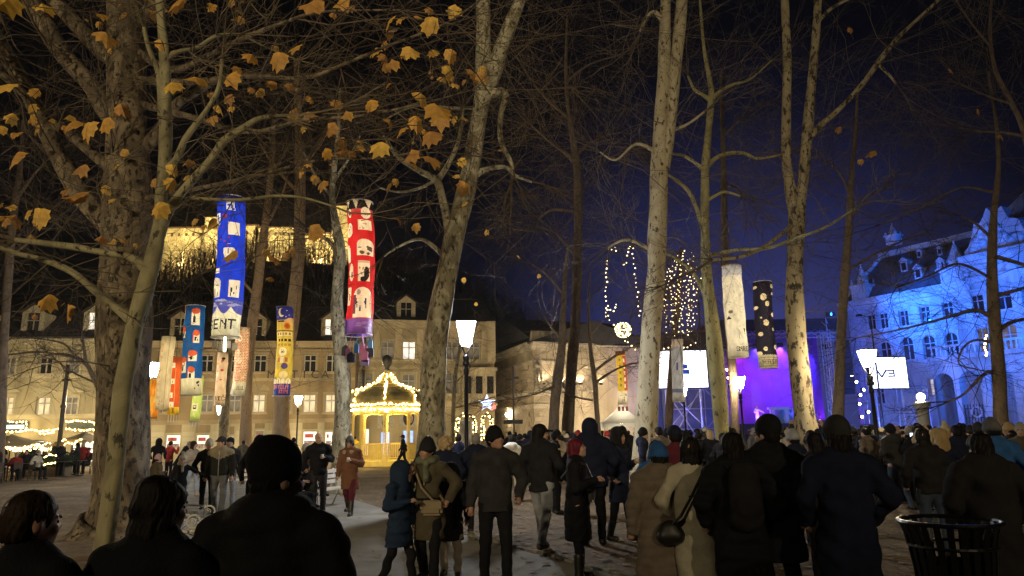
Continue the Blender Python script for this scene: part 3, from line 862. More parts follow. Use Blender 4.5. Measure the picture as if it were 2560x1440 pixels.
def turret(px, pt, pb, w):
    x, zb = F.uv(px, pb); zt = F.z(px, pt); h = zt - zb
    mb = MB(); mb.box(x - w / 2, x + w / 2, -.7, -.7 + w, zb, zb + h * .38); mb.box(x - w * .62, x + w * .62, -.7 - w * .12, -.7 + w * 1.12, zb + h * .38, zb + h * .43)
    for sx in (-1, 1):
        for sy in (0, 1):
            xx, yy = x + sx * w * .45, -.7 + w * .05 + sy * w * .9
            mb.lathe([(.16, 0), (.12, h * .1), (.01, h * .17)], 5, (xx, yy, zb + h * .43))
    mb.lathe([(w * .38, 0), (w * .34, h * .12), (.4 * w, h * .13), (w * .2, h * .32), (.05, h * .5), (.09, h * .52), (.01, h * .57)], 8, (x, -.7 + w / 2, zb + h * .43), math.pi / 8)
    mb.build('turret', M['uni_trim'], F.root)
turret(2160, 655, 756, 1.7); turret(2395, 594, 722, 2.2); turret(2238, 556, 612, 1.1)
# tower top behind the centre part
x0, z0 = F.uv(2500, 560); zt = F.z(2560, 520)
xt = F.x(2560, 560)
MB().box(xt - 4.6, xt + 4, 3, 11, zT, F.z(2560, 545)).build('tower', M['uni'], F.root)
mb = MB(); zz = F.z(2560, 545)
mb.box(xt - 5, xt + 4.4, 2.6, 11.4, zz + .003, zz + .8)
mb.add([(xt - 4.4, 3.2, zz + .8), (xt + 3.8, 3.2, zz + .8), (xt + 3.8, 10.8, zz + .8), (xt - 4.4, 10.8, zz + .8), (xt - 1.8, 6, zz + 4.4), (xt + 1.2, 6, zz + 4.4), (xt + 1.2, 8, zz + 4.4), (xt - 1.8, 8, zz + 4.4)],
       [(0, 1, 5, 4), (1, 2, 6, 5), (2, 3, 7, 6), (3, 0, 4, 7), (4, 5, 6, 7)])
mb.lathe([(1.3, 0), (1.4, .3), (.8, 1.2), (.9, 1.4), (.3, 2.6), (.1, 3.6), (.02, 5)], 8, (xt - .3, 7, zz + 4.4))
mb.build('tower_roof', M['uni_trim'], F.root)
# portico with balcony
xp0, xp1 = F.x(2392, 980), F.x(2640, 980); zp = F.z(2400, 905)
po = MB(); pa = []
for px in (2414, 2480, 2560):
    x = F.x(px, 1000); pa.append((x - .9, x + .9, 0, F.z(2414, 935)))
po.M = Matrix.Translation((0, -3.2, 0)); wall_open(po, xp0, xp1, 0, zp, pa, 1.0); po.M = None
po.quad((xp0, 0, 0), (xp0, -3.2, 0), (xp0, -3.2, zp), (xp0, 0, zp)); po.box(xp0 - .3, xp1, -3.6, 0, zp + .003, zp + .4)
pr = po.build('portico', M['uni'], F.root)
mb = MB()
for (a, b, c, d) in pa:
    r = (b - a) / 2
    for sx in (-1, 1):
        pts = [(a + r + sx * r, d)] + [(a + r + sx * r * math.cos(q), d - r + r * math.sin(q)) for q in np.linspace(0, math.pi / 2, 7)]
        mb.prism(pts if sx > 0 else pts[::-1], -3.19, -2.3)
mb.build('arch_spandrel', M['uni'], pr)
mb = MB()
for i in range(40):
    x = xp0 + .1 + i * .42
    if x < xp1: mb.lathe([(.08, 0), (.13, .2), (.06, .5), (.1, .75)], 6, (x, -3.35, zp + .41))
mb.box(xp0 - .2, xp1, -3.5, -3.2, zp + 1.16, zp + 1.34)
tag(mb.build('balustrade', M['uni_trim'], pr, True), kind='stuff')
# medallion and grille on the portico front
xm, zm = F.uv(2444, 1030, -3.2)
MB().lathe([(.5, 0), (.5, .1), (.35, .12)], 14, (0, 0, 0)).build('medallion', M['uni_trim'], pr, loc=(xm, -3.25, zm), rot=(rad(90), 0, 0))
gx = F.x(2478, 1000); m = MB()
for i in range(7): m.box(gx - .8 + i * .25, gx - .76 + i * .25, -3.0, -2.96, .2, 3.6)
for z in (.8, 1.6, 2.4, 3.2): m.box(gx - .85, gx + .85, -2.958, -2.93, z, z + .05)
m.build('grille', M['black_iron'], pr)
block_body(F.root, 0, F.L, zE, 12, M['uni'])
PALACE = F

# ------------------------------------------------------------------ concert stage
M['truss'] = plain('truss_metal', (.42, .42, .45), .4, .6, .2, 10)
M['stage_black'] = plain('stage_cloth', (.035, .035, .045), .85, 0, .3, .8)
M['backdrop'] = plain('stage_backdrop', (.15, .06, .32), .9, 0, .4, .25)
M['deck'] = plain('stage_deck', (.05, .05, .06), .5, 0, .3, 3)
M['screen_white'] = glow('screen_white', (.94, .97, 1.0), 2.6, True)
M['screen_logo'] = plain('screen_logo_blue', (.015, .09, .34), .5, 0, .05)
M['screen_dark'] = plain('screen_logo_dark', (.01, .02, .06), .5, 0, .05)
SY = 70.0
s0 = at(1948, 1058, SY)
stage = empty('concert_stage', (s0.x, SY, 0), 0, 'concert stage glowing violet with black roof and side trusses', 'stage')
def SL(px, py, dy=0.0):
    p = at(px, py, SY + dy); return p.x - s0.x, p.z
xl, zt = SL(1815, 846); xr, zd = SL(2080, 1056)
MB().box(xl - 1, xr + 1, 0, 9, 0, zd).build('deck', M['deck'], stage)
MB().box(xl - 1, xr + 1, -.05, -.004, .1, zd).build('skirt', M['stage_black'], stage)
STG = (xl, xr, zd, zt)
# curved back cloth
mb = MB(); n = 14
for i in range(n):
    a0, a1 = math.pi * i / n, math.pi * (i + 1) / n
    xa, xb = (xl + xr) / 2 - (xr - xl) / 2 * math.cos(a0), (xl + xr) / 2 - (xr - xl) / 2 * math.cos(a1)
    ya, yb = 1.5 + 7 * math.sin(a0), 1.5 + 7 * math.sin(a1)
    mb.quad((xa, ya, zd), (xb, yb, zd), (xb, yb, zt + .6), (xa, ya, zt + .6))
mb.build('backdrop', M['backdrop'], stage)
zroof = SL(1948, 800)[1]
MB().box(xl - 1.4, xr + 1.4, -.6, 9.5, zt + .65, zroof).build('roof', M['stage_black'], stage)
def truss(mb, a, b, w=.5, n=8, r=.045):
    a, b = Vector(a), Vector(b); t = (b - a).normalized(); u = t.orthogonal().normalized(); v = t.cross(u)
    cs = [(u * sx + v * sy) * w / 2 for sx, sy in ((1, 1), (1, -1), (-1, -1), (-1, 1))]
    for c in cs: mb.tube([a + c, b + c], r, 4)
    for i in range(n):
        p, q = a.lerp(b, i / n), a.lerp(b, (i + 1) / n)
        for k in range(4): mb.tube([p + cs[k], q + cs[(k + 1) % 4]], r * .7, 3, False)
for px in (1812, 2076):
    x = SL(px, 1000)[0]; mb = MB(); truss(mb, (x, -.4, 0), (x, -.4, zroof), .7, 14); mb.build('truss_tower', M['truss'], stage)
mb = MB(); truss(mb, (xl - 1, -.5, zt + .3), (xr + 1, -.5, zt + .3), .6, 18); mb.build('front_truss', M['truss'], stage)
mb = MB(); truss(mb, (xl, 3, zt - .6), (xr, 3, zt - .6), .5, 16); mb.build('light_truss', M['truss'], stage)
# side wings: cloth walls with scaffold in front
wl, wz = SL(1652, 862); wr = SL(1806, 862)[0]
MB().box(wl, wr, 1.2, 1.5, 0, wz + 1.2).build('side_cloth', plain('side_cloth', (.16, .17, .24), .85, 0, .25, .4), stage)
def scaffold(name, px0, px1, pt, ny, parent, diag=True, dy=0.0):
    mb = MB(); x0 = SL(px0, 1000)[0]; x1 = SL(px1, 1000)[0]; z1 = SL((px0 + px1) / 2, pt)[1]
    k = max(1, round((x1 - x0) / 2.0)); h = max(1, round(z1 / 2.0)); w = (x1 - x0) / k
    for i in range(k + 1):
        for y in (0, 1.0): mb.tube([(x0 + i * w, dy + y, 0), (x0 + i * w, dy + y, z1)], .05, 5)
    for j in range(1, h + 1):
        z = z1 * j / h
        for y in (0, 1.0): mb.tube([(x0, dy + y, z), (x1, dy + y, z)], .045, 5)
    if diag:
        for i in range(k):
            for j in range(h):
                a, b = (x0 + i * w, z1 * j / h), (x0 + (i + 1) * w, z1 * (j + 1) / h)
                if (i + j) % 2: mb.tube([(a[0], dy - .05, a[1]), (b[0], dy - .05, b[1])], .04, 4)
                else: mb.tube([(b[0], dy - .05, a[1]), (a[0], dy - .05, b[1])], .04, 4)
    return mb.build(name, M['truss'], parent)
scaffold('scaffold', 1660, 1800, 830, 2, stage, dy=-1.2)
scaffold('scaffold', 2086, 2160, 850, 2, stage, dy=-.6)
# hanging speaker columns, each cabinet on its own
for px, p0, p1 in ((2106, 850, 985), (1800, 800, 872)):
    x, z1 = SL(px, p0, -2); z0 = SL(px, p1, -2)[1]; kk = 9
    for i in range(kk):
        h = (z1 - z0) / kk
        MB().box(-.55, .55, -.4, .35, 0, h * .93).box(-.48, .48, -.415, -.402, h * .08, h * .85).build('speaker', M['stage_black'], stage, loc=(x, -2 + (i - 4) ** 2 * .012, z0 + i * h), rot=(rad((4 - i) * 1.6), 0, 0))
# moving-head lamps
M['stage_lamp'] = glow('stage_lamp', (1.0, .35, .75), 25, False)
M['stage_lamp_w'] = glow('stage_lamp_white', (1.0, .95, .85), 40, False)
lamps = [(1826, 912), (1826, 945), (1826, 965), (1835, 985), (1816, 925), (1838, 962), (1820, 945)]
for px, py in lamps:
    x, z = SL(px, py, -.8)
    l = MB().box(-.16, .16, -.1, .3, -.2, .2).build('spotlight', M['stage_black'], stage, loc=(x, -.8, z))
    MB().lathe([(.13, 0), (.11, .02), (.0, .03)], 9).build('lens', M['stage_lamp'], l, loc=(0, -.105, 0), rot=(rad(90), 0, 0))
for px, py in ((2128, 940), (2140, 955), (2150, 988), (2148, 1010), (2158, 975), (2154, 1042), (2170, 1030)):
    x, z = SL(px, py, -.8)
    l = MB().box(-.14, .14, -.1, .3, -.18, .18).build('spotlight', M['stage_black'], stage, loc=(x, -.8, z))
    MB().lathe([(.12, 0), (.1, .02), (.0, .03)], 9).build('lens', M['stage_lamp_w'], l, loc=(0, -.105, 0), rot=(rad(90), 0, 0))
# things on the deck
def on_deck(px, dy): p = at(px, 1056, SY + dy); return Vector((p.x, SY + dy, zd))
p = on_deck(1950, 1.2)
g = empty('stage_gate', p, 0, 'pale frame like a doorway standing at centre stage', 'stage prop')
w = wpx(p, 22)
MB().box(-w, -w + .35, -.2, .2, 0, 1.35).build('side_post', M['uni_trim'], g); MB().box(w - .35, w, -.2, .2, 0, 1.35).build('side_post', M['uni_trim'], g)
MB().box(-w * 1.25, w * 1.25, -.25, .25, 1.353, 1.6).build('lintel', M['uni_trim'], g)
p = on_deck(1971, 2.0)
g = empty('drum_kit', p, 0, 'teal drum kit on stage beside the mottled trunk', 'drum kit')
M['teal'] = plain('drum_teal', (.05, .35, .36), .4, 0, .2, 3)
MB().lathe([(.35, -.25), (.36, .25), (.3, .26), (0, .26)], 14).build('bass_drum', M['teal'], g, loc=(0, 0, .5), rot=(rad(90), 0, 0))
for sx in (-.45, .45): MB().lathe([(0, 0), (.22, 0), (.24, .35), (0, .35)], 12).build('tom', M['teal'], g, loc=(sx, -.1, .95))
for sx in (-.75, .75):
    c = MB().lathe([(.38, 0), (.1, .05), (0, .06)], 14).build('cymbal', M['steel'], g, loc=(sx, 0, 1.5), rot=(rad(12), 0, 0)); MB().tube([(0, 0, -1.5), (0, 0, -.01)], .02, 5).build('stand', M['truss'], c)
M['riser'] = plain('riser_cloth', (.25, .5, .5), .8)
MB().box(-.9, .9, .5, .8, 0, 1.5).build('riser', M['riser'], g)
for px, dy in ((2040, 2.5), (2058, 2.5)):
    p = on_deck(px, dy); o = MB().box(-.5, .5, -.04, .04, .75, .85).box(-.5, .5, -.04, .04, .35, .42).box(-.5, -.44, -.04, .04, 0, 1).box(.44, .5, -.04, .04, 0, 1).build('stage_railing', M['truss'], None, loc=p)
    tag(o, 'pale railing at the right end of the stage deck', 'railing', 'railings on the stage')

# ---- screens
def screen(px0, px1, pt, pb, Y, label, name='screen'):
    a, b = at(px0, pb, Y), at(px1, pt, Y)
    r = empty(name, ((a.x + b.x) / 2, Y, 0), 0, label, 'screen')
    w = (b.x - a.x) / 2
    MB().box(-w - .12, w + .12, .0, .35, a.z - .12, b.z + .12).build('casing', M['stage_black'], r)
    MB().box(-w, w, -.03, -.004, a.z, b.z).build('display', M['screen_white'], r)
    MB().tube([(-w * .7, .45, 0), (-w * .7, .45, b.z)], .08, 6).tube([(w * .7, .45, 0), (w * .7, .45, b.z)], .08, 6).tube([(-w * .7, .45, .3), (w * .7, .45, a.z - .2)], .05, 5).tube([(w * .7, .45, .3), (-w * .7, .45, a.z - .2)], .05, 5).build('support', M['truss'], r)
    return r, w, a.z, b.z
r, w, za, zb = screen(1647, 1764, 876, 970, 66.5, 'white screen with a small blue logo left of the stage, partly behind trunk and lantern')
# logo: blue block with white strokes
def logo_local(px, py, r, Y): p = at(px, py, Y); return p.x - r.location.x, p.z
x0, z1 = logo_local(1703, 911, r, 66.5); x1, z0 = logo_local(1722, 935, r, 66.5)
d = r.children[1]
lg = MB(); hh = (z1 - z0)
lg.box(x0, x1 - .1, -.05, -.034, z0 + hh * .55, z1); lg.box(x0 - .35, x1 + .06, -.05, -.034, z0, z0 + hh * .45)
lg.build('logo', M['screen_logo'], d)
r, w, za, zb = screen(2180, 2262, 893, 971, 64.0, 'white screen with dark V3 logo under the blue palace')
vx, vz = logo_local(2200, 943, r, 64.0); v2x, v2z = logo_local(2231, 924, r, 64.0)
d = r.children[1]; H = v2z - vz
m = MB()
def stroke(a, b, wd):
    a, b = Vector((a[0], 0, a[1])), Vector((b[0], 0, b[1])); t = (b - a).normalized(); s = Vector((-t.z, 0, t.x)) * wd / 2
    m.prism([((a + s).x, (a + s).z), ((b + s).x, (b + s).z), ((b - s).x, (b - s).z), ((a - s).x, (a - s).z)], -.05, -.034)
th = .15
stroke((vx - .25, vz + H), (vx + .15, vz), th); stroke((vx + .15, vz), (vx + .62, vz + H), th)
x3 = v2x - .5
stroke((x3, vz + H - th / 2), (x3 + .55, vz + H - th / 2), th * .8); stroke((x3 + .1, vz + H / 2), (x3 + .55, vz + H / 2), th * .8); stroke((x3, vz + th / 2), (x3 + .55, vz + th / 2), th * .8)
stroke((x3 + .58, vz + H), (x3 + .58, vz), th * .8)
m.build('logo', M['screen_dark'], d)
# scaffold tower below the right screen, pole with camera arm
so = scaffold('scaffold_tower', 2196, 2254, 972, 2, None, dy=0); so.location = (s0.x, 65.5, 0)
tag(so, 'slim metal scaffold tower carrying the right-hand screen', 'scaffold')
pp = at(2208, 1060, 60); zt2 = at(2208, 790, 60).z
ms = empty('light_mast', (pp.x, 60, 0), 0, 'thin dark mast rising in front of the V3 screen', 'mast')
MB().tube([(0, 0, 0), (0, 0, zt2)], [.09, .05], 7).build('pole', M['black_iron'], ms)
MB().tube([(0, 0, zt2 - .1), (-.8, 0, zt2 + .1)], .035, 5).build('arm', M['black_iron'], ms)
MB().box(-1.15, -.75, -.15, .15, zt2, zt2 + .18).build('head', M['black_iron'], ms)

# ---- globe light on a pale advertising column
p = ground(2311, 1085); p = at(2311, 1060, 46)
gl = empty('globe_lamp', (p.x, 46, 0), 0, 'glowing white globe on a pale round column before the palace', 'lamp')
zg = at(2311, 992, 46).z
MB().lathe([(.5, 0), (.42, .3), (.36, .4), (.36, zg - .7), (.5, zg - .6), (.5, zg - .4), (.2, zg - .3)], 16).build('column', M['uni_trim'], gl, True)
MB().ball((0, 0, zg), .24, 14, 9).build('globe', M['lamp_warm'], gl, True)

# ---- white marquee before the concert hall
MY = 46.0
ap, el, er = at(1551, 1006, MY), at(1494, 1060, MY), at(1596, 1060, MY)
mq = empty('marquee', (ap.x, MY, 0), 0, 'white pointed marquee tent before the sandstone concert hall', 'tent')
M['tent'] = plain('tent_canvas', (.75, .72, .66), .75, 0, .08, 1.5)
_n = M['tent'].node_tree; _t = _n.nodes.new('ShaderNodeBsdfTranslucent'); _t.inputs['Color'].default_value = (.7, .67, .6, 1); _m = _n.nodes.new('ShaderNodeMixShader'); _m.inputs[0].default_value = .5
_n.links.new(_n.nodes['Principled BSDF'].outputs[0], _m.inputs[1]); _n.links.new(_t.outputs[0], _m.inputs[2]); _n.links.new(_m.outputs[0], _n.nodes['Material Output'].inputs['Surface'])
hw = (er.x - el.x) / 2
mb = MB(); n = 9; rings = []
for i in range(n):
    q = i / (n - 1); s = hw * (1 - q) ** 1.45 + .04; z = el.z + (ap.z - el.z) * q
    rings.append([(-s, -s, z), (s, -s, z), (s, s, z), (-s, s, z)])
vs = [p for r_ in rings for p in r_]
mb.add(vs, [(i * 4 + k, i * 4 + (k + 1) % 4, i * 4 + 4 + (k + 1) % 4, i * 4 + 4 + k) for i in range(n - 1) for k in range(4)])
mb.build('canopy', M['tent'], mq)
mb = MB()
for (a, b) in (((-hw, -hw), (hw, -hw)), ((hw, -hw), (hw, hw)), ((hw, hw), (-hw, hw)), ((-hw, hw), (-hw, -hw))):
    for i in range(10):
        p, q = Vector(a).lerp(Vector(b), i / 10), Vector(a).lerp(Vector(b), (i + 1) / 10); m_ = (p + q) / 2
        mb.add([(p.x, p.y, el.z), (q.x, q.y, el.z), (q.x, q.y, el.z - .22), (m_.x, m_.y, el.z - .32), (p.x, p.y, el.z - .22)], [(0, 1, 2, 3, 4)])
mb.build('valance', M['tent'], mq)
for sx in (-1, 1):
    for sy in (-1, 1): MB().tube([(sx * (hw - .06), sy * (hw - .06), 0), (sx * (hw - .06), sy * (hw - .06), el.z)], .045, 6).build('leg', M['steel'], mq)

ml = empty('added_pendant', (ap.x, MY, el.z + .1), 0, 'lamp hanging inside the white marquee', 'lamp')  # lamp added inside to brighten the tent canvas
MB().ball((0, 0, 0), .14, 10, 7).build('globe', glow('added_marquee_glow', (1, .88, .66), 130), ml, True)
MB().tube([(0, 0, .13), (0, 0, ap.z - el.z - .5)], .012, 4).build('cord', M['wire'], ml)
# ---- street-name sign post
p = at(1285, 1090, 44); zt2 = at(1287, 915, 44).z
sg = empty('sign_post', (p.x, 44, 0), 0, 'thin post with a dark wide street sign before the stone wing', 'sign')
MB().tube([(0, 0, 0), (0, 0, zt2)], .055, 7).build('post', M['black_iron'], sg)
zs = at(1285, 1055, 44).z
MB().box(-.62, .55, -.09, -.06, zs - .12, zs + .13).build('plate', M['letter'], sg)
MB().box(-.45, -.06, -.09, -.06, zt2 - .9, zt2 - .75).box(.06, .35, -.09, -.06, zt2 - .8, zt2 - .66).build('small_plate', M['letter'], sg)
# wall lamps on the hall's ground floor
for px, py in ((1277, 1037), (1505, 1020), (1508, 1039), (1575, 1040)):
    fr = WING if px < 1337 else HALL
    x, z = fr.uv(px, py)
    r_ = fr.root.matrix_world
    pos = fr.P0 + fr.e * x - fr.n * .35; pos.z = z
    wl_ = empty('wall_lamp', pos, 0, {1277: 'round wall lamp on the stone side wing beside the sign post', 1505: 'upper left of the round wall lamps behind the marquee', 1508: 'lower left of the round wall lamps behind the marquee', 1575: 'round wall lamp right of the marquee tip'}[px], 'wall lamp')
    MB().ball((0, 0, 0), .19, 12, 8).build('globe', M['lamp_warm'], wl_, True)
    MB().tube([tuple(fr.n * .36), tuple(fr.n * .15)], .04, 6).build('bracket', M['black_iron'], wl_)
# ------------------------------------------------------------------ yellow pavilion with strings of lights
KY = 44.0
kc = at(964, 1085, KY)
M['kiosk'] = plain('kiosk_paint', (.72, .58, .18), .5, 0, .12, 4)
M['kiosk_roof'] = plain('kiosk_roof', (.30, .25, .10), .6, .2, .35, 3, .2, 20)
kiosk = empty('pavilion', (kc.x, KY, 0), 0, 'small yellow eight-sided pavilion with onion roof outlined in lights', 'pavilion')
KR = 1.95
ANG = [rad(-90 + 8 + 45 * i) for i in range(8)]
def kp(i, r=KR, z=0): return Vector((r * math.cos(ANG[i % 8]), r * math.sin(ANG[i % 8]), z))
MB().lathe([(KR + .25, 0), (KR + .25, .28), (0, .28)], 8, a0=ANG[0]).build('floor', M['kiosk'], kiosk)
colm = MB(); colm.box(-.09, -.05, -.05, .05, .28, 3.05).box(.05, .09, -.05, .05, .28, 3.05)
for i in range(16):
    z = .35 + i * .165
    colm.tube([(-.05, 0, z), (.05, 0, z + .165)], .017, 4).tube([(.05, 0.01, z), (-.05, 0.01, z + .165)], .017, 4)
colm.box(-.13, .13, -.08, .08, 2.95, 3.05).box(-.14, .14, -.09, .09, .283, .42)
colm = colm.mesh('column')
for i in range(8):
    p = kp(i)
    link('column', colm, M['kiosk'], kiosk, (p.x, p.y, 0), (0, 0, ANG[i] + rad(90)))
fr = MB(); ba = MB(); ar = MB()
for i in range(8):
    a, b = kp(i), kp(i + 1); t = (b - a).normalized(); L = (b - a).length
    nrm = Vector((t.y, -t.x, 0))
    Mx = Matrix(((t.x, -nrm.x, 0, a.x), (t.y, -nrm.y, 0, a.y), (0, 0, 1, 0), (0, 0, 0, 1)))
    for mbx in (fr, ba, ar): mbx.M = Mx
    fr.box(0, L, -.06, .06, 3.053, 3.12); fr.box(0, L, -.07, .07, 3.42, 3.5)
    k = 16
    for j in range(k): fr.box((j + .25) * L / k, (j + .75) * L / k, -.04, .04, 3.1, 3.43)
    # rounded corners under the frieze
    for sx in (0, 1):
        pts = [(0, 3.05)] + [(.42 * (1 - math.sin(q)), 3.05 - .42 * (1 - math.cos(q))) for q in np.linspace(0, math.pi / 2, 6)]
        pts = [(L - x if sx else x, z) for x, z in pts]
        ar.prism(pts, -.03, .03)
    if i not in (0,):       # one side left open as the entrance
        ba.box(.09, L - .09, -.045, .045, 1.22, 1.3); ba.box(.09, L - .09, -.04, .04, .34, .42)
        k = 11
        for j in range(k): ba.box(.09 + (j + .3) * (L - .18) / k, .09 + (j + .7) * (L - .18) / k, -.025, .025, .42, 1.22)
    else:
        for (u0, u1) in ((.09, .42), (L - .42, L - .09)):
            ba.box(u0, u1, -.045, .045, 1.22, 1.3)
            for j in range(3): ba.box(u0 + .03 + j * .11, u0 + .08 + j * .11, -.025, .025, .28, 1.22)
    ba.box(0, L, -.32, -.29, .03, .3)
for mbx, nm in ((fr, 'frieze'), (ba, 'balustrade'), (ar, 'corner_bracket')):
    mbx.M = None; mbx.build(nm, M['kiosk'], kiosk)
prof = [(2.2, 3.45), (2.38, 3.52), (2.44, 3.78), (2.40, 4.05), (2.22, 4.28), (1.8, 4.48), (1.28, 4.66), (.85, 4.84), (.5, 5.05), (.3, 5.3), (.18, 5.55), (.1, 5.7)]
rf = MB().lathe(prof, 8, a0=ANG[0]).build('roof', M['kiosk_roof'], kiosk)
rb = MB()
for i in range(8): rb.tube([kp(i, r, z) for r, z in prof[1:]], .05, 5)
for (r, z) in prof[6:10]: rb.lathe([(r + .03, z - .04), (r + .05, z), (r + .03, z + .04)], 8, a0=ANG[0])
rb.build('roof_rib', M['kiosk'], rf)
MB().lathe([(.1, 5.7), (.2, 5.78), (.12, 5.86), (.3, 6.1), (.34, 6.35), (.26, 6.58), (.1, 6.7), (0, 6.72)], 12).build('finial', plain('finial_metal', (.1, .095, .08), .45, .5), kiosk, True)
MB().lathe([(2.0, 3.5), (1.2, 3.56), (0, 3.6)], 8, a0=ANG[0]).build('ceiling', M['kiosk'], kiosk)
# strings of lights: wire and bulbs
lr = random.Random(3)
def bulb_mesh(pts, r, name='bulb', jit=.03, n=5):
    b = MB()
    for p in pts:
        q = Vector(p) + Vector((lr.uniform(-jit, jit), lr.uniform(-jit, jit), lr.uniform(-jit, jit)))
        b.ball(q, r * lr.uniform(.75, 1.25), n, 4)
    return b
def sample(pts, step):
    out = []; pts = [Vector(p) for p in pts]
    for a, b in zip(pts[:-1], pts[1:]):
        k = max(1, int((b - a).length / step))
        for j in range(k): out.append(a.lerp(b, j / k))
    return out
def light_string(loc, pts, step, r, label, group=None, mat='bulb', jit=.03, cat='string of lights', name='light_string', wire=.008):
    e = empty(name, loc, 0, label, cat, group)
    MB().tube(pts, wire, 4).build('wire', M['wire'], e)
    tag(bulb_mesh(sample(pts, step), r, jit=jit).build('bulb', M[mat], e, True), kind='stuff')
    return e
for i in range(8):
    light_string(kiosk.location, [kp(i, r + .1, z + .03) for r, z in prof[1:-1]], .09, .034, 'string of warm lights running up a rib of the pavilion roof', 'lights on the pavilion ribs', jit=.07)
for j, (z, r, lb) in enumerate(((3.56, 2.45, 'dense garland of warm lights along the pavilion eave'), (3.3, 2.1, 'lower garland of warm lights on the pavilion frieze'))):
    ring = []
    for i in range(9):
        a, b = kp(i, r, z), kp(i + 1, r, z)
        if i < 8: ring += [a.lerp(b, q) for q in (0, .25, .5, .75)]
    ring.append(ring[0])
    light_string(kiosk.location, ring, .075, .036, lb, mat='bulb', jit=.06)
pl = empty('added_pendant', (kc.x, KY, 3.2), 0, 'warm ball lamp hanging under the pavilion ceiling', 'lamp')  # lamp added to light the pavilion from within
MB().ball((0, 0, 0), .16, 12, 8).build('globe', glow('added_pendant_glow', (1.0, .64, .18), 700), pl, True)
MB().tube([(0, 0, .16), (0, 0, .38)], .015, 5).build('cord', M['wire'], pl)

# ------------------------------------------------------------------ street lamps
_lamp = {}
def street_lamp(px, d, ptop, cool, label, group='old-style street lamps in the park', k=1.0, x=None, mat=None):
    if x is None:
        x = at(px, ptop + 25, d).x; top = at(px, ptop, d).z
    else: top = ptop
    r = empty('street_lamp', (x, d, 0), 0, label, 'street lamp', group)
    zb = top - .66 * k        # underside of the lantern
    post = MB(); post.lathe([(.2, 0), (.2, .12), (.16, .16), (.15, .5), (.17, .54), (.12, .62), (.085, .9), (.075, 1.0), (.06, 1.05), (.052, zb - .75), (.075, zb - .72), (.075, zb - .62), (.05, zb - .58), (.05, zb - .35)], 14)
    post.build('post', M['black_iron'], r, True)
    MB().lathe([(.05, zb - .52), (.1, zb - .5), (.1, zb - .42), (.07, zb - .4), (.09, zb - .3), (.09, zb - .26), (.05, zb - .24), (.05, zb - .18)], 12).build('collar', M['black_iron'], r, True)
    n = 4; a0 = rad(45) + rad(4)
    cr = MB()
    for i in range(4):
        a = a0 + math.pi / 2 * i
        cr.tube([(.04 * math.cos(a), .04 * math.sin(a), zb - .2), (.15 * math.cos(a), .15 * math.sin(a), zb)], .016, 5)
    cr.lathe([(.15 * k, zb), (.2 * k, zb), (.2 * k, zb + .02), (.15 * k, zb + .02)], 4, a0=a0); cr.build('cradle', M['black_iron'], r)
    MB().lathe([(.0, zb + .025), (.17 * k, zb + .025), (.32 * k, zb + .58 * k), (.0, zb + .58 * k)], 4, a0=a0).build('lantern_glass', mat or M['lamp_cool' if cool else 'lamp_warm'], r)
    fr = MB()
    for i in range(4):
        a = a0 + math.pi / 2 * i
        fr.tube([(.175 * k * math.cos(a), .175 * k * math.sin(a), zb + .02), (.327 * k * math.cos(a), .327 * k * math.sin(a), zb + .58 * k)], .011, 4)
    fr.lathe([(.325 * k, zb + .585 * k), (.36 * k, zb + .59 * k), (.35 * k, zb + .62 * k), (.12 * k, zb + .66 * k), (.0, zb + .67 * k)], 4, a0=a0)
    fr.build('cap', M['black_iron'], r)
    return r
street_lamp(1165, 18.5, 799, True, 'tall black street lamp with big cool white lantern beside the leaning plane tree', k=1.08)
street_lamp(381, 30, 904, True, 'cool white street lamp right beside the thick plane trunk')
street_lamp(552, 44, 1010, True, 'small cool white street lamp under the narrow pale lantern')
street_lamp(2169, 20.5, 871, False, 'warm street lamp standing before the V3 screen', k=.84)
street_lamp(1849, 36, 939, False, 'warm street lamp under the white hanging lantern, before the violet stage')
street_lamp(1709, 52, 968, False, 'tiny warm street lamp beside the translucent lantern at the left screen')
# lamps added out of view or behind trunks to light trees and house fronts
street_lamp(0, 12, 4.7, False, 'street lamp behind the onlookers', x=-15.5)
street_lamp(0, 49, 4.7, False, 'street lamp in the cafe street', x=at(302, 1085, 49).x, mat=M['lamp_added'])
street_lamp(0, 49.5, 4.7, False, 'street lamp in the cafe street', x=at(-90, 1085, 49).x, mat=M['lamp_added'])
street_lamp(0, 51, 4.7, False, 'street lamp in the cafe street', x=at(742, 1085, 51).x, mat=M['lamp_added'])
street_lamp(0, 54, 4.7, False, 'street lamp in the cafe street', x=at(1090, 1085, 54).x, mat=glow('lamp_added_mid', (1.0, .80, .45), 430))
# ------------------------------------------------------------------ plane trees
B_OLD = bark('bark_old', (.235, .185, .12), (.095, .07, .045), (.028, .02, .013), 3.2, .55, .9, .55)
B_PALE = bark('bark_pale', (.25, .225, .125), (.15, .13, .075), (.045, .036, .022), 2.0, .5, .5, .58)
B_GREY = bark('bark_grey', (.40, .37, .27), (.17, .145, .09), (.06, .048, .03), 3.4, .52, .7, .56)
B_CREAM = bark('bark_cream', (.42, .37, .26), (.31, .26, .175), (.06, .046, .032), 2.6, .46, .5, .57)
B_MOTTLE = bark('bark_mottle', (.42, .36, .24), (.30, .25, .16), (.05, .04, .028), 1.9, .46, .6, .53)
B_DARK = bark('bark_dark', (.20, .15, .11), (.13, .10, .075), (.05, .04, .03), 4, .5, .5, .6)
TWIG = plain('twig_bark', (.085, .062, .042), .9, 0, .4, 3)
TWIG_D = plain('twig_bark_dark', (.10, .08, .072), .9, 0, .4, 3)

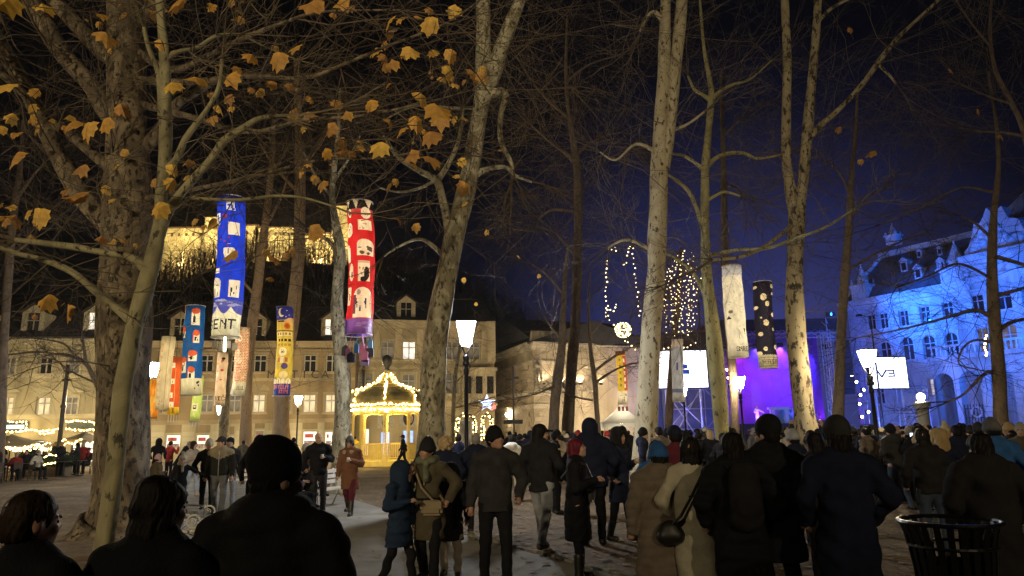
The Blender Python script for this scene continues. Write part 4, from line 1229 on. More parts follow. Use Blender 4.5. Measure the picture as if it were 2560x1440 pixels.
def smooth_path(pts, rs, sub=4):
    """catmull-rom through points"""
    pts = [Vector(p) for p in pts]
    P, R = [], []
    n = len(pts)
    for i in range(n - 1):
        p0 = pts[max(i - 1, 0)]; p1 = pts[i]; p2 = pts[i + 1]; p3 = pts[min(i + 2, n - 1)]
        for j in range(sub):
            t = j / sub
            P.append(0.5 * ((2 * p1) + (p2 - p0) * t + (2 * p0 - 5 * p1 + 4 * p2 - p3) * t * t + (3 * p1 - p0 - 3 * p2 + p3) * t ** 3))
            R.append(rs[i] + (rs[i + 1] - rs[i]) * t)
    P.append(pts[-1]); R.append(rs[-1])
    return P, R

def limb_mesh(name, P, R, sides, seed, rough=.06):
    """tapered limb with uneven girth"""
    r = random.Random(seed)
    n = len(P); vs = []; fs = []; side = None
    ph = [r.uniform(0, 6.28) for _ in range(6)]
    for i, p in enumerate(P):
        t = (P[min(i + 1, n - 1)] - P[max(i - 1, 0)]).normalized()
        if side is None: side = t.orthogonal().normalized()
        side = (side - t * side.dot(t)).normalized(); up = t.cross(side)
        for k in range(sides):
            a = 2 * math.pi * k / sides
            q = 1 + rough * (math.sin(2 * a + ph[0] + i * .31) + .7 * math.sin(3 * a + ph[1] - i * .23) + .5 * math.sin(i * .8 + ph[2]) + .5 * math.sin(5 * a + ph[3] + i * .5))
            vs.append(p + (side * math.cos(a) + up * math.sin(a)) * R[i] * q)
    for i in range(n - 1):
        for k in range(sides):
            k2 = (k + 1) % sides
            fs.append((i * sides + k, i * sides + k2, (i + 1) * sides + k2, (i + 1) * sides + k))
    return np_mesh(name, np.array([tuple(v) for v in vs]), np.array(fs), True)

def grow(rng, P, R, start, d, length, r0, level, up, spread, kids):
    """random twig of five points, with its own side twigs"""
    pts = [start]; cur = start; dirv = d.copy()
    for i in range(4):
        dirv = dirv + Vector((rng.gauss(0, .2), rng.gauss(0, .2), rng.gauss(0, .2) + up * .12))
        dirv.normalize()
        cur = cur + dirv * length / 4
        pts.append(cur)
    P.append([tuple(p) for p in pts]); R.append([r0, r0 * .8, r0 * .62, r0 * .46, r0 * .3])
    if level > 0:
        for j in range(kids):
            i = rng.choice((1, 2, 2, 3, 3, 4)); q = pts[i]
            ax = Vector((rng.gauss(0, 1), rng.gauss(0, 1), rng.gauss(0, 1)))
            nd = (dirv + ax * spread)
            if nd.length < .05: continue
            nd.normalize()
            grow(rng, P, R, q, nd, length * rng.uniform(.4, .7), r0 * .5, level - 1, up, spread, kids)

TREES = {}
def tree(key, d, label, barkm, trunk, limbs=(), twigm=TWIG, ntw=60, tl=2.4, tr=.018, up=.6, level=2, kids=4, spread=.6, group=None, cat='tree', name='plane_tree', sides=14, flare=1.5, seed=1, tw_from=.35, yjit=1.0, extra=(), root_z=True):
    """trunk and limbs as lists of (photo x, photo y, width px[, depth offset]) at depth d"""
    rng = random.Random(seed)
    def conv(l):
        P, R = [], []
        for q in l:
            dy = q[3] if len(q) > 3 else 0.0
            p = at(q[0], q[1], d + dy); P.append(p); R.append(max(.008, wpx(p, q[2]) / 2))
        return P, R
    P, R = conv(trunk)
    P0 = P[0]
    base = Vector((P0.x + (P0.x - P[1].x) * (P0.z / max(.3, P[1].z - P0.z)) * .5, P0.y, 0)) if P0.z > .05 else Vector((P0.x, P0.y, 0))
    if P0.z > .05:
        P = [base] + P; R = [R[0] * 1.08] + R
    else:
        P[0] = base
    if flare > 1:
        nxt = P[1]
        P = [P[0] - Vector((0, 0, .15)), P[0] + (nxt - P[0]) * min(.5, .35 / max(.36, (nxt - P[0]).length))] + P[1:]
        R = [R[0] * flare, R[0] * (1 + (flare - 1) * .35)] + R[1:]
    root = empty(name, base, 0, label, cat, group)
    SP, SR = smooth_path(P, R, 5)
    L = [Vector(p) - base for p in SP]
    link('trunk', limb_mesh('trunk', L, SR, sides, seed), barkm, root)
    starts = []; ends = []
    for i in range(1, len(SP)):
        if i / len(SP) > tw_from and SP[i].z > 2.5: starts.append((SP[i], SR[i], (SP[i] - SP[i - 1]).normalized(), 1.0))
    for j, l in enumerate(limbs):
        lp, lr_ = conv(l)
        lp, lr_ = smooth_path(lp, lr_, 5)
        k = 9 if lr_[0] > .05 else 6
        link('limb', limb_mesh('limb', [p - base for p in lp], lr_, k, seed * 31 + j, .05), barkm, root)
        for i in range(3, len(lp)):
            starts.append((lp[i], lr_[i], (lp[i] - lp[i - 1]).normalized(), 1.6))
        ends.append((lp[-1], lr_[-1], (lp[-1] - lp[-3]).normalized()))
    TP, TR = [], []
    wts = [s[3] for s in starts]
    for i in range(ntw if starts else 0):
        s = rng.choices(starts, wts)[0]
        a = Vector((rng.gauss(0, 1), rng.gauss(0, 1), rng.gauss(0, .7)))
        dirv = (a.normalized() * 1.1 + s[2] * .5 + Vector((0, 0, .15 * up))).normalized()
        grow(rng, TP, TR, s[0], dirv, tl * rng.uniform(.5, 1.3), min(tr * rng.uniform(.6, 1.4), s[1] * .7), level, up, spread, kids)
    for (ep, er, ed) in ends:     # limbs run out into twigs
        for q in range(4):
            nd = (ed + Vector((rng.gauss(0, .3), rng.gauss(0, .3), rng.gauss(0, .3))) * (.15 if q == 0 else 1)).normalized()
            grow(rng, TP, TR, ep, nd, tl * rng.uniform(.5, .9), er * (.95 if q == 0 else .6), level, up, spread, kids)
    for (a, r0, b) in extra:     # long leading twigs given in the world
        for q in range(1): TP.append(a); TR.append(b)
    if TP:
        TP = np.array(TP) - np.array(base)[None, None, :]
        V, F = batch_tubes(TP, TR, 3)
        tag(link('twigs', np_mesh('twigs', V, F), twigm, root), kind='stuff')
    TREES[key] = (root, base, starts)
    return root

tree('old', 14, 'broad old plane tree with dark flaky trunk and many yellow leaves', B_OLD,
     [(300, 1300, 150), (302, 1180, 128), (306, 1000, 128), (315, 800, 122), (318, 600, 112), (318, 400, 100), (314, 200, 92), (312, 0, 86), (308, -250, 74), (300, -500, 60)],
     [[(305, 610, 62), (280, 575, 50), (200, 480, 46), (135, 370, 42), (75, 240, 40), (0, 110, 36), (-90, -40, 30)],
      [(300, 300, 60), (262, 270, 50), (225, 210, 46), (150, 125, 44), (85, 15, 42), (30, -90, 38), (-30, -220, 28)],
      [(300, 440, 34), (265, 412, 28), (190, 350, 24), (115, 295, 22), (60, 235, 20, -.5), (0, 180, 16, -1)],
      [(300, 150, 50), (252, 125, 42), (175, 45, 40), (120, -20, 36), (60, -110, 28)],
      [(345, 385, 40), (365, 365, 34), (400, 325, 28), (440, 262, 25), (485, 232, 22), (540, 200, 17), (600, 190, 12)],
      [(340, 60, 30), (420, -20, 24), (520, -80, 20), (640, -110, 14)],
      [(345, 130, 22), (430, 175, 18, -1), (520, 140, 15, -2), (610, 95, 12, -3), (700, 60, 9, -4), (800, 30, 7, -4.5), (1000, 25, 4, -5)],
      [(345, 200, 22), (470, 205, 16, -1), (620, 190, 13, -2), (760, 195, 11, -3), (850, 165, 9, -3.5), (960, 118, 7, -4), (1110, 60, 5, -4.5), (1200, 0, 3, -5)],
      [(350, 260, 20), (470, 290, 15, -1.5), (620, 330, 12, -2.5), (760, 300, 9, -3.5), (900, 290, 7, -4), (1050, 260, 5, -4.5), (1180, 225, 3, -5)],
      [(350, 500, 16), (500, 470, 11, -1), (640, 440, 9, -2), (800, 400, 7, -3), (950, 395, 5, -3.5), (1080, 370, 3, -4)]],
     ntw=85, tl=3.0, tr=.014, up=.2, seed=2, sides=22, flare=1.75, level=2, kids=5)
tree('young', 10, 'slim pale yellowish plane tree standing in front of the broad old trunk', B_PALE,
     [(252, 1405, 50), (282, 1220, 45), (298, 1067, 41), (307, 963, 41), (321, 893, 41), (338, 807, 44), (364, 720, 42), (385, 640, 37), (398, 560, 31), (404, 480, 30), (412, 380, 30), (414, 280, 28), (412, 150, 25), (402, 40, 22), (394, -100, 18), (385, -300, 12)],
     [[(398, 590, 30), (420, 530, 24), (455, 480, 20), (495, 435, 20), (530, 395, 19), (560, 352, 20), (600, 325, 17), (645, 298, 14), (690, 290, 10)],
      [(380, 690, 34), (330, 645, 20), (260, 632, 18), (190, 618, 17), (110, 608, 15), (40, 600, 12)],
      [(340, 810, 30), (290, 770, 20), (240, 730, 17), (180, 680, 16), (110, 650, 15), (50, 635, 13), (-30, 610, 11)],
      [(405, 430, 24), (440, 400, 17), (462, 350, 15), (490, 310, 14), (525, 262, 12), (548, 215, 11), (555, 150, 9)],
      [(405, 300, 20), (402, 250, 15), (395, 180, 14), (372, 120, 12), (360, 70, 10)],
      [(415, 150, 16), (445, 130, 12), (490, 120, 10), (540, 90, 9), (600, 85, 6)],
      [(400, 560, 14), (460, 500, 10), (520, 498, 9), (600, 500, 9), (690, 490, 8), (760, 495, 7), (830, 515, 5)]],
     twigm=plain('twig_pale', (.13, .10, .06), .9, 0, .4, 3), ntw=55, tl=2.0, tr=.010, up=.15, seed=3, sides=18, flare=1.1)
tree('leaning', 16.5, 'mottled grey plane tree leaning right, between pavilion and tall lamp', B_GREY,
     [(1072, 1230, 88), (1078, 1100, 76), (1080, 1000, 62), (1088, 880, 58), (1104, 760, 56), (1122, 660, 54), (1138, 580, 50), (1158, 500, 44), (1178, 420, 46), (1194, 320, 42), (1208, 220, 42), (1208, 110, 36), (1207, 0, 34), (1203, -150, 28), (1196, -350, 18)],
     [[(1200, 260, 40), (1228, 205, 38), (1250, 130, 37), (1275, 65, 36), (1300, 0, 32), (1330, -110, 26), (1350, -260, 16)],
      [(1128, 590, 32), (1116, 540, 22), (1104, 490, 19), (1090, 450, 20), (1050, 428, 14), (1012, 405, 13), (985, 380, 10), (960, 340, 8)],
      [(1092, 452, 18), (1118, 415, 14), (1140, 370, 12), (1152, 325, 10), (1158, 270, 7)],
      [(1090, 450, 10), (1050, 470, 7), (1000, 480, 6), (950, 470, 4)],
      [(1180, 440, 24), (1215, 424, 14), (1262, 418, 12), (1290, 440, 8), (1330, 455, 5)],
      [(1205, 240, 30), (1262, 232, 18), (1252, 290, 13), (1252, 350, 14), (1275, 400, 12), (1282, 425, 10)],
      [(1120, 650, 14), (1060, 600, 9), (1010, 610, 6), (960, 640, 4)],
      [(1190, 270, 9), (1130, 270, 7), (1040, 265, 6), (960, 300, 4)]],
     twigm=TWIG, ntw=60, tl=2.0, tr=.014, up=.2, seed=4, sides=20, flare=1.25)
tree('tall', 20.5, 'tall straight cream plane tree in the middle, forking high up, beside the left screen', B_CREAM,
     [(1612, 1190, 76), (1616, 1080, 58), (1622, 950, 48), (1628, 800, 50), (1640, 680, 47), (1642, 600, 45), (1647, 500, 43), (1648, 400, 40), (1652, 310, 38), (1658, 200, 30), (1662, 100, 28), (1664, 0, 25), (1668, -150, 20), (1672, -320, 12)],
     [[(1655, 420, 38), (1672, 330, 34), (1682, 240, 32), (1692, 140, 31), (1702, 40, 29), (1710, -80, 25), (1722, -280, 14)],
      [(1650, 640, 12), (1600, 610, 9), (1560, 600, 8), (1520, 620, 5)],
      [(1640, 380, 11), (1590, 360, 8), (1540, 400, 6), (1500, 380, 4)],
      [(1655, 50, 14), (1635, 30, 10), (1615, 45, 8), (1600, 80, 6)],
      [(1672, 330, 9), (1720, 310, 7), (1760, 280, 5)]],
     twigm=TWIG_D, ntw=75, tl=3.0, tr=.016, up=.1, seed=5, sides=18, flare=1.2)
B_OLIVE = bark('bark_olive', (.33, .30, .15), (.22, .20, .10), (.06, .05, .03), 2.6, .48, .45, .58)
tree('olive', 22, 'slender greenish plane tree with arching limbs, left of the white lantern', B_OLIVE,
     [(1806, 1110, 34), (1800, 1000, 37), (1790, 900, 40), (1778, 790, 36), (1766, 680, 26), (1762, 560, 20), (1763, 450, 20), (1765, 400, 22), (1772, 320, 16), (1778, 250, 16), (1776, 210, 12), (1760, 120, 9), (1750, 0, 6)],
     [[(1757, 570, 14), (1745, 530, 11), (1722, 480, 10), (1690, 450, 9), (1662, 432, 7)],
      [(1768, 415, 16), (1795, 392, 11), (1830, 382, 10), (1862, 384, 9), (1890, 396, 8), (1930, 392, 6), (1975, 380, 4)],
      [(1760, 425, 14), (1735, 405, 9), (1705, 388, 8), (1675, 384, 6)],
      [(1776, 250, 14), (1758, 238, 9), (1735, 222, 8), (1720, 190, 6)],
      [(1780, 250, 14), (1798, 230, 9), (1830, 212, 8), (1875, 198, 6), (1930, 150, 4)],
      [(1774, 760, 18), (1745, 700, 11), (1715, 665, 9), (1680, 640, 7), (1640, 625, 5)],
      [(1770, 500, 10), (1810, 480, 7), (1850, 490, 5)],
      [(1768, 640, 12), (1840, 625, 9, -2), (1920, 620, 9, -4), (1990, 595, 8, -5), (2060, 570, 7, -6), (2140, 520, 5, -7)]],
     twigm=TWIG_D, ntw=70, tl=2.4, tr=.014, up=.1, seed=6, sides=16, flare=1.1)
tree('forked', 22, 'large mottled plane tree forking into two straight stems, right of the violet stage', B_MOTTLE,
     [(2020, 1120, 66), (2012, 1050, 56), (2004, 960, 50), (1993, 860, 46), (1986, 740, 41), (1988, 620, 40), (1990, 530, 44), (1974, 460, 24), (1966, 380, 23), (1966, 280, 23), (1968, 160, 21), (1963, 40, 19), (1960, -100, 14), (1955, -300, 8)],
     [[(1992, 540, 40), (2006, 470, 27), (2013, 390, 26), (2020, 310, 25), (2030, 200, 23), (2040, 90, 21), (2048, -40, 17), (2060, -240, 10)],
      [(2018, 350, 20), (2050, 315, 15), (2085, 285, 14), (2120, 250, 13), (2160, 205, 13), (2200, 150, 13), (2235, 105, 11), (2270, 70, 9), (2330, 15, 8), (2400, -50, 6)],
      [(2195, 160, 8), (2225, 190, 6), (2240, 210, 4)],
      [(1985, 560, 12), (1920, 610, 10, -2), (1860, 640, 9, -3), (1780, 650, 8, -4)],
      [(2040, 60, 10), (2080, 20, 8), (2140, -10, 6)]],
     twigm=TWIG_D, ntw=80, tl=3.0, tr=.015, up=.1, seed=7, sides=18, flare=1.2)
tree('dim', 30, 'thin dark plane tree right of the stage, just left of the warm lamp', B_DARK,
     [(2094, 1100, 34), (2098, 980, 27), (2103, 850, 24), (2112, 700, 20), (2122, 560, 17), (2128, 450, 13), (2138, 340, 9), (2145, 220, 5)],
     [[(2120, 560, 8), (2160, 500, 6), (2210, 470, 4)], [(2126, 480, 8), (2090, 420, 5), (2060, 400, 3)], [(2112, 680, 8), (2180, 640, 6), (2260, 600, 4)]],
     twigm=TWIG_D, ntw=60, tl=3.6, tr=.016, up=.1, seed=8, flare=1.15, sides=12)
tree('edge', 25, 'dark tree with sideways limbs standing before the blue palace portico', B_DARK,
     [(2503, 1090, 38), (2499, 980, 32), (2493, 880, 30), (2484, 760, 26), (2480, 640, 22), (2484, 540, 17), (2492, 470, 13), (2496, 400, 10), (2490, 300, 8), (2470, 180, 6)],
     [[(2490, 800, 12), (2440, 775, 9), (2380, 790, 8), (2300, 812, 6), (2220, 830, 4), (2140, 845, 3)],
      [(2490, 830, 12), (2530, 805, 10), (2600, 790, 7)],
      [(2484, 640, 12), (2520, 650, 11), (2580, 668, 8)],
      [(2490, 950, 10), (2468, 930, 8), (2410, 985, 6), (2370, 1005, 4)],
      [(2482, 600, 8), (2440, 560, 6), (2400, 540, 4)],
      [(2492, 740, 10), (2560, 720, 7)], [(2484, 700, 8), (2400, 660, 6, -1), (2320, 690, 5, -2), (2240, 720, 4, -3)],
      [(2496, 860, 8), (2440, 850, 6), (2408, 870, 5), (2398, 910, 4), (2450, 925, 3)],
      [(2480, 480, 7), (2400, 470, 5), (2300, 520, 4), (2200, 560, 3)]],
     twigm=plain('twig_black', (.05, .042, .036), .9, 0, .4, 3), ntw=110, tl=2.6, tr=.014, up=.0, seed=9, flare=1.15, sides=12, kids=4)
tree('mid1', 36, 'brownish plane trunk left of centre pair, lit from the left, before the concert hall', B_DARK,
     [(1418, 1100, 32), (1424, 1000, 28), (1430, 900, 26), (1440, 780, 25), (1444, 650, 24), (1446, 520, 22), (1442, 410, 18), (1430, 340, 13), (1418, 250, 10), (1415, 150, 8), (1418, 40, 5)],
     [[(1442, 410, 14), (1410, 380, 8), (1375, 355, 6), (1330, 315, 4)], [(1440, 390, 12), (1470, 360, 8), (1510, 340, 5)], [(1440, 530, 9), (1380, 525, 7), (1345, 550, 5)],
      [(1440, 640, 9), (1405, 600, 7), (1385, 580, 6), (1350, 570, 3)], [(1425, 300, 8), (1350, 230, 6), (1290, 140, 3)], [(1420, 200, 8), (1475, 160, 5), (1540, 140, 3)]],
     twigm=TWIG_D, ntw=110, tl=4.6, tr=.02, up=.1, seed=10, flare=1.1, sides=12)
tree('mid2', 33, 'dark curved trunk left of the brownish plane trunk, before the concert hall', B_DARK,
     [(1384, 1100, 30), (1388, 1000, 26), (1397, 930, 24), (1405, 860, 20), (1408, 780, 16), (1412, 700, 11), (1420, 620, 7)],
     [[(1405, 850, 8), (1380, 820, 6), (1360, 790, 4)], [(1410, 740, 7), (1370, 690, 5), (1330, 660, 3)], [(1392, 960, 6), (1340, 985, 4, -1), (1260, 1000, 3, -2)]],
     twigm=TWIG_D, ntw=60, tl=2.8, tr=.015, up=.1, seed=11, flare=1.1, sides=10)
tree('mid3', 34, 'thin dark curved tree between the concert hall and the marquee', B_DARK,
     [(1498, 1100, 13), (1492, 1020, 13), (1488, 960, 12), (1478, 890, 11), (1474, 830, 9), (1470, 760, 6), (1476, 680, 4)],
     [[(1486, 960, 8), (1520, 935, 6), (1560, 915, 5), (1600, 905, 4)], [(1484, 930, 7), (1530, 895, 6), (1590, 860, 4)], [(1482, 1000, 6), (1450, 995, 4), (1420, 985, 3)], [(1474, 840, 5), (1510, 800, 3)]],
     twigm=TWIG_D, ntw=45, tl=2.2, tr=.012, up=.1, seed=12, flare=1.1, sides=8)
tree('bent', 23, 'grey bent plane tree just left of the red hanging lantern', B_GREY,
     [(853, 1150, 52), (856, 1060, 42), (858, 960, 38), (850, 860, 34), (842, 770, 32), (846, 690, 28), (850, 620, 27), (838, 550, 18), (830, 490, 16), (836, 420, 14), (845, 330, 9), (850, 220, 6)],
     [[(845, 650, 14), (830, 610, 11), (800, 590, 8), (770, 570, 5)], [(836, 450, 9), (870, 400, 6), (900, 340, 4)], [(835, 500, 9), (790, 440, 6), (760, 380, 4)]],
     twigm=TWIG, ntw=50, tl=2.6, tr=.014, up=.1, seed=13, flare=1.3, sides=14)
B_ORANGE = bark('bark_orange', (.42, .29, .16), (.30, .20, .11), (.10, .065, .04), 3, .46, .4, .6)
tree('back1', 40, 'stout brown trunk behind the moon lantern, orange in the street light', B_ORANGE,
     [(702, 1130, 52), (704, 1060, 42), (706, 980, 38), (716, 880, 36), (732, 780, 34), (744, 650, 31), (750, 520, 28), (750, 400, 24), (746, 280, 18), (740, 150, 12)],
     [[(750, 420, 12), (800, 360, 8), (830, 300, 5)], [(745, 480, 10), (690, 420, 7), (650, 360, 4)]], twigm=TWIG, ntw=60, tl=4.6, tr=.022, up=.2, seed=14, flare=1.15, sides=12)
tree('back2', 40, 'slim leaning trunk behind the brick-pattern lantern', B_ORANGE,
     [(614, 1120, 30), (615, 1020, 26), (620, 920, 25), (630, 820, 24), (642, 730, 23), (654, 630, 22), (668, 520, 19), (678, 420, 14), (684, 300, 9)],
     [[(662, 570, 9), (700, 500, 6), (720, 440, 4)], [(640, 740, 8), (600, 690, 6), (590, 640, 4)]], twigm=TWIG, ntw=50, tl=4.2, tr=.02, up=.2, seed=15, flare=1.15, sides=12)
tree('back3', 44, 'grey forked trunk behind the narrow pale lantern', B_GREY,
     [(560, 1110, 28), (562, 1030, 24), (568, 930, 20), (578, 840, 16), (590, 760, 13), (604, 690, 10), (612, 610, 7)],
     [[(592, 750, 9), (604, 700, 7), (618, 660, 5)], [(590, 770, 8), (570, 700, 6), (556, 640, 4)]], twigm=TWIG, ntw=40, tl=3.6, tr=.018, up=.2, seed=16, flare=1.15, sides=10)
tree('behind', 37, 'brown trunk half hidden behind the slender greenish plane tree', B_DARK,
     [(1838, 1090, 24), (1836, 1000, 22), (1826, 860, 21), (1815, 700, 20), (1811, 560, 18), (1809, 420, 15), (1806, 300, 10), (1802, 180, 6)],
     [[(1810, 460, 8), (1840, 470, 6), (1850, 490, 4)], [(1808, 340, 7), (1850, 300, 5)]], twigm=TWIG_D, ntw=70, tl=4.4, tr=.018, up=.1, seed=17, flare=1.1, sides=10)
tree('sapling', 40, 'young thin tree lit yellow beside the pavilion', B_PALE,
     [(1131, 1110, 10), (1134, 1020, 10), (1137, 950, 9), (1146, 890, 7), (1156, 840, 4)],
     [[(1135, 985, 5), (1105, 960, 4), (1080, 935, 3)], [(1137, 960, 5), (1165, 930, 3)], [(1133, 1020, 5), (1180, 1010, 4), (1240, 990, 3)], [(1146, 890, 4), (1170, 850, 3)]],
     twigm=TWIG, ntw=60, tl=2.0, tr=.012, up=.3, seed=18, flare=1.1, sides=8, tw_from=.3)
tree('weeping', 44, 'weeping tree hung with strings of warm lights above the left screen', B_DARK,
     [(1672, 1090, 20), (1676, 980, 18), (1684, 860, 16), (1694, 760, 14), (1700, 680, 11), (1704, 620, 7)],
     [[(1694, 770, 8), (1670, 740, 6), (1655, 760, 5), (1650, 830, 4)], [(1698, 700, 8), (1720, 660, 6), (1742, 700, 4), (1748, 800, 3)], [(1700, 660, 7), (1670, 640, 5), (1655, 690, 3)]],
     twigm=plain('twig_violet', (.2, .14, .12), .9, 0, .4, 3), ntw=190, tl=2.8, tr=.016, up=-.9, seed=19, flare=1.1, sides=8, tw_from=.45)
tree('cafe', 38, 'dark spreading small tree before the cream house, left of the thick trunk', B_DARK,
     [(262, 1150, 16), (255, 1000, 15), (235, 945, 12), (215, 910, 11), (190, 895, 9), (150, 885, 6), (110, 890, 4)],
     [[(215, 905, 8), (210, 870, 6), (205, 830, 4)], [(190, 893, 6), (160, 860, 5), (120, 850, 3)], [(170, 890, 5), (100, 880, 4), (40, 885, 3), (0, 890, 2)], [(245, 960, 6), (180, 930, 4), (140, 900, 3)]],
     twigm=TWIG_D, ntw=120, tl=1.9, tr=.012, up=.1, seed=20, flare=1.1, sides=8, tw_from=.3)
tree('farleft', 33, 'dim narrow trunk at the far left edge behind the leafy limbs', B_DARK,
     [(2, 1080, 22), (8, 900, 20), (20, 700, 18), (34, 540, 16), (50, 420, 12), (58, 300, 8)],
     [[(40, 500, 8), (90, 430, 5), (130, 390, 3)], [(25, 640, 8), (80, 600, 5)]], twigm=TWIG_D, ntw=60, tl=4.2, tr=.018, up=.1, seed=21, flare=1.1, sides=10)
tree('farright', 24, 'dark bare tree leaning in from the right edge, high above the palace', B_DARK,
     [(2640, 1100, 34), (2630, 800, 30), (2600, 520, 22), (2560, 330, 13), (2525, 250, 12), (2490, 180, 10), (2475, 90, 8), (2480, -20, 5)],
     [[(2530, 260, 7), (2470, 240, 5), (2400, 210, 3)], [(2560, 340, 8), (2500, 330, 5), (2440, 330, 3)], [(2480, 120, 6), (2430, 60, 4), (2390, 0, 3)]],
     twigm=TWIG_D, ntw=80, tl=2.8, tr=.013, up=.1, seed=22, flare=1.1, sides=10)

# ------------------------------------------------------------------ yellow leaves still hanging, each on its own twig
def leaf_mesh(seed):
    r = random.Random(seed)
    out = [(0, .04), (.13, .0), (.40, .06), (.40, .24), (.54, .42), (.40, .52), (.38, .74), (.20, .72), (0, 1.0), (-.18, .70), (-.40, .74), (-.39, .52), (-.54, .40), (-.40, .22), (-.38, .04), (-.12, .0)]
    curl, fold, tw = r.uniform(.1, 1.1), r.uniform(.1, .9), r.uniform(-.9, .9)
    vs = []
    def bend(x, y):
        x *= r.uniform(.9, 1.1); y *= r.uniform(.94, 1.06)
        z = -curl * (y - .3) ** 2 * .7 - fold * abs(x) * .9 + r.uniform(-.03, .03)
        a = tw * y
        return (x * math.cos(a) * (1 - .25 * fold), -y, z + x * math.sin(a))
    vs = [bend(x, y) for x, y in out] + [bend(0, .35), bend(0, .62)]
    n = len(out); fs = []
    for i in range(n):
        c = n + 1 if 5 <= i <= 10 else n
        fs.append((i, (i + 1) % n, c))
    fs += [(5, n + 1, n), (11, n, n + 1)]
    me = bpy.data.meshes.new('leaf'); me.from_pydata(vs, [], fs); me.update()
    return me
def leaf_mat():
    m, nt, b = _mat('autumn_leaf')
    oi = nt.nodes.new('ShaderNodeObjectInfo'); cr = nt.nodes.new('ShaderNodeValToRGB')
    e = cr.color_ramp.elements
    e[0].position = 0; e[0].color = (.70, .38, .06, 1); e[1].position = 1; e[1].color = (.80, .50, .09, 1)
    q = e.new(.3); q.color = (.50, .25, .07, 1)
    nt.links.new(oi.outputs['Random'], cr.inputs['Fac'])
    tc = nt.nodes.new('ShaderNodeTexCoord'); nz = nt.nodes.new('ShaderNodeTexNoise'); nz.inputs['Scale'].default_value = 3; nz.inputs['Detail'].default_value = 5
    nt.links.new(tc.outputs['Object'], nz.inputs['Vector'])
    mx = nt.nodes.new('ShaderNodeMix'); mx.data_type = 'RGBA'; mx.blend_type = 'MULTIPLY'; mx.inputs['Factor'].default_value = .55
    nt.links.new(cr.outputs['Color'], mx.inputs['A']); nt.links.new(nz.outputs['Color'], mx.inputs['B'])
    nt.links.new(cr.outputs['Color'], b.inputs['Base Color'])
    mr = nt.nodes.new('ShaderNodeMapRange'); mr.inputs['From Min'].default_value = .3; mr.inputs['From Max'].default_value = .7; mr.inputs['To Min'].default_value = .55; mr.inputs['To Max'].default_value = 1.15
    nt.links.new(nz.outputs['Fac'], mr.inputs['Value'])
    vm = nt.nodes.new('ShaderNodeVectorMath'); vm.operation = 'SCALE'
    nt.links.new(cr.outputs['Color'], vm.inputs[0]); nt.links.new(mr.outputs[0], vm.inputs['Scale'])
    nt.links.new(vm.outputs[0], b.inputs['Base Color'])
    b.inputs['Roughness'].default_value = .7
    tr = nt.nodes.new('ShaderNodeBsdfTranslucent'); nt.links.new(vm.outputs[0], tr.inputs['Color'])
    ms = nt.nodes.new('ShaderNodeMixShader'); ms.inputs[0].default_value = .3
    nt.links.new(b.outputs[0], ms.inputs[1]); nt.links.new(tr.outputs[0], ms.inputs[2])
    nt.links.new(ms.outputs[0], nt.nodes['Material Output'].inputs['Surface'])
    return m
LEAFM = leaf_mat()
leafs = [leaf_mesh(40 + i) for i in range(9)]
LV = [(35,20,70),(105,30,50),(265,110,75),(265,50,30),(250,62,20),(310,40,25),(395,45,40),(460,20,60),(400,115,40),(400,30,30),(535,20,25),(575,10,25),(600,55,35),(605,12,25),(632,155,45),(700,155,62),(430,225,50),(485,215,55),(575,200,40),(570,250,30),(575,275,22),(530,305,35),(40,235,60),(35,300,40),(75,300,30),(30,340,20),(95,325,30),(300,280,50),(190,320,50),(225,325,50),(258,315,40),(175,300,30),(310,385,30),(45,400,55),(215,425,35),(265,475,30),(215,505,58),(430,425,35),(470,415,40),(435,465,45),(400,525,50),(380,460,25),(5,520,30),(5,550,25),(40,560,50),(70,540,35),(100,545,58),(255,605,35),(285,605,20),(305,605,20),(125,755,48),(170,780,42),(490,555,20),(530,560,35),(580,645,40),(660,635,30),(690,660,35),(715,640,20),
(785,25,60),(805,10,30),(860,10,45),(870,25,30),(980,65,50),(1000,60,40),(985,95,40),(1075,65,55),(1120,35,40),(1130,45,35),(940,133,35),(1025,135,50),(965,150,30),(980,170,50),(1130,140,40),(1115,180,40),(750,130,40),(720,220,30),(680,215,30),(770,250,25),(650,230,25),(730,285,25),(740,280,25),(770,290,30),(790,300,30),(845,265,35),(865,295,40),(725,295,30),(820,325,40),(930,265,40),(970,220,30),(1050,250,50),(1085,285,72),(1100,305,50),(1130,220,30),(1135,300,25),(1040,310,50),(975,315,40),(1005,340,45),(1075,350,58),(960,375,48),(860,360,40),(855,380,30),(895,375,30),(815,385,35),(875,385,25),(1030,395,50),(1068,410,48),(1165,475,45),(1175,190,40),(1200,195,40),(750,435,30),(810,465,35),(775,585,50),(768,410,20),(1040,570,28),(990,455,20),(1140,445,20)]
for _i in range(75):     # smaller, farther leaves between them
    _b = LV[(_i * 7) % 118]; LV.append((_b[0] + ((_i * 53) % 97) - 48, _b[1] + ((_i * 31) % 83) - 41, 14 + (_i * 5) % 17))
LVR = {'leaning': [(1215, 580, 14), (1295, 645, 14), (1190, 760, 12), (1160, 700, 14), (1345, 690, 13), (1255, 380, 14)], 'forked': [(2125, 75, 15), (2095, 325, 18), (2175, 390, 24), (2150, 405, 16)], 'farright': [(2375, 180, 20), (2445, 280, 18), (2500, 345, 20)]}
lrng = random.Random(17)
root, base, _s = TREES['old']
TP, TR = [], []
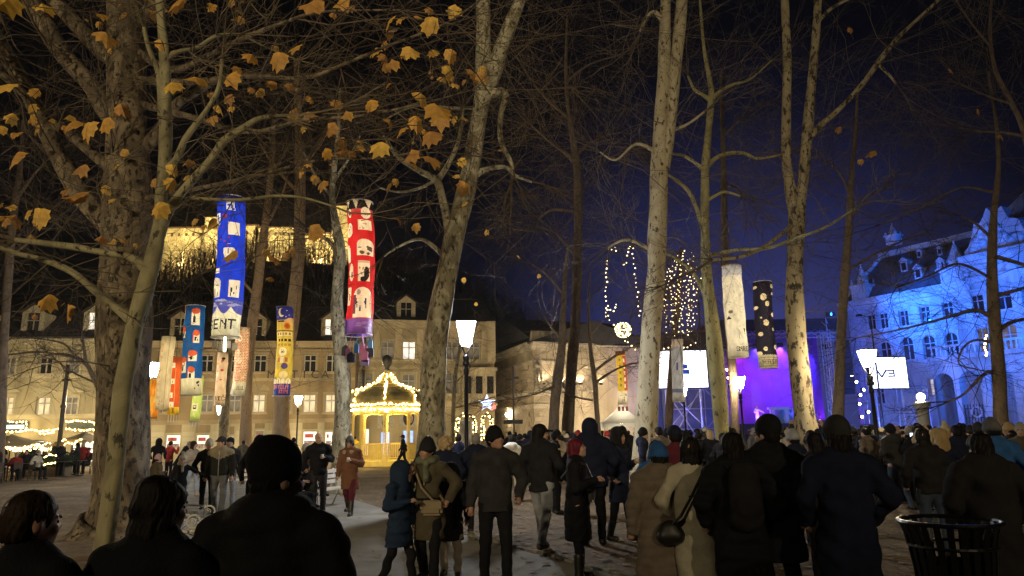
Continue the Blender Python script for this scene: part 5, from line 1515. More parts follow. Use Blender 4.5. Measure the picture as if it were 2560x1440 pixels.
for tk, lv in [('old', LV)] + list(LVR.items()):
    root, base, _s = TREES[tk]
    for (px, py, s) in lv:
        real = lrng.uniform(.19, .25)
        d = min(max(real * FPX / s, 4.6), 13.0) if tk == 'old' else {'leaning': 16, 'forked': 21, 'farright': 22}[tk]
        p = at(px, py - s * .45, d); size = wpx(p, s) * lrng.uniform(.95, 1.25)
        link('leaf', lrng.choice(leafs), LEAFM, root, p - base, (lrng.uniform(.5, 1.75), lrng.uniform(-.45, .45), lrng.uniform(-.9, .9)), (size, size, size))
        # petiole and the twig it hangs from
        q = p + Vector((lrng.uniform(-.05, .05), lrng.uniform(-.03, .1), lrng.uniform(.04, .09)))
        dv = Vector((lrng.uniform(-1, 1), lrng.uniform(-.2, .9), lrng.uniform(-.1, .5))); dv.normalize(); dv *= lrng.uniform(.6, 1.5)
        pts = [p, q, q + dv * .3 + Vector((0, 0, .03)), q + dv * .65 + Vector((lrng.uniform(-.06, .06), 0, .02)), q + dv]
        TP.append([tuple(v) for v in pts]); TR.append([.003, .003, .0045, .006, .008])
        for j in range(2):
            a = Vector(pts[2 + j]); dd = Vector((lrng.uniform(-1, 1), lrng.uniform(-.5, .5), lrng.uniform(-.3, .6))) * lrng.uniform(.3, .7)
            TP.append([tuple(a + dd * t + Vector((0, 0, .08 * t * t))) for t in (0, .25, .5, .75, 1)]); TR.append([.005, .004, .0035, .003, .002])
root, base, _s = TREES['old']
V, F = batch_tubes(np.array(TP) - np.array(base)[None, None, :], TR, 4)
tag(link('leaf_twigs', np_mesh('leaf_twigs', V, F), TWIG, root), kind='stuff')
# a few small plane-tree fruits on stalks
for px, py in ((870, 30), (1075, 183), (1080, 195), (742, 225), (1033, 358)):
    p = at(px, py, 6.5); o = MB().ball((0, 0, 0), .017, 8, 6).tube([(0, 0, .016), (.01, .01, .14)], .002, 4).build('seed_ball', plain('seed_ball', (.3, .19, .08), .9, 0, .4, 60), root, True, loc=p - base)

# fallen leaves scattered over the earth
FP = random.Random(23); V = []; Fc = []
base_l = [(0, 0), (.36, .04), (.5, .4), (.34, .7), (0, 1), (-.36, .7), (-.5, .42), (-.35, .03)]
def on_path(x, y):
    for a, b in zip(kerb_pts[:-1], kerb_pts[1:]):
        if min(a.y, b.y) <= y <= max(a.y, b.y):
            t = (y - a.y) / (b.y - a.y); return x < a.x + (b.x - a.x) * t
    return False
for i in range(8500):
    y = 7 + 27 * FP.random() ** 1.4; x = FP.uniform(-.85, .85) * y
    if on_path(x, y) and FP.random() > .12: continue
    s = FP.uniform(.04, .14); a = FP.uniform(0, 6.28); t = FP.uniform(-.5, .5); u = FP.uniform(-.5, .5); b = len(V)
    for (lx, ly) in base_l:
        lx, ly = lx * s, (ly - .5) * s
        V.append((x + lx * math.cos(a) - ly * math.sin(a), y + lx * math.sin(a) + ly * math.cos(a), .014 + abs(lx * t) + abs(ly * u)))
    Fc.append([b + k for k in range(8)])
tag(link('fallen_leaves', np_mesh('fallen_leaves', np.array(V), np.array(Fc)), plain('fallen_leaf', (.36, .26, .16), .85, 0, .6, 2.5, col2=(.13, .08, .045))), kind='stuff')
# ------------------------------------------------------------------ hanging painted lanterns
def lantern_paper():
    m, nt, b = _mat('lantern_paper')
    at_ = nt.nodes.new('ShaderNodeAttribute'); at_.attribute_name = 'paint'
    tc = nt.nodes.new('ShaderNodeTexCoord'); nz = nt.nodes.new('ShaderNodeTexNoise'); nz.inputs['Scale'].default_value = 5; nz.inputs['Detail'].default_value = 5
    mp = nt.nodes.new('ShaderNodeMapping'); mp.inputs['Scale'].default_value = (1.6, 1.6, .7)
    nt.links.new(tc.outputs['Object'], mp.inputs['Vector']); nt.links.new(mp.outputs[0], nz.inputs['Vector'])
    mr = nt.nodes.new('ShaderNodeMapRange'); mr.inputs['From Min'].default_value = .3; mr.inputs['From Max'].default_value = .7; mr.inputs['To Min'].default_value = .72; mr.inputs['To Max'].default_value = 1.08
    nt.links.new(nz.outputs['Fac'], mr.inputs['Value'])
    sc = nt.nodes.new('ShaderNodeVectorMath'); sc.operation = 'SCALE'
    nt.links.new(at_.outputs['Color'], sc.inputs[0]); nt.links.new(mr.outputs[0], sc.inputs['Scale'])
    tr = nt.nodes.new('ShaderNodeBsdfTranslucent'); nt.links.new(sc.outputs[0], tr.inputs['Color'])
    nt.links.new(sc.outputs[0], b.inputs['Base Color']); b.inputs['Roughness'].default_value = .45
    ms = nt.nodes.new('ShaderNodeMixShader'); ms.inputs[0].default_value = .72
    nt.links.new(b.outputs[0], ms.inputs[1]); nt.links.new(tr.outputs[0], ms.inputs[2])
    nt.links.new(ms.outputs[0], nt.nodes['Material Output'].inputs['Surface'])
    bp = nt.nodes.new('ShaderNodeBump'); bp.inputs['Strength'].default_value = .9; bp.inputs['Distance'].default_value = .04
    nt.links.new(nz.outputs['Fac'], bp.inputs['Height']); nt.links.new(bp.outputs[0], b.inputs['Normal']); nt.links.new(bp.outputs[0], tr.inputs['Normal'])
    return m
PAPER = lantern_paper()
CORE = glow('led_strand', (1.0, .86, .62), 20, True)
CORE_DIM = glow('led_strand_dim', (1.0, .86, .62), 12, True)
FONT = {'S': '01110 10001 10000 01110 00001 10001 01110', 'E': '11111 10000 10000 11110 10000 10000 11111', 'N': '10001 11001 10101 10011 10001 10001 10001',
 'T': '11111 00100 00100 00100 00100 00100 00100', 'V': '10001 10001 10001 10001 01010 01010 00100', 'I': '111 010 010 010 010 010 111', 'C': '01110 10001 10000 10000 10000 10001 01110',
 'D': '11110 10001 10001 10001 10001 10001 11110', 'A': '01110 10001 10001 11111 10001 10001 10001', 'L': '10000 10000 10000 10000 10000 10000 11111', 'K': '10001 10010 10100 11000 10100 10010 10001',
 'U': '10001 10001 10001 10001 10001 10001 01110', 'M': '10001 11011 10101 10101 10001 10001 10001', 'R': '11110 10001 10001 11110 10100 10010 10001', 'F': '11111 10000 10000 11110 10000 10000 10000',
 'B': '11110 10001 10001 11110 10001 10001 11110', '2': '01110 10001 00001 00110 01000 10000 11111', '0': '01110 10001 10001 10001 10001 10001 01110', '1': '010 110 010 010 010 010 111'}
class Paint:
    def __init__(s, W, H, col):
        s.W, s.H = W, H; s.a = np.zeros((H, W, 3)); s.a[:] = col
        u = (np.arange(W) + .5) / W; th = (u - .5) * 2 * math.pi
        s.fx = np.where(np.abs(th) <= math.pi / 2, np.sin(th), np.sign(th) * (2 - np.abs(np.sin(th))))   # the far side runs on beyond +-1
        s.fy = (np.arange(H) + .5) / H
        s.X, s.Y = np.meshgrid(s.fx, s.fy)
    def rect(s, x0, x1, y0, y1, c): s.a[(s.X >= x0) & (s.X <= x1) & (s.Y >= y0) & (s.Y <= y1)] = c
    def ell(s, x, y, rx, ry, c): s.a[((s.X - x) / rx) ** 2 + ((s.Y - y) / ry) ** 2 <= 1] = c
    def line(s, x0, y0, x1, y1, wx, wy, c):
        for t in np.linspace(0, 1, 40): s.rect(x0 + (x1 - x0) * t - wx / 2, x0 + (x1 - x0) * t + wx / 2, y0 + (y1 - y0) * t - wy / 2, y0 + (y1 - y0) * t + wy / 2, c)
    def tri(s, x0, x1, y0, y1, c, up=True):
        t = (s.Y - y0) / (y1 - y0); t = t if up else 1 - t
        xm, h = (x0 + x1) / 2, (x1 - x0) / 2
        s.a[(t >= 0) & (t <= 1) & (np.abs(s.X - xm) <= h * t)] = c
    def text(s, body, x0, x1, y0, y1, c):
        n = len(body); w = (x1 - x0) / n
        for i, ch in enumerate(body):
            if ch not in FONT: continue
            rows = FONT[ch].split(); k = len(rows[0]); cw = w * .8 / k; chh = (y1 - y0) / 7
            for r, row in enumerate(rows):
                for q, bit in enumerate(row):
                    if bit == '1': s.rect(x0 + i * w + q * cw, x0 + i * w + (q + 1.15) * cw, y0 + r * chh, y0 + (r + 1.1) * chh, c)
def scribble(p, x, y, rx, ry, c, rng, n=5):
    for i in range(n):
        a, b = x + rng.uniform(-rx, rx), y + rng.uniform(-ry, ry)
        p.ell(a, b, rx * rng.uniform(.12, .35), ry * rng.uniform(.12, .4), c)
def figure(p, x, y, h, c):      # little painted person
    p.ell(x, y - h * .38, h * .9, h * .12, c); p.ell(x, y - h * .08, h * 1.1, h * .24, c); p.rect(x - h * 1.0, x - h * .3, y + h * .1, y + h * .5, c); p.rect(x + h * .3, x + h * 1.0, y + h * .1, y + h * .5, c)
CR, DK = (.80, .72, .52), (.02, .018, .02)

def lantern(px0, py0, px1, py1, wpxl, Y, paint, label, name='paper_lantern', core=None, square=False, wav=.05, cord=2.5, group='painted lanterns hanging from the trees', rim=True, seed=0):
    a, b = at(px0, py0, Y), at(px1, py1, Y)
    r = wpx((a + b) / 2, wpxl) / 2
    ax = b - a; L = ax.length
    root = empty(name, a, 0, label, 'lantern', group)
    rg = random.Random(seed + int(px0))
    H, W = paint.H, paint.W
    z = ax / L; xh = Vector((1, 0, 0)); xh = (xh - z * xh.dot(z)).normalized(); yh = xh.cross(z)    # yh away from or towards camera
    if yh.y > 0: yh = -yh      # points to the camera
    th = (np.arange(W + 1) / W - .5) * 2 * math.pi
    sag = np.linspace(0, 1, H + 1)
    ph = [rg.uniform(0, 6.28) for _ in range(4)]
    rr = r * (1 + wav * np.sin(sag * 9 + ph[0])[:, None] * .6 + wav * np.sin(2 * th + ph[1])[None, :] * .7 + wav * .5 * np.sin(sag[:, None] * 23 + 3 * th[None, :] + ph[2]))
    X = rr * np.sin(th)[None, :]; Yc = rr * np.cos(th)[None, :]
    if square:
        k = 1 / np.maximum(np.abs(np.sin(th)), np.abs(np.cos(th))); X = X * np.minimum(k, 1.25)[None, :]; Yc = Yc * np.minimum(k, 1.25)[None, :]
    bow = math.sin(ph[3]) * .02 * L * np.sin(sag * math.pi)
    Z = sag * L
    P = (np.array(xh)[None, None, :] * (X + bow[:, None])[:, :, None] + np.array(yh)[None, None, :] * Yc[:, :, None] + np.array(z)[None, None, :] * Z[:, None, None])
    idx = np.arange((H + 1) * (W + 1)).reshape(H + 1, W + 1)
    F = np.stack([idx[:-1, :-1], idx[1:, :-1], idx[1:, 1:], idx[:-1, 1:]], -1).reshape(-1, 4)
    me = np_mesh('shade', P.reshape(-1, 3), F, True)
    ca = me.color_attributes.new('paint', 'FLOAT_COLOR', 'CORNER')
    colr = np.ones((H * W, 4, 4), np.float32); colr[:, :, :3] = paint.a.reshape(-1, 1, 3)
    ca.data.foreach_set('color', colr.ravel())
    link('shade', me, PAPER, root)
    MB().tube([z * .1, z * L * .5, z * (L - .12)], r * .09, 6).build('led_strand', core or CORE, root)
    cb = MB()
    top = Vector((0, 0, min(.5, r * 2)))
    for k in range(4):
        q = xh * r * math.sin(k * 1.571 + .5) + yh * r * math.cos(k * 1.571 + .5); cb.tube([q, top], .006, 3)
    cb.tube([top, top + Vector((0, .1, cord))], .007, 3)
    cb.build('cord', M['wire'], root)
    if rim:
        for t in (0.0, 1.0):
            pts = [xh * (r * 1.01) * math.sin(q) + yh * (r * 1.01) * math.cos(q) + z * L * t for q in np.linspace(0, 2 * math.pi, 25)]
            MB().tube(pts, .013, 5, False).build('hoop', M['white_wood'], root)
    return root, xh, yh, z, r, L

R_ = random.Random(77)
# 1 blue lantern with SENT
p = Paint(96, 340, (.015, .05, .62)); 
p.rect(-2, 2, .0, .055, (.01, .02, .25))
p.rect(.0, .62, .035, .115, (.75, .75, .8)); p.text('FU', .04, .66, .04, .11, (.012, .03, .5))
p.rect(-.95, -.5, .13, .215, (.75, .75, .75)); figure(p, -.72, .175, .075, (.01, .02, .3)); p.rect(-.3, .05, .14, .175, (.25, .05, .15)); p.rect(.15, .85, .2, .29, CR); p.rect(-1, -.92, .27, .37, (.7, .68, .6))
p.ell(.2, .41, .4, .055, CR); p.rect(-.2, .6, .36, .385, (.015, .05, .62)); p.ell(.15, .41, .03, .02, DK); p.rect(-1, -.9, .4, .46, CR)
for x, y in ((-.3, .24), (.2, .31), (-.1, .34), (.3, .5), (-.4, .32), (.1, .37)): p.ell(x, y, .07, .008, (.3, .03, .2))
p.rect(-.95, -.4, .53, .565, CR); p.text('IZ', -.9, -.45, .532, .563, (.02, .04, .4))
p.ell(-.65, .645, .42, .05, CR); p.rect(-1, -.25, .645, .735, CR); p.rect(.35, .92, .615, .735, CR); scribble(p, .65, .68, .2, .04, DK, R_, 5); p.rect(-.8, -.72, .67, .73, DK); figure(p, -.45, .715, .03, DK); p.line(-.85, .64, -.4, .655, .05, .004, DK)
p.rect(-2, 2, .755, .8, (.09, .10, .42))
scribble(p, 0, .775, .8, .02, (.35, .36, .6), R_, 14)
p.a[(p.Y > .80 + .05 * np.abs(np.sin(p.X * 3.4 + 1.2))) & (p.Y > .8)] = (.74, .72, .52); p.a[(p.Y > .8) & (p.Y <= .80 + .05 * np.abs(np.sin(p.X * 3.4 + 1.2)))] = (.07, .08, .40)
p.text('SENT', -1.15, .98, .885, .955, (.02, .03, .04))
root, xh, yh, z, r, L = lantern(579, 497, 563, 843, 66, 17, p, 'tall blue painted lantern with the word SENT on its pale foot')
for k in range(4):
    q = xh * r * (-.75 + k * .5) + z * (L + .18 + .06 * (k % 2)); MB().box(-.065, .065, -.008, .008, -.09, .09).tube([(0, 0, .09), (0, 0, .3)], .004, 3).build('paper_tag', M['white_wood'], root, loc=q)
MB().tube([z * L, z * (L + .35)], .03, 6).build('led_tail', CORE_DIM, root)
# 2 red lantern with white windows
p = Paint(96, 340, (.50, .022, .025))
p.rect(-2, 2, 0, .07, DK); p.tri(-.35, .15, .0, .075, CR, False); p.tri(-1.0, -.6, 0, .06, CR, False); p.tri(.55, 1.0, 0, .07, CR, False); p.rect(-2, 2, .07, .09, (.5, .08, .08))
p.ell(.55, .105, .32, .045, CR); scribble(p, .55, .11, .15, .02, DK, R_, 4); p.ell(-.68, .1, .15, .035, CR); p.ell(-.68, .105, .06, .015, DK)
p.rect(.0, .9, .16, .235, CR); scribble(p, .45, .2, .35, .025, (.45, .3, .22), R_, 6)
p.ell(-.72, .23, .3, .055, CR); scribble(p, -.72, .23, .16, .04, (.2, .13, .1), R_, 4)
p.rect(-.12, .95, .345, .43, CR); p.ell(.4, .345, .53, .04, CR); scribble(p, .4, .38, .45, .035, (.1, .08, .06), R_, 8)
p.ell(-.85, .40, .15, .06, CR); p.rect(-1, -.72, .40, .47, CR)
p.rect(-.05, .75, .48, .62, CR); p.rect(-.05, .75, .468, .485, (.55, .4, .3)); scribble(p, .2, .55, .16, .03, (.3, .25, .2), R_, 6); p.ell(.55, .56, .17, .05, DK); p.ell(.35, .605, .25, .02, DK)
p.ell(-.6, .55, .18, .065, CR); figure(p, -.55, .57, .045, DK)
p.rect(-.92, -.62, .66, .79, CR); figure(p, -.75, .73, .05, DK)
p.rect(-.3, .9, .72, .885, CR); p.ell(.3, .72, .6, .055, CR); figure(p, -.1, .78, .07, DK); figure(p, .55, .78, .075, (.02, .04, .12)); p.ell(.05, .7, .15, .02, (.3, .3, .32)); p.rect(-.3, -.12, .72, .86, (.12, .06, .08)); figure(p, .2, .82, .045, (.03, .08, .2))
p.rect(-2, 2, .892, 1.0, (.22, .10, .38)); p.rect(-2, -.75, .892, 1.0, (.06, .03, .22)); scribble(p, .2, .94, .7, .02, (.34, .2, .48), R_, 9)
root, xh, yh, z, r, L = lantern(899, 508, 896, 838, 66, 17, p, 'tall red painted lantern with white windows and a purple foot hung with tags')
tagc = [((-1.0, .35), (.012, .015, .04)), ((-.75, .42), (.4, .12, .28)), ((-.45, .55), (.015, .03, .1)), ((-.2, .3), (.05, .25, .6)), ((.35, .35), (.5, .1, .25)), ((.5, .5), (.45, .14, .35)), ((.42, .62), (.2, .14, .4)), ((.85, .42), (.012, .015, .04)), ((.95, .22), (.08, .25, .6))]
for i, ((fx, dz), c) in enumerate(tagc):
    q = xh * r * fx + yh * .1 * ((i % 3) - 1) + z * (L + dz)
    w = .055 if i in (1, 3, 8) else .095
    MB().prism([(-w, -.12), (w, -.12), (w, .07), (0, .14), (-w, .07)], -.03, .03).tube([(0, 0, .14), (-fx * .12, 0, dz + .02)], .006, 3).build('wooden_tag', plain('tag_paint', c, .6, 0, .1), root, loc=q)
# 3 dark blue lantern with red roofed houses
p = Paint(72, 260, (.012, .085, .26))
for (x, y, w, h) in ((.45, .13, .38, .10), (-.75, .31, .28, .06), (.62, .36, .25, .07), (.35, .58, .42, .055), (-.62, .67, .35, .09), (.30, .77, .35, .07), (-.95, .1, .12, .12)):
    p.rect(x - w, x + w, y - h * .6, y + h, CR); p.ell(x, y - h * .6, w, .035, (.62, .10, .03)); p.rect(x - w, x - w + .06, y - h * .5, y + h, (.6, .12, .04)); p.rect(x - w * .5, x + w * .2, y, y + h * .7, DK); scribble(p, x, y + h * .2, w * .6, h * .5, DK, R_, 3)
p.rect(-2, 2, .825, 1, (.72, .66, .42)); scribble(p, .75, .90, .2, .04, DK, R_, 4)
lantern(489, 766, 478, 987, 46, 22, p, 'dark blue painted lantern with red-roofed towers and a plain pale foot', seed=3)
# 4 brick lantern
p = Paint(72, 260, (.66, .58, .4))
for i in range(34):
    y = .0 + i * .0238
    if y > .80: break
    for j in range(-14, 15):
        x = j * .27 + (.13 if i % 2 else 0)
        if R_.random() < .93: p.rect(x, x + .2, y, y + .015, (.55, .16, .04))
p.ell(0, .17, .28, .05, CR); p.ell(.05, .17, .12, .025, (.4, .25, .15)); p.ell(.1, .5, .3, .045, CR); scribble(p, .1, .5, .2, .03, (.45, .3, .15), R_, 5); p.ell(.7, .33, .2, .04, (.62, .35, .18)); p.rect(-.5, .5, .72, .77, (.6, .35, .2)); 
p.rect(-2, 2, .815, 1, (.62, .58, .4)); p.text('BIRT', -.8, .85, .80, .835, (.4, .32, .15)); p.text('201', .05, 1.0, .87, .925, (.2, .2, .12))
lantern(607, 820, 593, 988, 33, 31, p, 'narrow lantern painted with orange bricks')
# 5 moon lantern
p = Paint(84, 300, (.55, .42, .07))
p.rect(-2, 2, 0, .155, (.035, .035, .22)); p.ell(-.1, .07, .38, .052, (.78, .68, .35)); p.ell(.08, .065, .3, .04, (.035, .035, .22))
for x, y in ((.5, .05), (.7, .1), (-.7, .03), (.4, .12), (-.6, .12)): p.ell(x, y, .04, .006, (.8, .75, .5))
p.a[(p.Y > .13) & (p.Y < .2) & (p.Y > .17 - .05 * p.X)] = (.55, .33, .12); p.rect(-.6, .2, .165, .18, DK); p.ell(.5, .225, .32, .04, (.5, .13, .02)); p.ell(.5, .225, .2, .025, (.3, .06, .01)); p.rect(-2, 2, .27, .285, (.2, .12, .03)); p.rect(-.8, .9, .29, .335, (.7, .58, .3))
for j in range(5): p.rect(-.7 + j * .34, -.5 + j * .34, .3, .325, (.25, .15, .05))
for j in range(4): p.rect(-.55 + j * .4, -.3 + j * .4, .37, .40, DK); p.rect(-.55 + j * .4, -.3 + j * .4, .425, .45, (.35, .2, .04))
p.ell(.05, .515, .48, .05, (.76, .66, .42)); scribble(p, .05, .515, .3, .025, DK, R_, 5); p.rect(-.15, .25, .575, .64, CR); p.rect(-.5, -.25, .58, .63, (.4, .12, .05)); p.rect(.35, .6, .58, .63, (.4, .12, .05)); p.ell(.35, .675, .34, .035, (.08, .05, .2)); p.ell(-.6, .74, .3, .04, (.75, .5, .05)); p.ell(.3, .77, .45, .04, (.75, .62, .3)); p.rect(-.95, -.5, .8, .83, DK)
for j in range(4): p.ell(-.7 + j * .5, .845, .22, .035, CR); p.rect(-.72 + j * .5, -.68 + j * .5, .82, .87, DK)
p.rect(-2, 2, .87, 1, (.02, .04, .28)); p.text('DANILA', -.85, .95, .88, .925, (.72, .24, .05)); p.text('KUM', .0, .95, .935, .98, (.72, .18, .12))
lantern(712, 769, 703, 990, 41, 26, p, 'lantern with a yellow moon on dark blue above a yellow town', seed=5)
# 6-10 the cluster near the cool lamp
p = Paint(60, 240, (.55, .46, .27)); 
for x in (-.5, .1, .6): p.rect(x, x + .03, .0, 1, (.35, .25, .12))
p.ell(0, .9, .5, .06, (.6, .5, .32)); scribble(p, 0, .9, .4, .05, (.4, .28, .15), R_, 6)
for i in range(9): p.rect(-.5, -.2, .1 + i * .09, .13 + i * .09, (.62, .3, .12))
lantern(423, 842, 404, 1025, 31, 24, p, 'pale slanting lantern with thin brown lines, topmost of the cluster by the cool lamp', rim=False)
p = Paint(60, 200, (.55, .10, .02))
for (y, x) in ((.1, .0), (.38, .2), (.62, -.1), (.78, .1)): p.rect(x - .4, x + .4, y, y + .09, CR); figure(p, x, y + .05, .05, DK)
for x in (-.6, .5): p.rect(x, x + .12, .2, .8, (.7, .35, .12))
p.rect(-2, 2, .87, 1, (.7, .5, .03)); p.text('UNI', -.7, .7, .89, .97, (.35, .18, .02))
root, xh, yh, z, r, L = lantern(441, 894, 432, 1037, 27, 24.5, p, 'red and orange lantern with small white windows and a yellow foot', rim=False)
for k in range(4): MB().tube([xh * r * (-.8 + .5 * k) + z * L, xh * r * (-.8 + .5 * k) + z * (L + .25)], .01, 4).build('fringe', M['white_wood'], root)
p = Paint(48, 160, (.62, .22, .02)); scribble(p, 0, .5, .8, .45, (.7, .42, .06), R_, 20)
lantern(390, 948, 379, 1046, 27, 27, p, 'plain orange lantern just beside the black post of the cool lamp')
p = Paint(48, 220, (.50, .60, .16)); p.rect(-.5, .6, .62, .78, CR); p.rect(-.25, .35, .655, .745, DK); p.rect(-.1, .2, .67, .71, CR)
for i in range(7): p.rect(-.2, .1, .05 + i * .07, .075 + i * .07, (.7, .74, .5))
scribble(p, .1, .9, .4, .06, (.72, .74, .5), R_, 6)
root, xh, yh, z, r, L = lantern(497, 940, 486, 1052, 23, 25, p, 'narrow lime green lantern behind the pale foot of the dark blue one')
for k in range(4): MB().box(-.03, .03, -.006, .006, -.06, .06).tube([(0, 0, .06), (0, 0, .12)], .004, 3).build('paper_tag', M['white_wood'], root, loc=xh * r * (-1 + .66 * k) + z * (L + .12))
p = Paint(60, 200, (.64, .48, .30)); 
for (x, y, w, c) in ((.5, .12, .3, DK), (.4, .16, .25, (.35, .08, .05)), (-.5, .22, .18, (.4, .25, .05)), (.3, .19, .15, (.4, .08, .06)), (.4, .34, .28, (.5, .05, .03)), (-.5, .36, .12, (.45, .08, .05)), (-.4, .55, .14, (.3, .08, .05)), (.3, .52, .18, (.28, .10, .05))): p.ell(x, y, w, w * .085, c)
p.text('VIC', -.55, 1.1, .83, .91, (.05, .04, .03)); p.rect(.75, .95, .80, .815, (.05, .04, .03))
lantern(558, 882, 548, 1014, 25, 30, p, 'narrow sand-coloured lantern with red spots and the letters VIC')
# 11 white lantern with SMREK
p = Paint(84, 300, (.66, .62, .52)); p.rect(-2, 2, 0, .12, (.5, .5, .56))
for i in range(13): scribble(p, R_.uniform(-.7, .7), .1 + i * .065, .25, .02, (.42, .39, .32), R_, 3)
p.rect(.2, .7, .46, .53, (.5, .47, .38)); p.rect(.28, .62, .47, .52, (.68, .64, .54)); p.ell(-.6, .52, .2, .018, (.15, .13, .1)); p.tri(.5, .8, .70, .76, (.1, .09, .08), False); p.line(-.1, .71, .0, .82, .06, .004, (.3, .27, .22)); p.line(0, .72, .25, .8, .06, .004, (.3, .27, .22)); p.tri(-.95, -.6, .56, .6, DK)
p.text('SMREK', -.45, 1.2, .895, .945, (.03, .03, .03))
lantern(1828, 666, 1847, 893, 49, 22, p, 'long white lantern with faint drawings and dark letters SMREK near its foot')
# 12 black lantern with white portholes
p = Paint(84, 300, (.012, .010, .022))
spots = [(.75, .06, .2), (-.98, .07, .15), (-.25, .19, .33), (.15, .27, .25), (.75, .15, .12), (-.95, .31, .16), (-.1, .49, .30), (.8, .395, .22), (-.7, .62, .2), (.7, .565, .15), (-.4, .79, .2), (.75, .77, .22), (-.95, .84, .2), (-.6, .43, .08)]
for x, y, w in spots: p.ell(x, y, w, w * .12, (.75, .62, .36)); scribble(p, x, y, w * .5, w * .05, (.12, .09, .05), R_, 2)
for i in range(9): p.line(R_.uniform(-.8, .8), R_.uniform(.05, .8), R_.uniform(-.8, .8), R_.uniform(.05, .8), .03, .004, (.06, .05, .08))
p.rect(-2, 2, .86, 1, (.42, .36, .24))
for j in range(9): p.ell(-1 + j * .25, .865, .09, .012, (.42, .36, .24))
for i in range(5):
    p.rect(-2, 2, .885 + i * .024, .889 + i * .024, (.16, .13, .09))
    for j in range(-6, 7): p.rect(j * .33 + (.16 if i % 2 else 0), j * .33 + .03 + (.16 if i % 2 else 0), .885 + i * .024, .909 + i * .024, (.16, .13, .09))
p.text('KAIR', -.8, .95, .915, .955, (.08, .06, .04))
lantern(1906, 706, 1922, 920, 44, 24, p, 'black lantern with pale round portholes and a brick-patterned foot')
# 13 yellow and red lantern before the concert hall
p = Paint(48, 200, (.6, .42, .05)); p.rect(.2, 2, .1, .75, (.45, .09, .03)); p.rect(-2, 2, 0, .08, (.3, .05, .03))
for i in range(5): p.rect(-.6, -.2, .15 + i * .12, .2 + i * .12, (.15, .2, .05)); p.rect(.3, .6, .15 + i * .12, .22 + i * .12, CR)
p.rect(-2, 2, .76, 1, (.68, .62, .46)); scribble(p, 0, .88, .7, .06, (.3, .25, .2), R_, 6)
root, xh, yh, z, r, L = lantern(1550, 878, 1557, 1010, 24, 38, p, 'small yellow and red lantern hanging over the marquee tip')
for k in range(3): MB().box(-.06, .06, -.01, .01, -.12, .12).build('red_tag', plain('tag_red', (.3, .02, .02), .6), root, loc=xh * r * (-.8 + .8 * k) + z * (L + .25))
# 14 translucent lantern before the left screen
p = Paint(48, 200, (.35, .36, .40)); p.rect(-2, 2, 0, .12, (.55, .46, .38)); p.rect(-.4, -.15, .38, .5, (.03, .05, .2)); p.rect(-2, 2, .8, .86, (.1, .12, .2)); scribble(p, 0, .93, .8, .05, (.5, .42, .3), R_, 9)
lantern(1693, 850, 1697, 1004, 29, 36, p, 'grey see-through lantern hanging in front of the left screen', core=CORE_DIM)

# ------------------------------------------------------------------ strings of lights in the trees
def px_string(pts, d, step, r, label, group=None, mat='bulb_white', cat='string of lights'):
    base = at(pts[0][0], pts[0][1], d); P = [at(x, y, d + (q[0] if q else 0)) - base for x, y, *q in pts]
    return light_string(base, P, step, r, label, group, mat, jit=.05, cat=cat)
px_string([(1516, 650), (1516, 740), (1520, 790), (1532, 815), (1560, 850), (1595, 880)], 33, .20, .034, 'long string of lights hanging at the left of the middle trunk, over the concert hall')
px_string([(1572, 615), (1567, 640), (1564, 655), (1550, 668)], 33, .16, .034, 'short curled string of lights left of the middle trunk')
px_string([(1582, 620), (1584, 660), (1592, 720), (1596, 755), (1601, 800)], 33, .20, .034, 'straight string of lights close against the middle trunk')
px_string([(1520, 625), (1540, 618), (1545, 640)], 33, .16, .032, 'tiny looped string of lights at the top over the concert hall')
px_string([(1512, 790), (1518, 772), (1535, 778), (1546, 750)], 33, .16, .032, 'zigzag string of lights beside the long hanging one')
wr2 = random.Random(9)
for i in range(15):
    x = 1662 + i * 5.8 + wr2.uniform(-3, 3); t = 622 + wr2.uniform(0, 60) + abs(i - 7) * 4; b = wr2.uniform(800, 875)
    px_string([(x + 10, t, wr2.uniform(-1.5, 1.5)), (x + wr2.uniform(-4, 4), (t * 2 + b) / 3), (x + wr2.uniform(-5, 5), (t + 2 * b) / 3), (x + wr2.uniform(-6, 8), b)], 43, .34, .034, ['first', 'second', 'third', 'fourth', 'fifth', 'sixth', 'seventh', 'eighth', 'ninth', 'tenth', 'eleventh', 'twelfth', 'thirteenth', 'fourteenth', 'last'][i] + ' warm light string from the left in the weeping tree', 'light strings in the weeping tree')
px_string([(1660, 870), (1690, 862), (1720, 870), (1745, 850)], 43, .22, .036, 'low curved string of lights just above the left screen')
px_string([(2466, 838), (2462, 868), (2468, 896)], 56, .22, .09, 'thick yellow garland standing on the palace balcony', None, 'bulb', 'garland')

# ball of wire lights on the middle tree
p = at(1558, 825, 33)
bl = empty('light_ball', p, 0, 'pale wire ball wrapped in tiny lights before the concert hall roof', 'light ball')
mb = MB(); q = Vector((0, 0, 0)); r = wpx(p, 38) / 2
bb = MB()
for i in range(14):
    ax = Vector((wr2.gauss(0, 1), wr2.gauss(0, 1), wr2.gauss(0, 1))).normalized(); u = ax.orthogonal().normalized(); v = ax.cross(u)
    pts = [(u * math.cos(a) + v * math.sin(a)) * r for a in np.linspace(0, 2 * math.pi, 17)]
    mb.tube(pts, .014, 3, False)
    for s in pts[::2]: bb.ball(s, .028, 5, 4)
mb.build('wire_frame', M['white_iron'], bl); tag(bb.build('bulb', M['bulb_soft'], bl), kind='stuff')

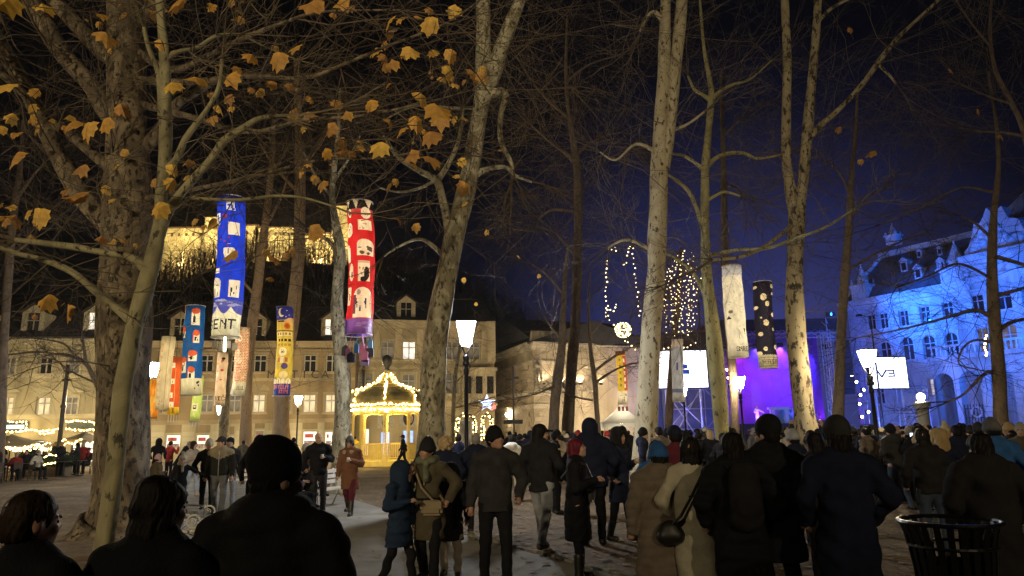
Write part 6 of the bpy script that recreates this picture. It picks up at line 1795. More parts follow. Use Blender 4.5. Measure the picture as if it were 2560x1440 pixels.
# ------------------------------------------------------------------ light arches at the pale house, cafe terrace
for (px, d, w, lb) in ((1165, 58, 44, 'left of two small arches of lights before the pale house'), (1218, 60, 22, 'right narrow arch of lights with a blue and red star on top')):
    c = at(px, 1085, d); h = at(px, 1035, d).z; wd = wpx(c, w) / 2
    e = empty('light_arch', (c.x, d, 0), 0, lb, 'light arch')
    pts = [Vector((-wd, 0, 0)), Vector((-wd, 0, h - wd))] + [Vector((wd * math.cos(a), 0, h - wd + wd * math.sin(a))) for a in np.linspace(math.pi, 0, 13)][1:] + [Vector((wd, 0, 0))]
    MB().tube(pts, .09, 6).build('frame', M['sign_green'], e)
    tag(bulb_mesh(sample(pts, .05), .04, jit=.14).build('bulb', M['bulb'], e), kind='stuff')
    if w < 30:
        st = []
        for k in range(10): a = k * math.pi / 5 + .3; st.append(((.75 if k % 2 == 0 else .32) * math.cos(a), h + .9 + (.75 if k % 2 == 0 else .32) * math.sin(a)))
        MB().prism(st, -.08, .08).build('star', glow('star_blue', (.45, .6, 1.0), 2.5, False), e)
        MB().prism([(.25, h + .3), (.8, h + .45), (.6, h + 1.0)], -.1, .1).build('star_tail', glow('star_red', (1, .05, .08), 1.5, False), e)

M['canvas'] = plain('parasol_canvas', (.40, .33, .22), .8, 0, .15, 1)
def parasol(px, Y, ptop, pedge, wpxl, label, scallop=True):
    c = at(px, 1100, Y); zt_, ze = at(px, ptop, Y).z, at(px, pedge, Y).z; r = wpx(c, wpxl) / 2
    e = empty('parasol', (c.x, Y, 0), 0, label, 'parasol', 'cafe parasols')
    n = 8; vs = [(0, 0, zt_)]; 
    for q, zz in ((.5, .42), (1, 0)):
        for k in range(n): a = 2 * math.pi * (k + .5) / n; vs.append((r * q * math.cos(a), r * q * math.sin(a), ze + (zt_ - ze) * zz))
    fs = [(0, 1 + k, 1 + (k + 1) % n) for k in range(n)] + [(1 + k, 9 + k, 9 + (k + 1) % n, 1 + (k + 1) % n) for k in range(n)]
    MB().add(vs, fs).build('canopy', M['canvas'], e)
    mb = MB()
    for k in range(n):
        a, b = Vector(vs[9 + k]), Vector(vs[9 + (k + 1) % n]); mb.quad(a, b, b - Vector((0, 0, .22)), a - Vector((0, 0, .22)))
    mb.build('valance', M['canvas'], e)
    MB().tube([(0, 0, 0), (0, 0, zt_)], .04, 6).build('pole', M['wood_dark'], e)
    pts = []
    for k in range(n + 1):
        a, b = Vector(vs[9 + k % n]), Vector(vs[9 + (k + 1) % n])
        pts += [a * 1.01, a.lerp(b, .5) * 1.01 - Vector((0, 0, .3 if scallop else .05))]
    light_string(e.location, pts, .13, .04, 'string of lights in loops round a cafe parasol', 'light loops on the cafe parasols', 'bulb', jit=.05)
parasol(28, 41, 1086, 1114, 200, 'wide cafe parasol at the left edge before the cream house')
parasol(-90, 39, 1080, 1112, 190, 'cafe parasol half cut by the left edge')
parasol(213, 44, 1078, 1098, 110, 'small cafe parasol with looped lights beside the thick trunk')
a = HOUSE1
def on_front(fr, px, py, off): x, z = fr.uv(px, py); v = fr.P0 + fr.e * x - fr.n * off; v.z = z; return v
for (pts, lb) in (([(-30, 1056), (20, 1052), (50, 1056), (76, 1054), (78, 1078), (40, 1079), (-30, 1079)], 'garland of lights framing the lit teal shop sign'),
                  ([(176, 1055), (200, 1052), (225, 1056), (246, 1053), (246, 1074), (210, 1076), (172, 1072)], 'garland of lights framing the dark green shop sign'),
                  ([(78, 1073), (110, 1077), (140, 1075), (170, 1068)], 'slack garland of lights between the two shop signs'),
                  ([(108, 1082), (130, 1084), (150, 1080)], 'short garland of lights under the slack one')):
    P = [on_front(HOUSE1, x, y, .6) for x, y in pts]
    light_string(P[0], [q - P[0] for q in P], .14, .045, lb, None, 'bulb', jit=.06, cat='garland')
px_string([(-10, 1128), (25, 1122), (60, 1130), (95, 1120), (118, 1128)], 37.5, .12, .04, 'long garland of lights over the heads of the cafe guests', None, 'bulb', 'garland')
px_string([(0, 1117), (50, 1119), (100, 1112), (130, 1106)], 38.2, .12, .035, 'upper garland of lights under the wide parasol', None, 'bulb', 'garland')
# planters with evergreen and lights
gm = plain('evergreen', (.02, .04, .02), .9, 0, .5, 8)
for px, Y, lb in ((120, 37, 'long planter of evergreen branches wound with lights beside the cafe tables'), ):
    c = at(px, 1150, Y); e = empty('planter', (c.x, Y, 0), 0, lb, 'planter')
    MB().box(-1.1, 1.1, -.3, .3, 0, .5).build('box', M['wood_dark'], e)
    P, R = [], []
    rg = np.random.RandomState(2)
    for i in range(500):
        a = np.array([rg.uniform(-1.1, 1.1), rg.uniform(-.3, .3), .45]); d = rg.uniform(-.5, .5, 3); d[2] = abs(d[2]) + .3
        P.append([a + d * t for t in (0, .25, .5, .75, 1)]); R.append([.02, .03, .025, .02, .008])
    V, F = batch_tubes(P, R, 3); tag(link('greenery', np_mesh('greenery', V, F), gm, e), kind='stuff')
    for j, zz in enumerate((.55, .95)):
        light_string(e.location, [Vector((-1.1, -.4, zz)), Vector((-.4, -.5, zz - .12)), Vector((.3, -.45, zz + .1)), Vector((1.1, -.35, zz + .15))], .11, .035, ('lower' if j == 0 else 'upper') + ' string of lights wound along the evergreen planter', None, 'bulb', jit=.05)
# tall dark banner pole before the cream house
p = at(146, 1130, 39); zt_ = at(157, 912, 39).z
e = empty('flag_pole', (p.x, 39, 0), rad(0), 'tall dark thin pole standing before the cream house', 'pole')
MB().tube([(0, 0, 0), (0, 0, zt_)], [.13, .09], 8).tube([(0, 0, zt_ * .6), (0, 0, zt_ * .6 + .15)], .15, 8).build('shaft', M['black_iron'], e)
MB().box(-.22, .22, -.08, .08, zt_ - .9, zt_ - .8).build('crossbar', M['black_iron'], e)

# ------------------------------------------------------------------ floodlights that light the stone and the stage
FB = plain('flood_body', (.03, .03, .035), .5)
def flood(loc, tgt, col, power, ang, label, cat='floodlight', size=.4, group=None, blend=.6, k=1.0):
    loc, tgt = Vector(loc), Vector(tgt); d = (tgt - loc).normalized()
    e = empty('floodlight', loc, 0, label, cat, group)
    q = d.to_track_quat('-Z', 'Y')
    b = MB().box(-.3, .3, -.22, .22, .03, .3).build('housing', FB, e); b.rotation_euler = q.to_euler(); b.scale = (k, k, k)
    if cat == 'floodlight' and 'violet' in label:
        ln = MB().lathe([(.17, 0), (.17, .02), (0, .02)], 10).build('lens', glow('lens_glow', tuple(.3 + .7 * q for q in col), 12, False), e, loc=d * .03, rot=q.to_euler())
    l = bpy.data.lights.new('flood_lamp', 'SPOT'); l.energy = power; l.color = col; l.spot_size = rad(ang); l.spot_blend = blend; l.shadow_soft_size = size
    o = bpy.data.objects.new('flood_lamp', l); COL.objects.link(o); o.parent = e; o.location = d * .12; o.rotation_euler = q.to_euler()
    return e
# flood masts added out of view behind the onlookers to light near trees
for mx, my, mz, pw, tg, sp in ((-10, -16, 8.5, 16000, (-9, 12, 7.5), 66), (8, -17, 8.5, 10500, (7, 20, 10.0), 60)):
    e = flood((mx, my, mz), tg, (1, .80, .48), pw, sp, 'flood lamp on a mast behind the onlookers', group='flood masts behind the onlookers', size=.35, blend=.9)
    mm = empty('added_mast', (mx, my - .3, 0), 0, 'mast of a flood lamp behind the onlookers', 'mast', 'masts behind the onlookers')
    MB().tube([(0, 0, 0), (0, 0, mz - .1)], [.12, .07], 8).build('pole', M['black_iron'], mm)
for i, px in enumerate((450, 560, 680, 800, 850)):
    a, b = at(px, 660, CY - 22), at(px, 600, CY)
    flood(a, b, (1, .74, .28), 95000, 100, 'floodlight below the castle wall', group='floodlights below the castle')
for px in (1352, 1400, 1445, 1495, 1545, 1590):
    x, z = HALL.uv(px, 985); a = HALL.P0 + HALL.e * x - HALL.n * .62; a.z = z + .95; b = HALL.P0 + HALL.e * x; b = b + HALL.n * .2; b.z = z + 6
    flood(a, b, (1, .76, .45), 240, 150, 'small floodlight on the ledge of the concert hall', group='ledge floodlights of the concert hall', size=.15, k=.45)
for px in (1400, 1500, 1590):  # ground lamps added to brighten the hall front evenly
    x, z = HALL.uv(px, 1060); a = HALL.P0 + HALL.e * x - HALL.n * 8; a.z = .6; b = HALL.P0 + HALL.e * x; b.z = 6.5
    flood(a, b, (1, .76, .47), 2100, 110, 'ground floodlight before the concert hall', group='ground floodlights before the concert hall')
for px in (1256, 1312):  # ground lamps added to brighten the side wing
    x, z = WING.uv(px, 985); a = WING.P0 + WING.e * x - WING.n * 3.5; a.z = 1.0; b = WING.P0 + WING.e * x; b.z = 6
    flood(a, b, (1, .74, .45), 260, 120, 'ground floodlight at the stone side wing', group='ground floodlights of the side wing')
for px, pw in ((2200, 1800), (2300, 2000), (2420, 2200), (2520, 2200), (2640, 2200)):  # low blue lamps added in front to colour the palace
    x, z = PALACE.uv(px, 1000); a = PALACE.P0 + PALACE.e * x - PALACE.n * 19; a.z = 1.6; b = PALACE.P0 + PALACE.e * (x - 1.5); b.z = 12.5
    flood(a, b, (.02, .15, 1.0), pw, 95, 'blue floodlight before the palace', group='blue floodlights before the palace')
for (a, pw, tpx) in ((at(2084, 786, SY - 1.5), 10500, 2330), (at(2072, 786, SY - 1.5), 15000, 2470), (at(2900, 1085, 44) + Vector((0, 0, 9)), 16000, 2380), (at(2960, 1085, 46) + Vector((0, 0, 9)), 10500, 2520)):  # more blue lamps added, on the stage roof and out of view right
    x, z = PALACE.uv(tpx, 1000); b = PALACE.P0 + PALACE.e * x; b.z = 12.5
    flood(a, b, (.012, .15, 1.0), pw * 1.15, 70, 'strong blue floodlight aimed at the palace from the stage roof' if tpx < 2400 or pw == 15000 else 'strong blue floodlight aimed at the palace from the right', group='strong blue floodlights', blend=1.0)
pm_ = at(2930, 1085, 45); MB()  # mast added out of view to carry the right-hand blue lamps
mm = empty('added_mast', (pm_.x, 45.3, 0), 0, 'mast of the blue floodlights right of the palace front', 'mast')
MB().tube([(0, 0, 0), (0, 0, 11)], [.14, .09], 8).box(-1.4, 1.4, -.1, .1, 10.4, 10.55).build('pole', M['black_iron'], mm)
for px in (905, 1030):  # lamps added to brighten the pavilion from outside
    a = at(px, 1085, KY - 6); a.z = .25; b = Vector((kc.x, KY, 1.6))
    flood(a, b, (1, .70, .22), 330, 80, 'small ground floodlight before the pavilion', group='ground floodlights before the pavilion', size=.1, k=.4)
for px, py, c, pw in ((1830, 870, (.6, .03, 1.0), 1900), (1890, 868, (.08, .03, 1.0), 2200), (1950, 866, (.34, .06, 1.0), 2800), (2010, 868, (.07, .04, 1.0), 2200), (2060, 870, (.26, .02, 1.0), 1700)):
    a = at(px, py, SY + 1.5); b = at(px + (1948 - px) * .3, 1000, SY + 7)
    flood(a, b, c, pw * 2.3, 80, 'violet stage lamp under the stage roof', group='violet stage lamps', size=.2)
for px, c, pw in ((1840, (.6, .02, .8), 420), (1900, (.3, .05, 1.0), 420), (2000, (.2, .05, 1.0), 420), (2050, (.35, .03, 1.0), 420)):
    a = at(px, 1052, SY + .8); b = at(px, 880, SY + 5)
    flood(a, b, c, pw, 120, 'violet lamp on the stage edge', group='violet lamps on the stage edge', size=.2)
a = at(1880, 870, SY - .3); b = at(1897, 1030, SY + 1); flood(a, b, (1, .85, .7), 1800, 16, 'white follow lamp on the singer', size=.1)
for px, pw in ((1690, 3000), (1770, 3000)):
    a = at(px, 1078, SY - 9); b = at(px, 930, SY + 1); flood(a, b, (.05, .10, 1.0), pw * .6, 110, 'blue lamp washing the scaffold left of the stage', group='blue lamps at the scaffold')
a = at(2240, 1072, 60); b = at(2225, 950, 67); flood(a, b, (.1, .16, 1.0), 1800, 120, 'blue lamp washing the scaffold right of the stage', group='blue lamps at the scaffold')
# ------------------------------------------------------------------ people
def surface_nets(vals, origin, h):
    s = vals < 0
    c = np.zeros(tuple(n - 1 for n in vals.shape), np.int8)
    for dx in (0, 1):
        for dy in (0, 1):
            for dz in (0, 1):
                c += s[dx:s.shape[0] - 1 + dx, dy:s.shape[1] - 1 + dy, dz:s.shape[2] - 1 + dz]
    act = (c > 0) & (c < 8)
    idx = np.argwhere(act)
    imap = -np.ones(act.shape, np.int32); imap[act] = np.arange(len(idx))
    pos = np.zeros((len(idx), 3)); cnt = np.zeros(len(idx))
    for ax in range(3):
        o1, o2 = [a for a in range(3) if a != ax]
        for i in (0, 1):
            for j in (0, 1):
                A = [0, 0, 0]; A[o1] = i; A[o2] = j; B = list(A); B[ax] = 1
                va = vals[idx[:, 0] + A[0], idx[:, 1] + A[1], idx[:, 2] + A[2]]; vb = vals[idx[:, 0] + B[0], idx[:, 1] + B[1], idx[:, 2] + B[2]]
                x = (va < 0) != (vb < 0)
                t = np.where(x, va / np.where(x, va - vb, 1), 0)
                p = np.tile(np.array(A, float), (len(idx), 1)); p[:, ax] = t
                pos += np.where(x[:, None], p, 0); cnt += x
    V = (idx + pos / cnt[:, None]) * h + origin
    F = []
    for ax in range(3):
        o1, o2 = (ax + 1) % 3, (ax + 2) % 3
        sl0 = [slice(None)] * 3; sl1 = [slice(None)] * 3; sl0[ax] = slice(0, -1); sl1[ax] = slice(1, None)
        cross = s[tuple(sl0)] != s[tuple(sl1)]
        e = np.argwhere(cross)
        ok = (e[:, o1] >= 1) & (e[:, o2] >= 1) & (e[:, o1] < vals.shape[o1] - 1) & (e[:, o2] < vals.shape[o2] - 1)
        e = e[ok]
        flip = s[e[:, 0], e[:, 1], e[:, 2]]
        def cell(d1, d2):
            q = e.copy(); q[:, o1] += d1; q[:, o2] += d2; return imap[q[:, 0], q[:, 1], q[:, 2]]
        q = np.stack([cell(-1, -1), cell(0, -1), cell(0, 0), cell(-1, 0)], 1)
        q[~flip] = q[~flip][:, ::-1]
        F.append(q)
    return V, np.concatenate(F)

def blob(prims, h, k=.03, cut=None):
    """smooth union of tapered limbs ('c', a, b, ra, rb, flat) and ellipsoids ('e', centre, radii[, rot3x3]) meshed as one skin; ('x', ...) carve"""
    def box(p):
        if p[0] in 'cC':
            a, b = np.array(p[1]), np.array(p[2]); r = max(p[3], p[4]); return np.minimum(a, b) - r, np.maximum(a, b) + r
        c, r = np.array(p[1]), max(p[2]); return c - r, c + r
    adds = [p for p in prims if p[0] in 'ce']; subs = [p for p in prims if p[0] in 'CE']
    lo = np.min([box(p)[0] for p in adds], 0) - 2.5 * h - .01; hi = np.max([box(p)[1] for p in adds], 0) + 2.5 * h + .01
    n = np.ceil((hi - lo) / h).astype(int) + 1
    vals = np.full(n, .5)
    ax = [lo[i] + np.arange(n[i]) * h for i in range(3)]
    def ev(p, sl):
        X, Y, Z = np.meshgrid(ax[0][sl[0]], ax[1][sl[1]], ax[2][sl[2]], indexing='ij', sparse=True)
        if p[0] in 'cC':
            a, b, ra, rb = np.array(p[1], float), np.array(p[2], float), p[3], p[4]; fl = p[5] if len(p) > 5 else 1.0
            ba = b - a; L2 = ba[0] ** 2 + (ba[1] / fl) ** 2 + ba[2] ** 2 + 1e-9
            x, y, z = X - a[0], (Y - a[1]) / fl, Z - a[2]
            t = np.clip((x * ba[0] + y * ba[1] / fl + z * ba[2]) / L2, 0, 1)
            d = np.sqrt((x - ba[0] * t) ** 2 + (y - ba[1] / fl * t) ** 2 + (z - ba[2] * t) ** 2) - (ra + (rb - ra) * t)
            d = d * min(1, fl)
            if len(p) > 6 and p[6] is not None: d = np.maximum(d, p[6] - Z)
            return d
        c, r = np.array(p[1], float), np.array(p[2], float)
        x, y, z = X - c[0], Y - c[1], Z - c[2]
        if len(p) > 3 and p[3] is not None:
            Rm = p[3]; x, y, z = (x * Rm[0][i] + y * Rm[1][i] + z * Rm[2][i] for i in range(3))
        k0 = np.sqrt((x / r[0]) ** 2 + (y / r[1]) ** 2 + (z / r[2]) ** 2); k1 = np.sqrt((x / r[0] ** 2) ** 2 + (y / r[1] ** 2) ** 2 + (z / r[2] ** 2) ** 2) + 1e-9
        return k0 * (k0 - 1) / k1
    for p in adds:
        b0, b1 = box(p); m = k + 2 * h
        i0 = np.clip(np.floor((b0 - m - lo) / h).astype(int), 0, n); i1 = np.clip(np.ceil((b1 + m - lo) / h).astype(int) + 1, 0, n)
        sl = tuple(slice(a, b) for a, b in zip(i0, i1))
        d = ev(p, sl); v = vals[sl]
        q = np.maximum(k - np.abs(d - v), 0) / k
        vals[sl] = np.minimum(d, v) - q * q * k * .25
    for p in subs:
        b0, b1 = box(p)
        i0 = np.clip(np.floor((b0 - 2 * h - lo) / h).astype(int), 0, n); i1 = np.clip(np.ceil((b1 + 2 * h - lo) / h).astype(int) + 1, 0, n)
        sl = tuple(slice(a, b) for a, b in zip(i0, i1))
        if any(s_.start >= s_.stop for s_ in sl): continue
        pp = (p[0].lower(),) + p[1:]
        vals[sl] = np.maximum(vals[sl], -ev(pp, sl))
    if cut is not None: vals = np.maximum(vals, cut - ax[2][None, None, :])
    return surface_nets(vals, lo, h)

def folds(V, seed, amp, puff=0.0, pz=.085):
    """wrinkles in cloth, or quilted rolls"""
    r = np.random.RandomState(seed)
    d = np.zeros_like(V)
    for i in range(7):
        kx = r.normal(0, 1, 3) * np.array([16, 16, 24]); ph = r.uniform(0, 6.28); dv = r.normal(0, 1, 3); dv[2] *= .3
        d += np.sin(V @ kx + ph)[:, None] * dv[None, :] * amp / 2.2
    if puff:
        c = V[:, :2].mean(0); rv = V[:, :2] - c; rv = rv / (np.linalg.norm(rv, axis=1, keepdims=True) + .05)
        d[:, :2] += rv * (puff * np.abs(np.sin(math.pi * V[:, 2] / pz + .4 * np.sin(V[:, 0] * 9))))[:, None] - rv * puff * .6
    return V + d

def cloth(name, col, var=.2, rough=.85, sc=9, bump=.35, bs=90): return plain('cloth_' + name, col, rough, 0, var, sc, bump, bs, spec=.08)
CL = {k: cloth(k, c) for k, c in {
    'black': (.013, .013, .016), 'black2': (.02, .019, .022), 'navy': (.013, .016, .036), 'navy2': (.02, .026, .055), 'charcoal': (.035, .034, .036), 'grey': (.11, .11, .115),
    'lightgrey': (.30, .31, .34), 'jeans': (.05, .065, .10), 'paleblue': (.30, .34, .42), 'beige': (.34, .29, .23), 'taupe': (.17, .135, .105), 'brown': (.16, .075, .045), 'olive': (.085, .07, .045),
    'khaki': (.24, .20, .13), 'white': (.62, .60, .56), 'offwhite': (.46, .42, .32), 'red': (.28, .03, .025), 'blue': (.03, .10, .28), 'wine': (.10, .02, .03), 'yellow': (.65, .50, .02), 'cream': (.50, .43, .31),
    'fur': (.36, .30, .22), 'furgrey': (.20, .19, .16), 'pink': (.42, .27, .25), 'tan': (.36, .25, .12), 'sage': (.15, .16, .11), 'camo': (.02, .035, .07), 'trackblack': (.02, .02, .018)}.items()}
HAIR = {'dark': plain('hair_black', (.008, .006, .006), .6, 0, .4, 30, .5, 60, stretch=(1, 1, .12), spec=.15), 'brown': plain('hair_brown', (.022, .012, .007), .6, 0, .4, 30, .5, 60, stretch=(1, 1, .12), spec=.15), 'grey': plain('hair_grey', (.22, .21, .20), .6, 0, .3, 30, .5, 60, stretch=(1, 1, .12), spec=.15),
        'red': plain('hair_red', (.13, .012, .03), .5, 0, .4, 30, .5, 60, stretch=(1, 1, .12), spec=.2), 'blond': plain('hair_blond', (.36, .25, .12), .6, 0, .3, 30), 'white': plain('hair_white', (.45, .43, .4), .6, 0, .3, 30)}
SKIN = plain('skin', (.42, .25, .18), .55, 0, .12, 12); SKIN2 = plain('skin_tan', (.36, .20, .14), .55, 0, .12, 12)
EYE = plain('eye_dark', (.02, .015, .012), .3); LIP = plain('lips', (.30, .10, .09), .5); SHOE = plain('shoe_black', (.012, .011, .011), .45); SHOEB = plain('boot_brown', (.05, .035, .025), .5); SHOEW = plain('shoe_tan', (.42, .33, .22), .6); LEATHER = plain('bag_leather', (.20, .145, .075), .5, 0, .2, 8)

ARMS = {  # elbow and wrist from the shoulder, for the right side (x mirrored on the left)
    'down': ((.07, .02, -.29), (.08, -.05, -.53)), 'pocket': ((.13, .06, -.27), (.07, -.11, -.44)), 'hold': ((.08, .0, -.28), (-.07, -.25, -.20)), 'clasp': ((.10, -.02, -.28), (-.13, -.21, -.34)),
    'phone': ((.10, -.14, -.20), (.0, -.30, .05)), 'raise': ((.16, -.08, .16), (.10, -.14, .40)), 'fwd': ((.06, -.07, -.28), (.05, -.22, -.46)), 'back': ((.07, .13, -.26), (.07, .16, -.51)),
    'out': ((.24, -.03, -.17), (.46, -.07, -.27)), 'strap': ((.13, .0, -.25), (.0, -.19, -.08)), 'table': ((.1, -.1, -.26), (.0, -.34, -.27)), 'hips': ((.2, .05, -.22), (.1, -.06, -.4))}

_hm = {}
def head_item(kind, h):
    """hair and hats in head space, face towards -y, shared between people"""
    key = (kind, round(h, 3))
    if key in _hm: return _hm[key]
    face = ('E', (0, -.115, -.045), (.072, .075, .10))
    k = .02
    if kind == 'short': pr = [('e', (0, .012, .04), (.086, .104, .100)), ('e', (0, .05, -.01), (.078, .07, .09)), ('E', (0, -.13, -.04), (.085, .10, .105)), ('E', (0, .0, -.13), (.12, .16, .075))]
    elif kind == 'bob': pr = [('e', (0, .015, .035), (.098, .112, .108)), ('c', (0, .045, 0), (0, .055, -.12), .096, .085), ('E', (0, -.13, -.06), (.11, .115, .12))]
    elif kind == 'long': pr = [('e', (0, .015, .035), (.096, .11, .108)), ('c', (0, .05, 0), (0, .085, -.42), .098, .10, .6), ('c', (-.06, .02, 0), (-.09, .0, -.35), .04, .035), ('c', (.06, .02, 0), (.09, .0, -.35), .04, .035), ('E', (0, -.13, -.06), (.078, .11, .12))]
    elif kind == 'bun': pr = [('e', (0, .012, .036), (.09, .106, .104)), ('e', (0, .075, .12), (.05, .05, .045)), ('E', (0, -.13, -.05), (.08, .10, .11)), ('E', (0, .02, -.15), (.12, .16, .07))]
    elif kind == 'curly': pr = [('e', (.0, .03, .02), (.115, .12, .125))] + [('e', (.115 * math.cos(2.4 * i) * math.sqrt(1 - (1 - i / 13) ** 2), .03 + .115 * math.sin(2.4 * i) * math.sqrt(1 - (1 - i / 13) ** 2), .02 + .125 * (1 - i / 13)), (.042, .042, .042)) for i in range(25)] + [('E', (0, -.15, -.07), (.08, .10, .12))]
    elif kind == 'beanie': pr = [('e', (.088 * math.sin(a), .014 + .104 * math.cos(a), .016 + .012 * math.cos(a)), (.022, .022, .026)) for a in np.linspace(0, 6.28, 17)] + [('e', (0, .012, .055), (.093, .110, .102)), ('c', (0, .012, .03), (0, .02, .10), .094, .07, 1.1), ('E', (0, -.12, -.09), (.16, .13, .085)), ('E', (0, .05, -.125), (.2, .2, .095))]
    elif kind == 'tallbeanie': pr = [('e', (0, .015, .06), (.10, .116, .115)), ('e', (0, .04, .10), (.085, .10, .085)), ('E', (0, -.12, -.075), (.16, .13, .085)), ('E', (0, .05, -.12), (.2, .2, .09))]
    elif kind == 'pom': pr = [('e', (0, .012, .055), (.096, .112, .104)), ('c', (0, .012, .03), (0, .02, .11), .094, .06, 1.1), ('E', (0, -.12, -.07), (.16, .13, .085)), ('E', (0, .05, -.13), (.2, .2, .095)), ('e', (0, .02, .195), (.05, .05, .05))]
    elif kind == 'cap': pr = [('e', (0, .012, .05), (.091, .110, .095)), ('e', (0, -.125, .04), (.07, .075, .016)), ('E', (0, -.10, -.10), (.2, .14, .125)), ('E', (0, .06, -.12), (.2, .2, .11))]
    elif kind == 'hood': pr = [('e', (0, .02, .03), (.118, .135, .135)), ('c', (0, .04, -.02), (0, .045, -.17), .115, .12), ('E', (0, -.15, -.03), (.082, .12, .125))]
    elif kind == 'furhood': pr = [('e', (0, .02, .03), (.122, .135, .14)), ('c', (0, .04, -.02), (0, .045, -.17), .115, .12)] + [('e', (.115 * math.sin(a), -.065, .0 + .135 * math.cos(a)), (.045, .04, .045)) for a in np.linspace(0, 6.28, 15)] + [('E', (0, -.17, -.03), (.08, .13, .12))]
    elif kind == 'headband': pr = [('c', (-.094, .0, -.02), (-.088, .01, .06), .02, .02), ('c', (.094, .0, -.02), (.088, .01, .06), .02, .02), ('c', (-.088, .01, .06), (-.05, .01, .12), .018, .018), ('c', (.088, .01, .06), (.05, .01, .12), .018, .018), ('c', (-.05, .01, .12), (.05, .01, .12), .018, .018), ('e', (-.105, .0, -.03), (.03, .045, .05)), ('e', (.105, .0, -.03), (.03, .045, .05))]
    elif kind == 'beard': pr = [('e', (0, -.045, -.085), (.064, .065, .055)), ('E', (0, -.125, -.055), (.028, .03, .022)), ('E', (0, -.06, -.02), (.055, .075, .03))]
    elif kind == 'furcollar': pr = [('e', (.13 * math.sin(a), .02 + .10 * math.cos(a), -.20 + .02 * math.cos(a)), (.05, .05, .055)) for a in np.linspace(-2.6, 2.6, 13)]
    V, F = blob(pr, h, k)
    if kind in ('short', 'bob', 'long', 'bun', 'beard'):     # locks
        rad_ = np.arctan2(V[:, 0], V[:, 1]); nv = V / (np.linalg.norm(V, axis=1, keepdims=True) + 1e-6); nv[:, 2] *= .3
        V = V + nv * (.0045 * np.sin(rad_ * 23 + 5 * np.sin(V[:, 2] * 22)) + .004 * np.sin(rad_ * 9 + 2 + 9 * V[:, 2]))[:, None]
    if kind in ('furhood', 'furcollar', 'curly', 'long', 'bob'): V = folds(V, 5, .006)
    elif kind in ('beanie', 'pom', 'tallbeanie'): V = folds(V, 3, .0025)
    _hm[key] = np_mesh({'beanie': 'beanie', 'tallbeanie': 'beanie', 'pom': 'bobble_hat', 'cap': 'cap', 'hood': 'hood', 'furhood': 'fur_hood', 'headband': 'earmuffs', 'beard': 'beard', 'furcollar': 'fur_collar'}.get(kind, 'hair'), V, F, True)
    return _hm[key]
HITEM = {'beanie': 'beanie', 'tallbeanie': 'beanie', 'pom': 'bobble_hat', 'cap': 'cap', 'hood': 'hood', 'furhood': 'fur_hood', 'headband': 'earmuffs', 'beard': 'beard', 'furcollar': 'fur_collar'}

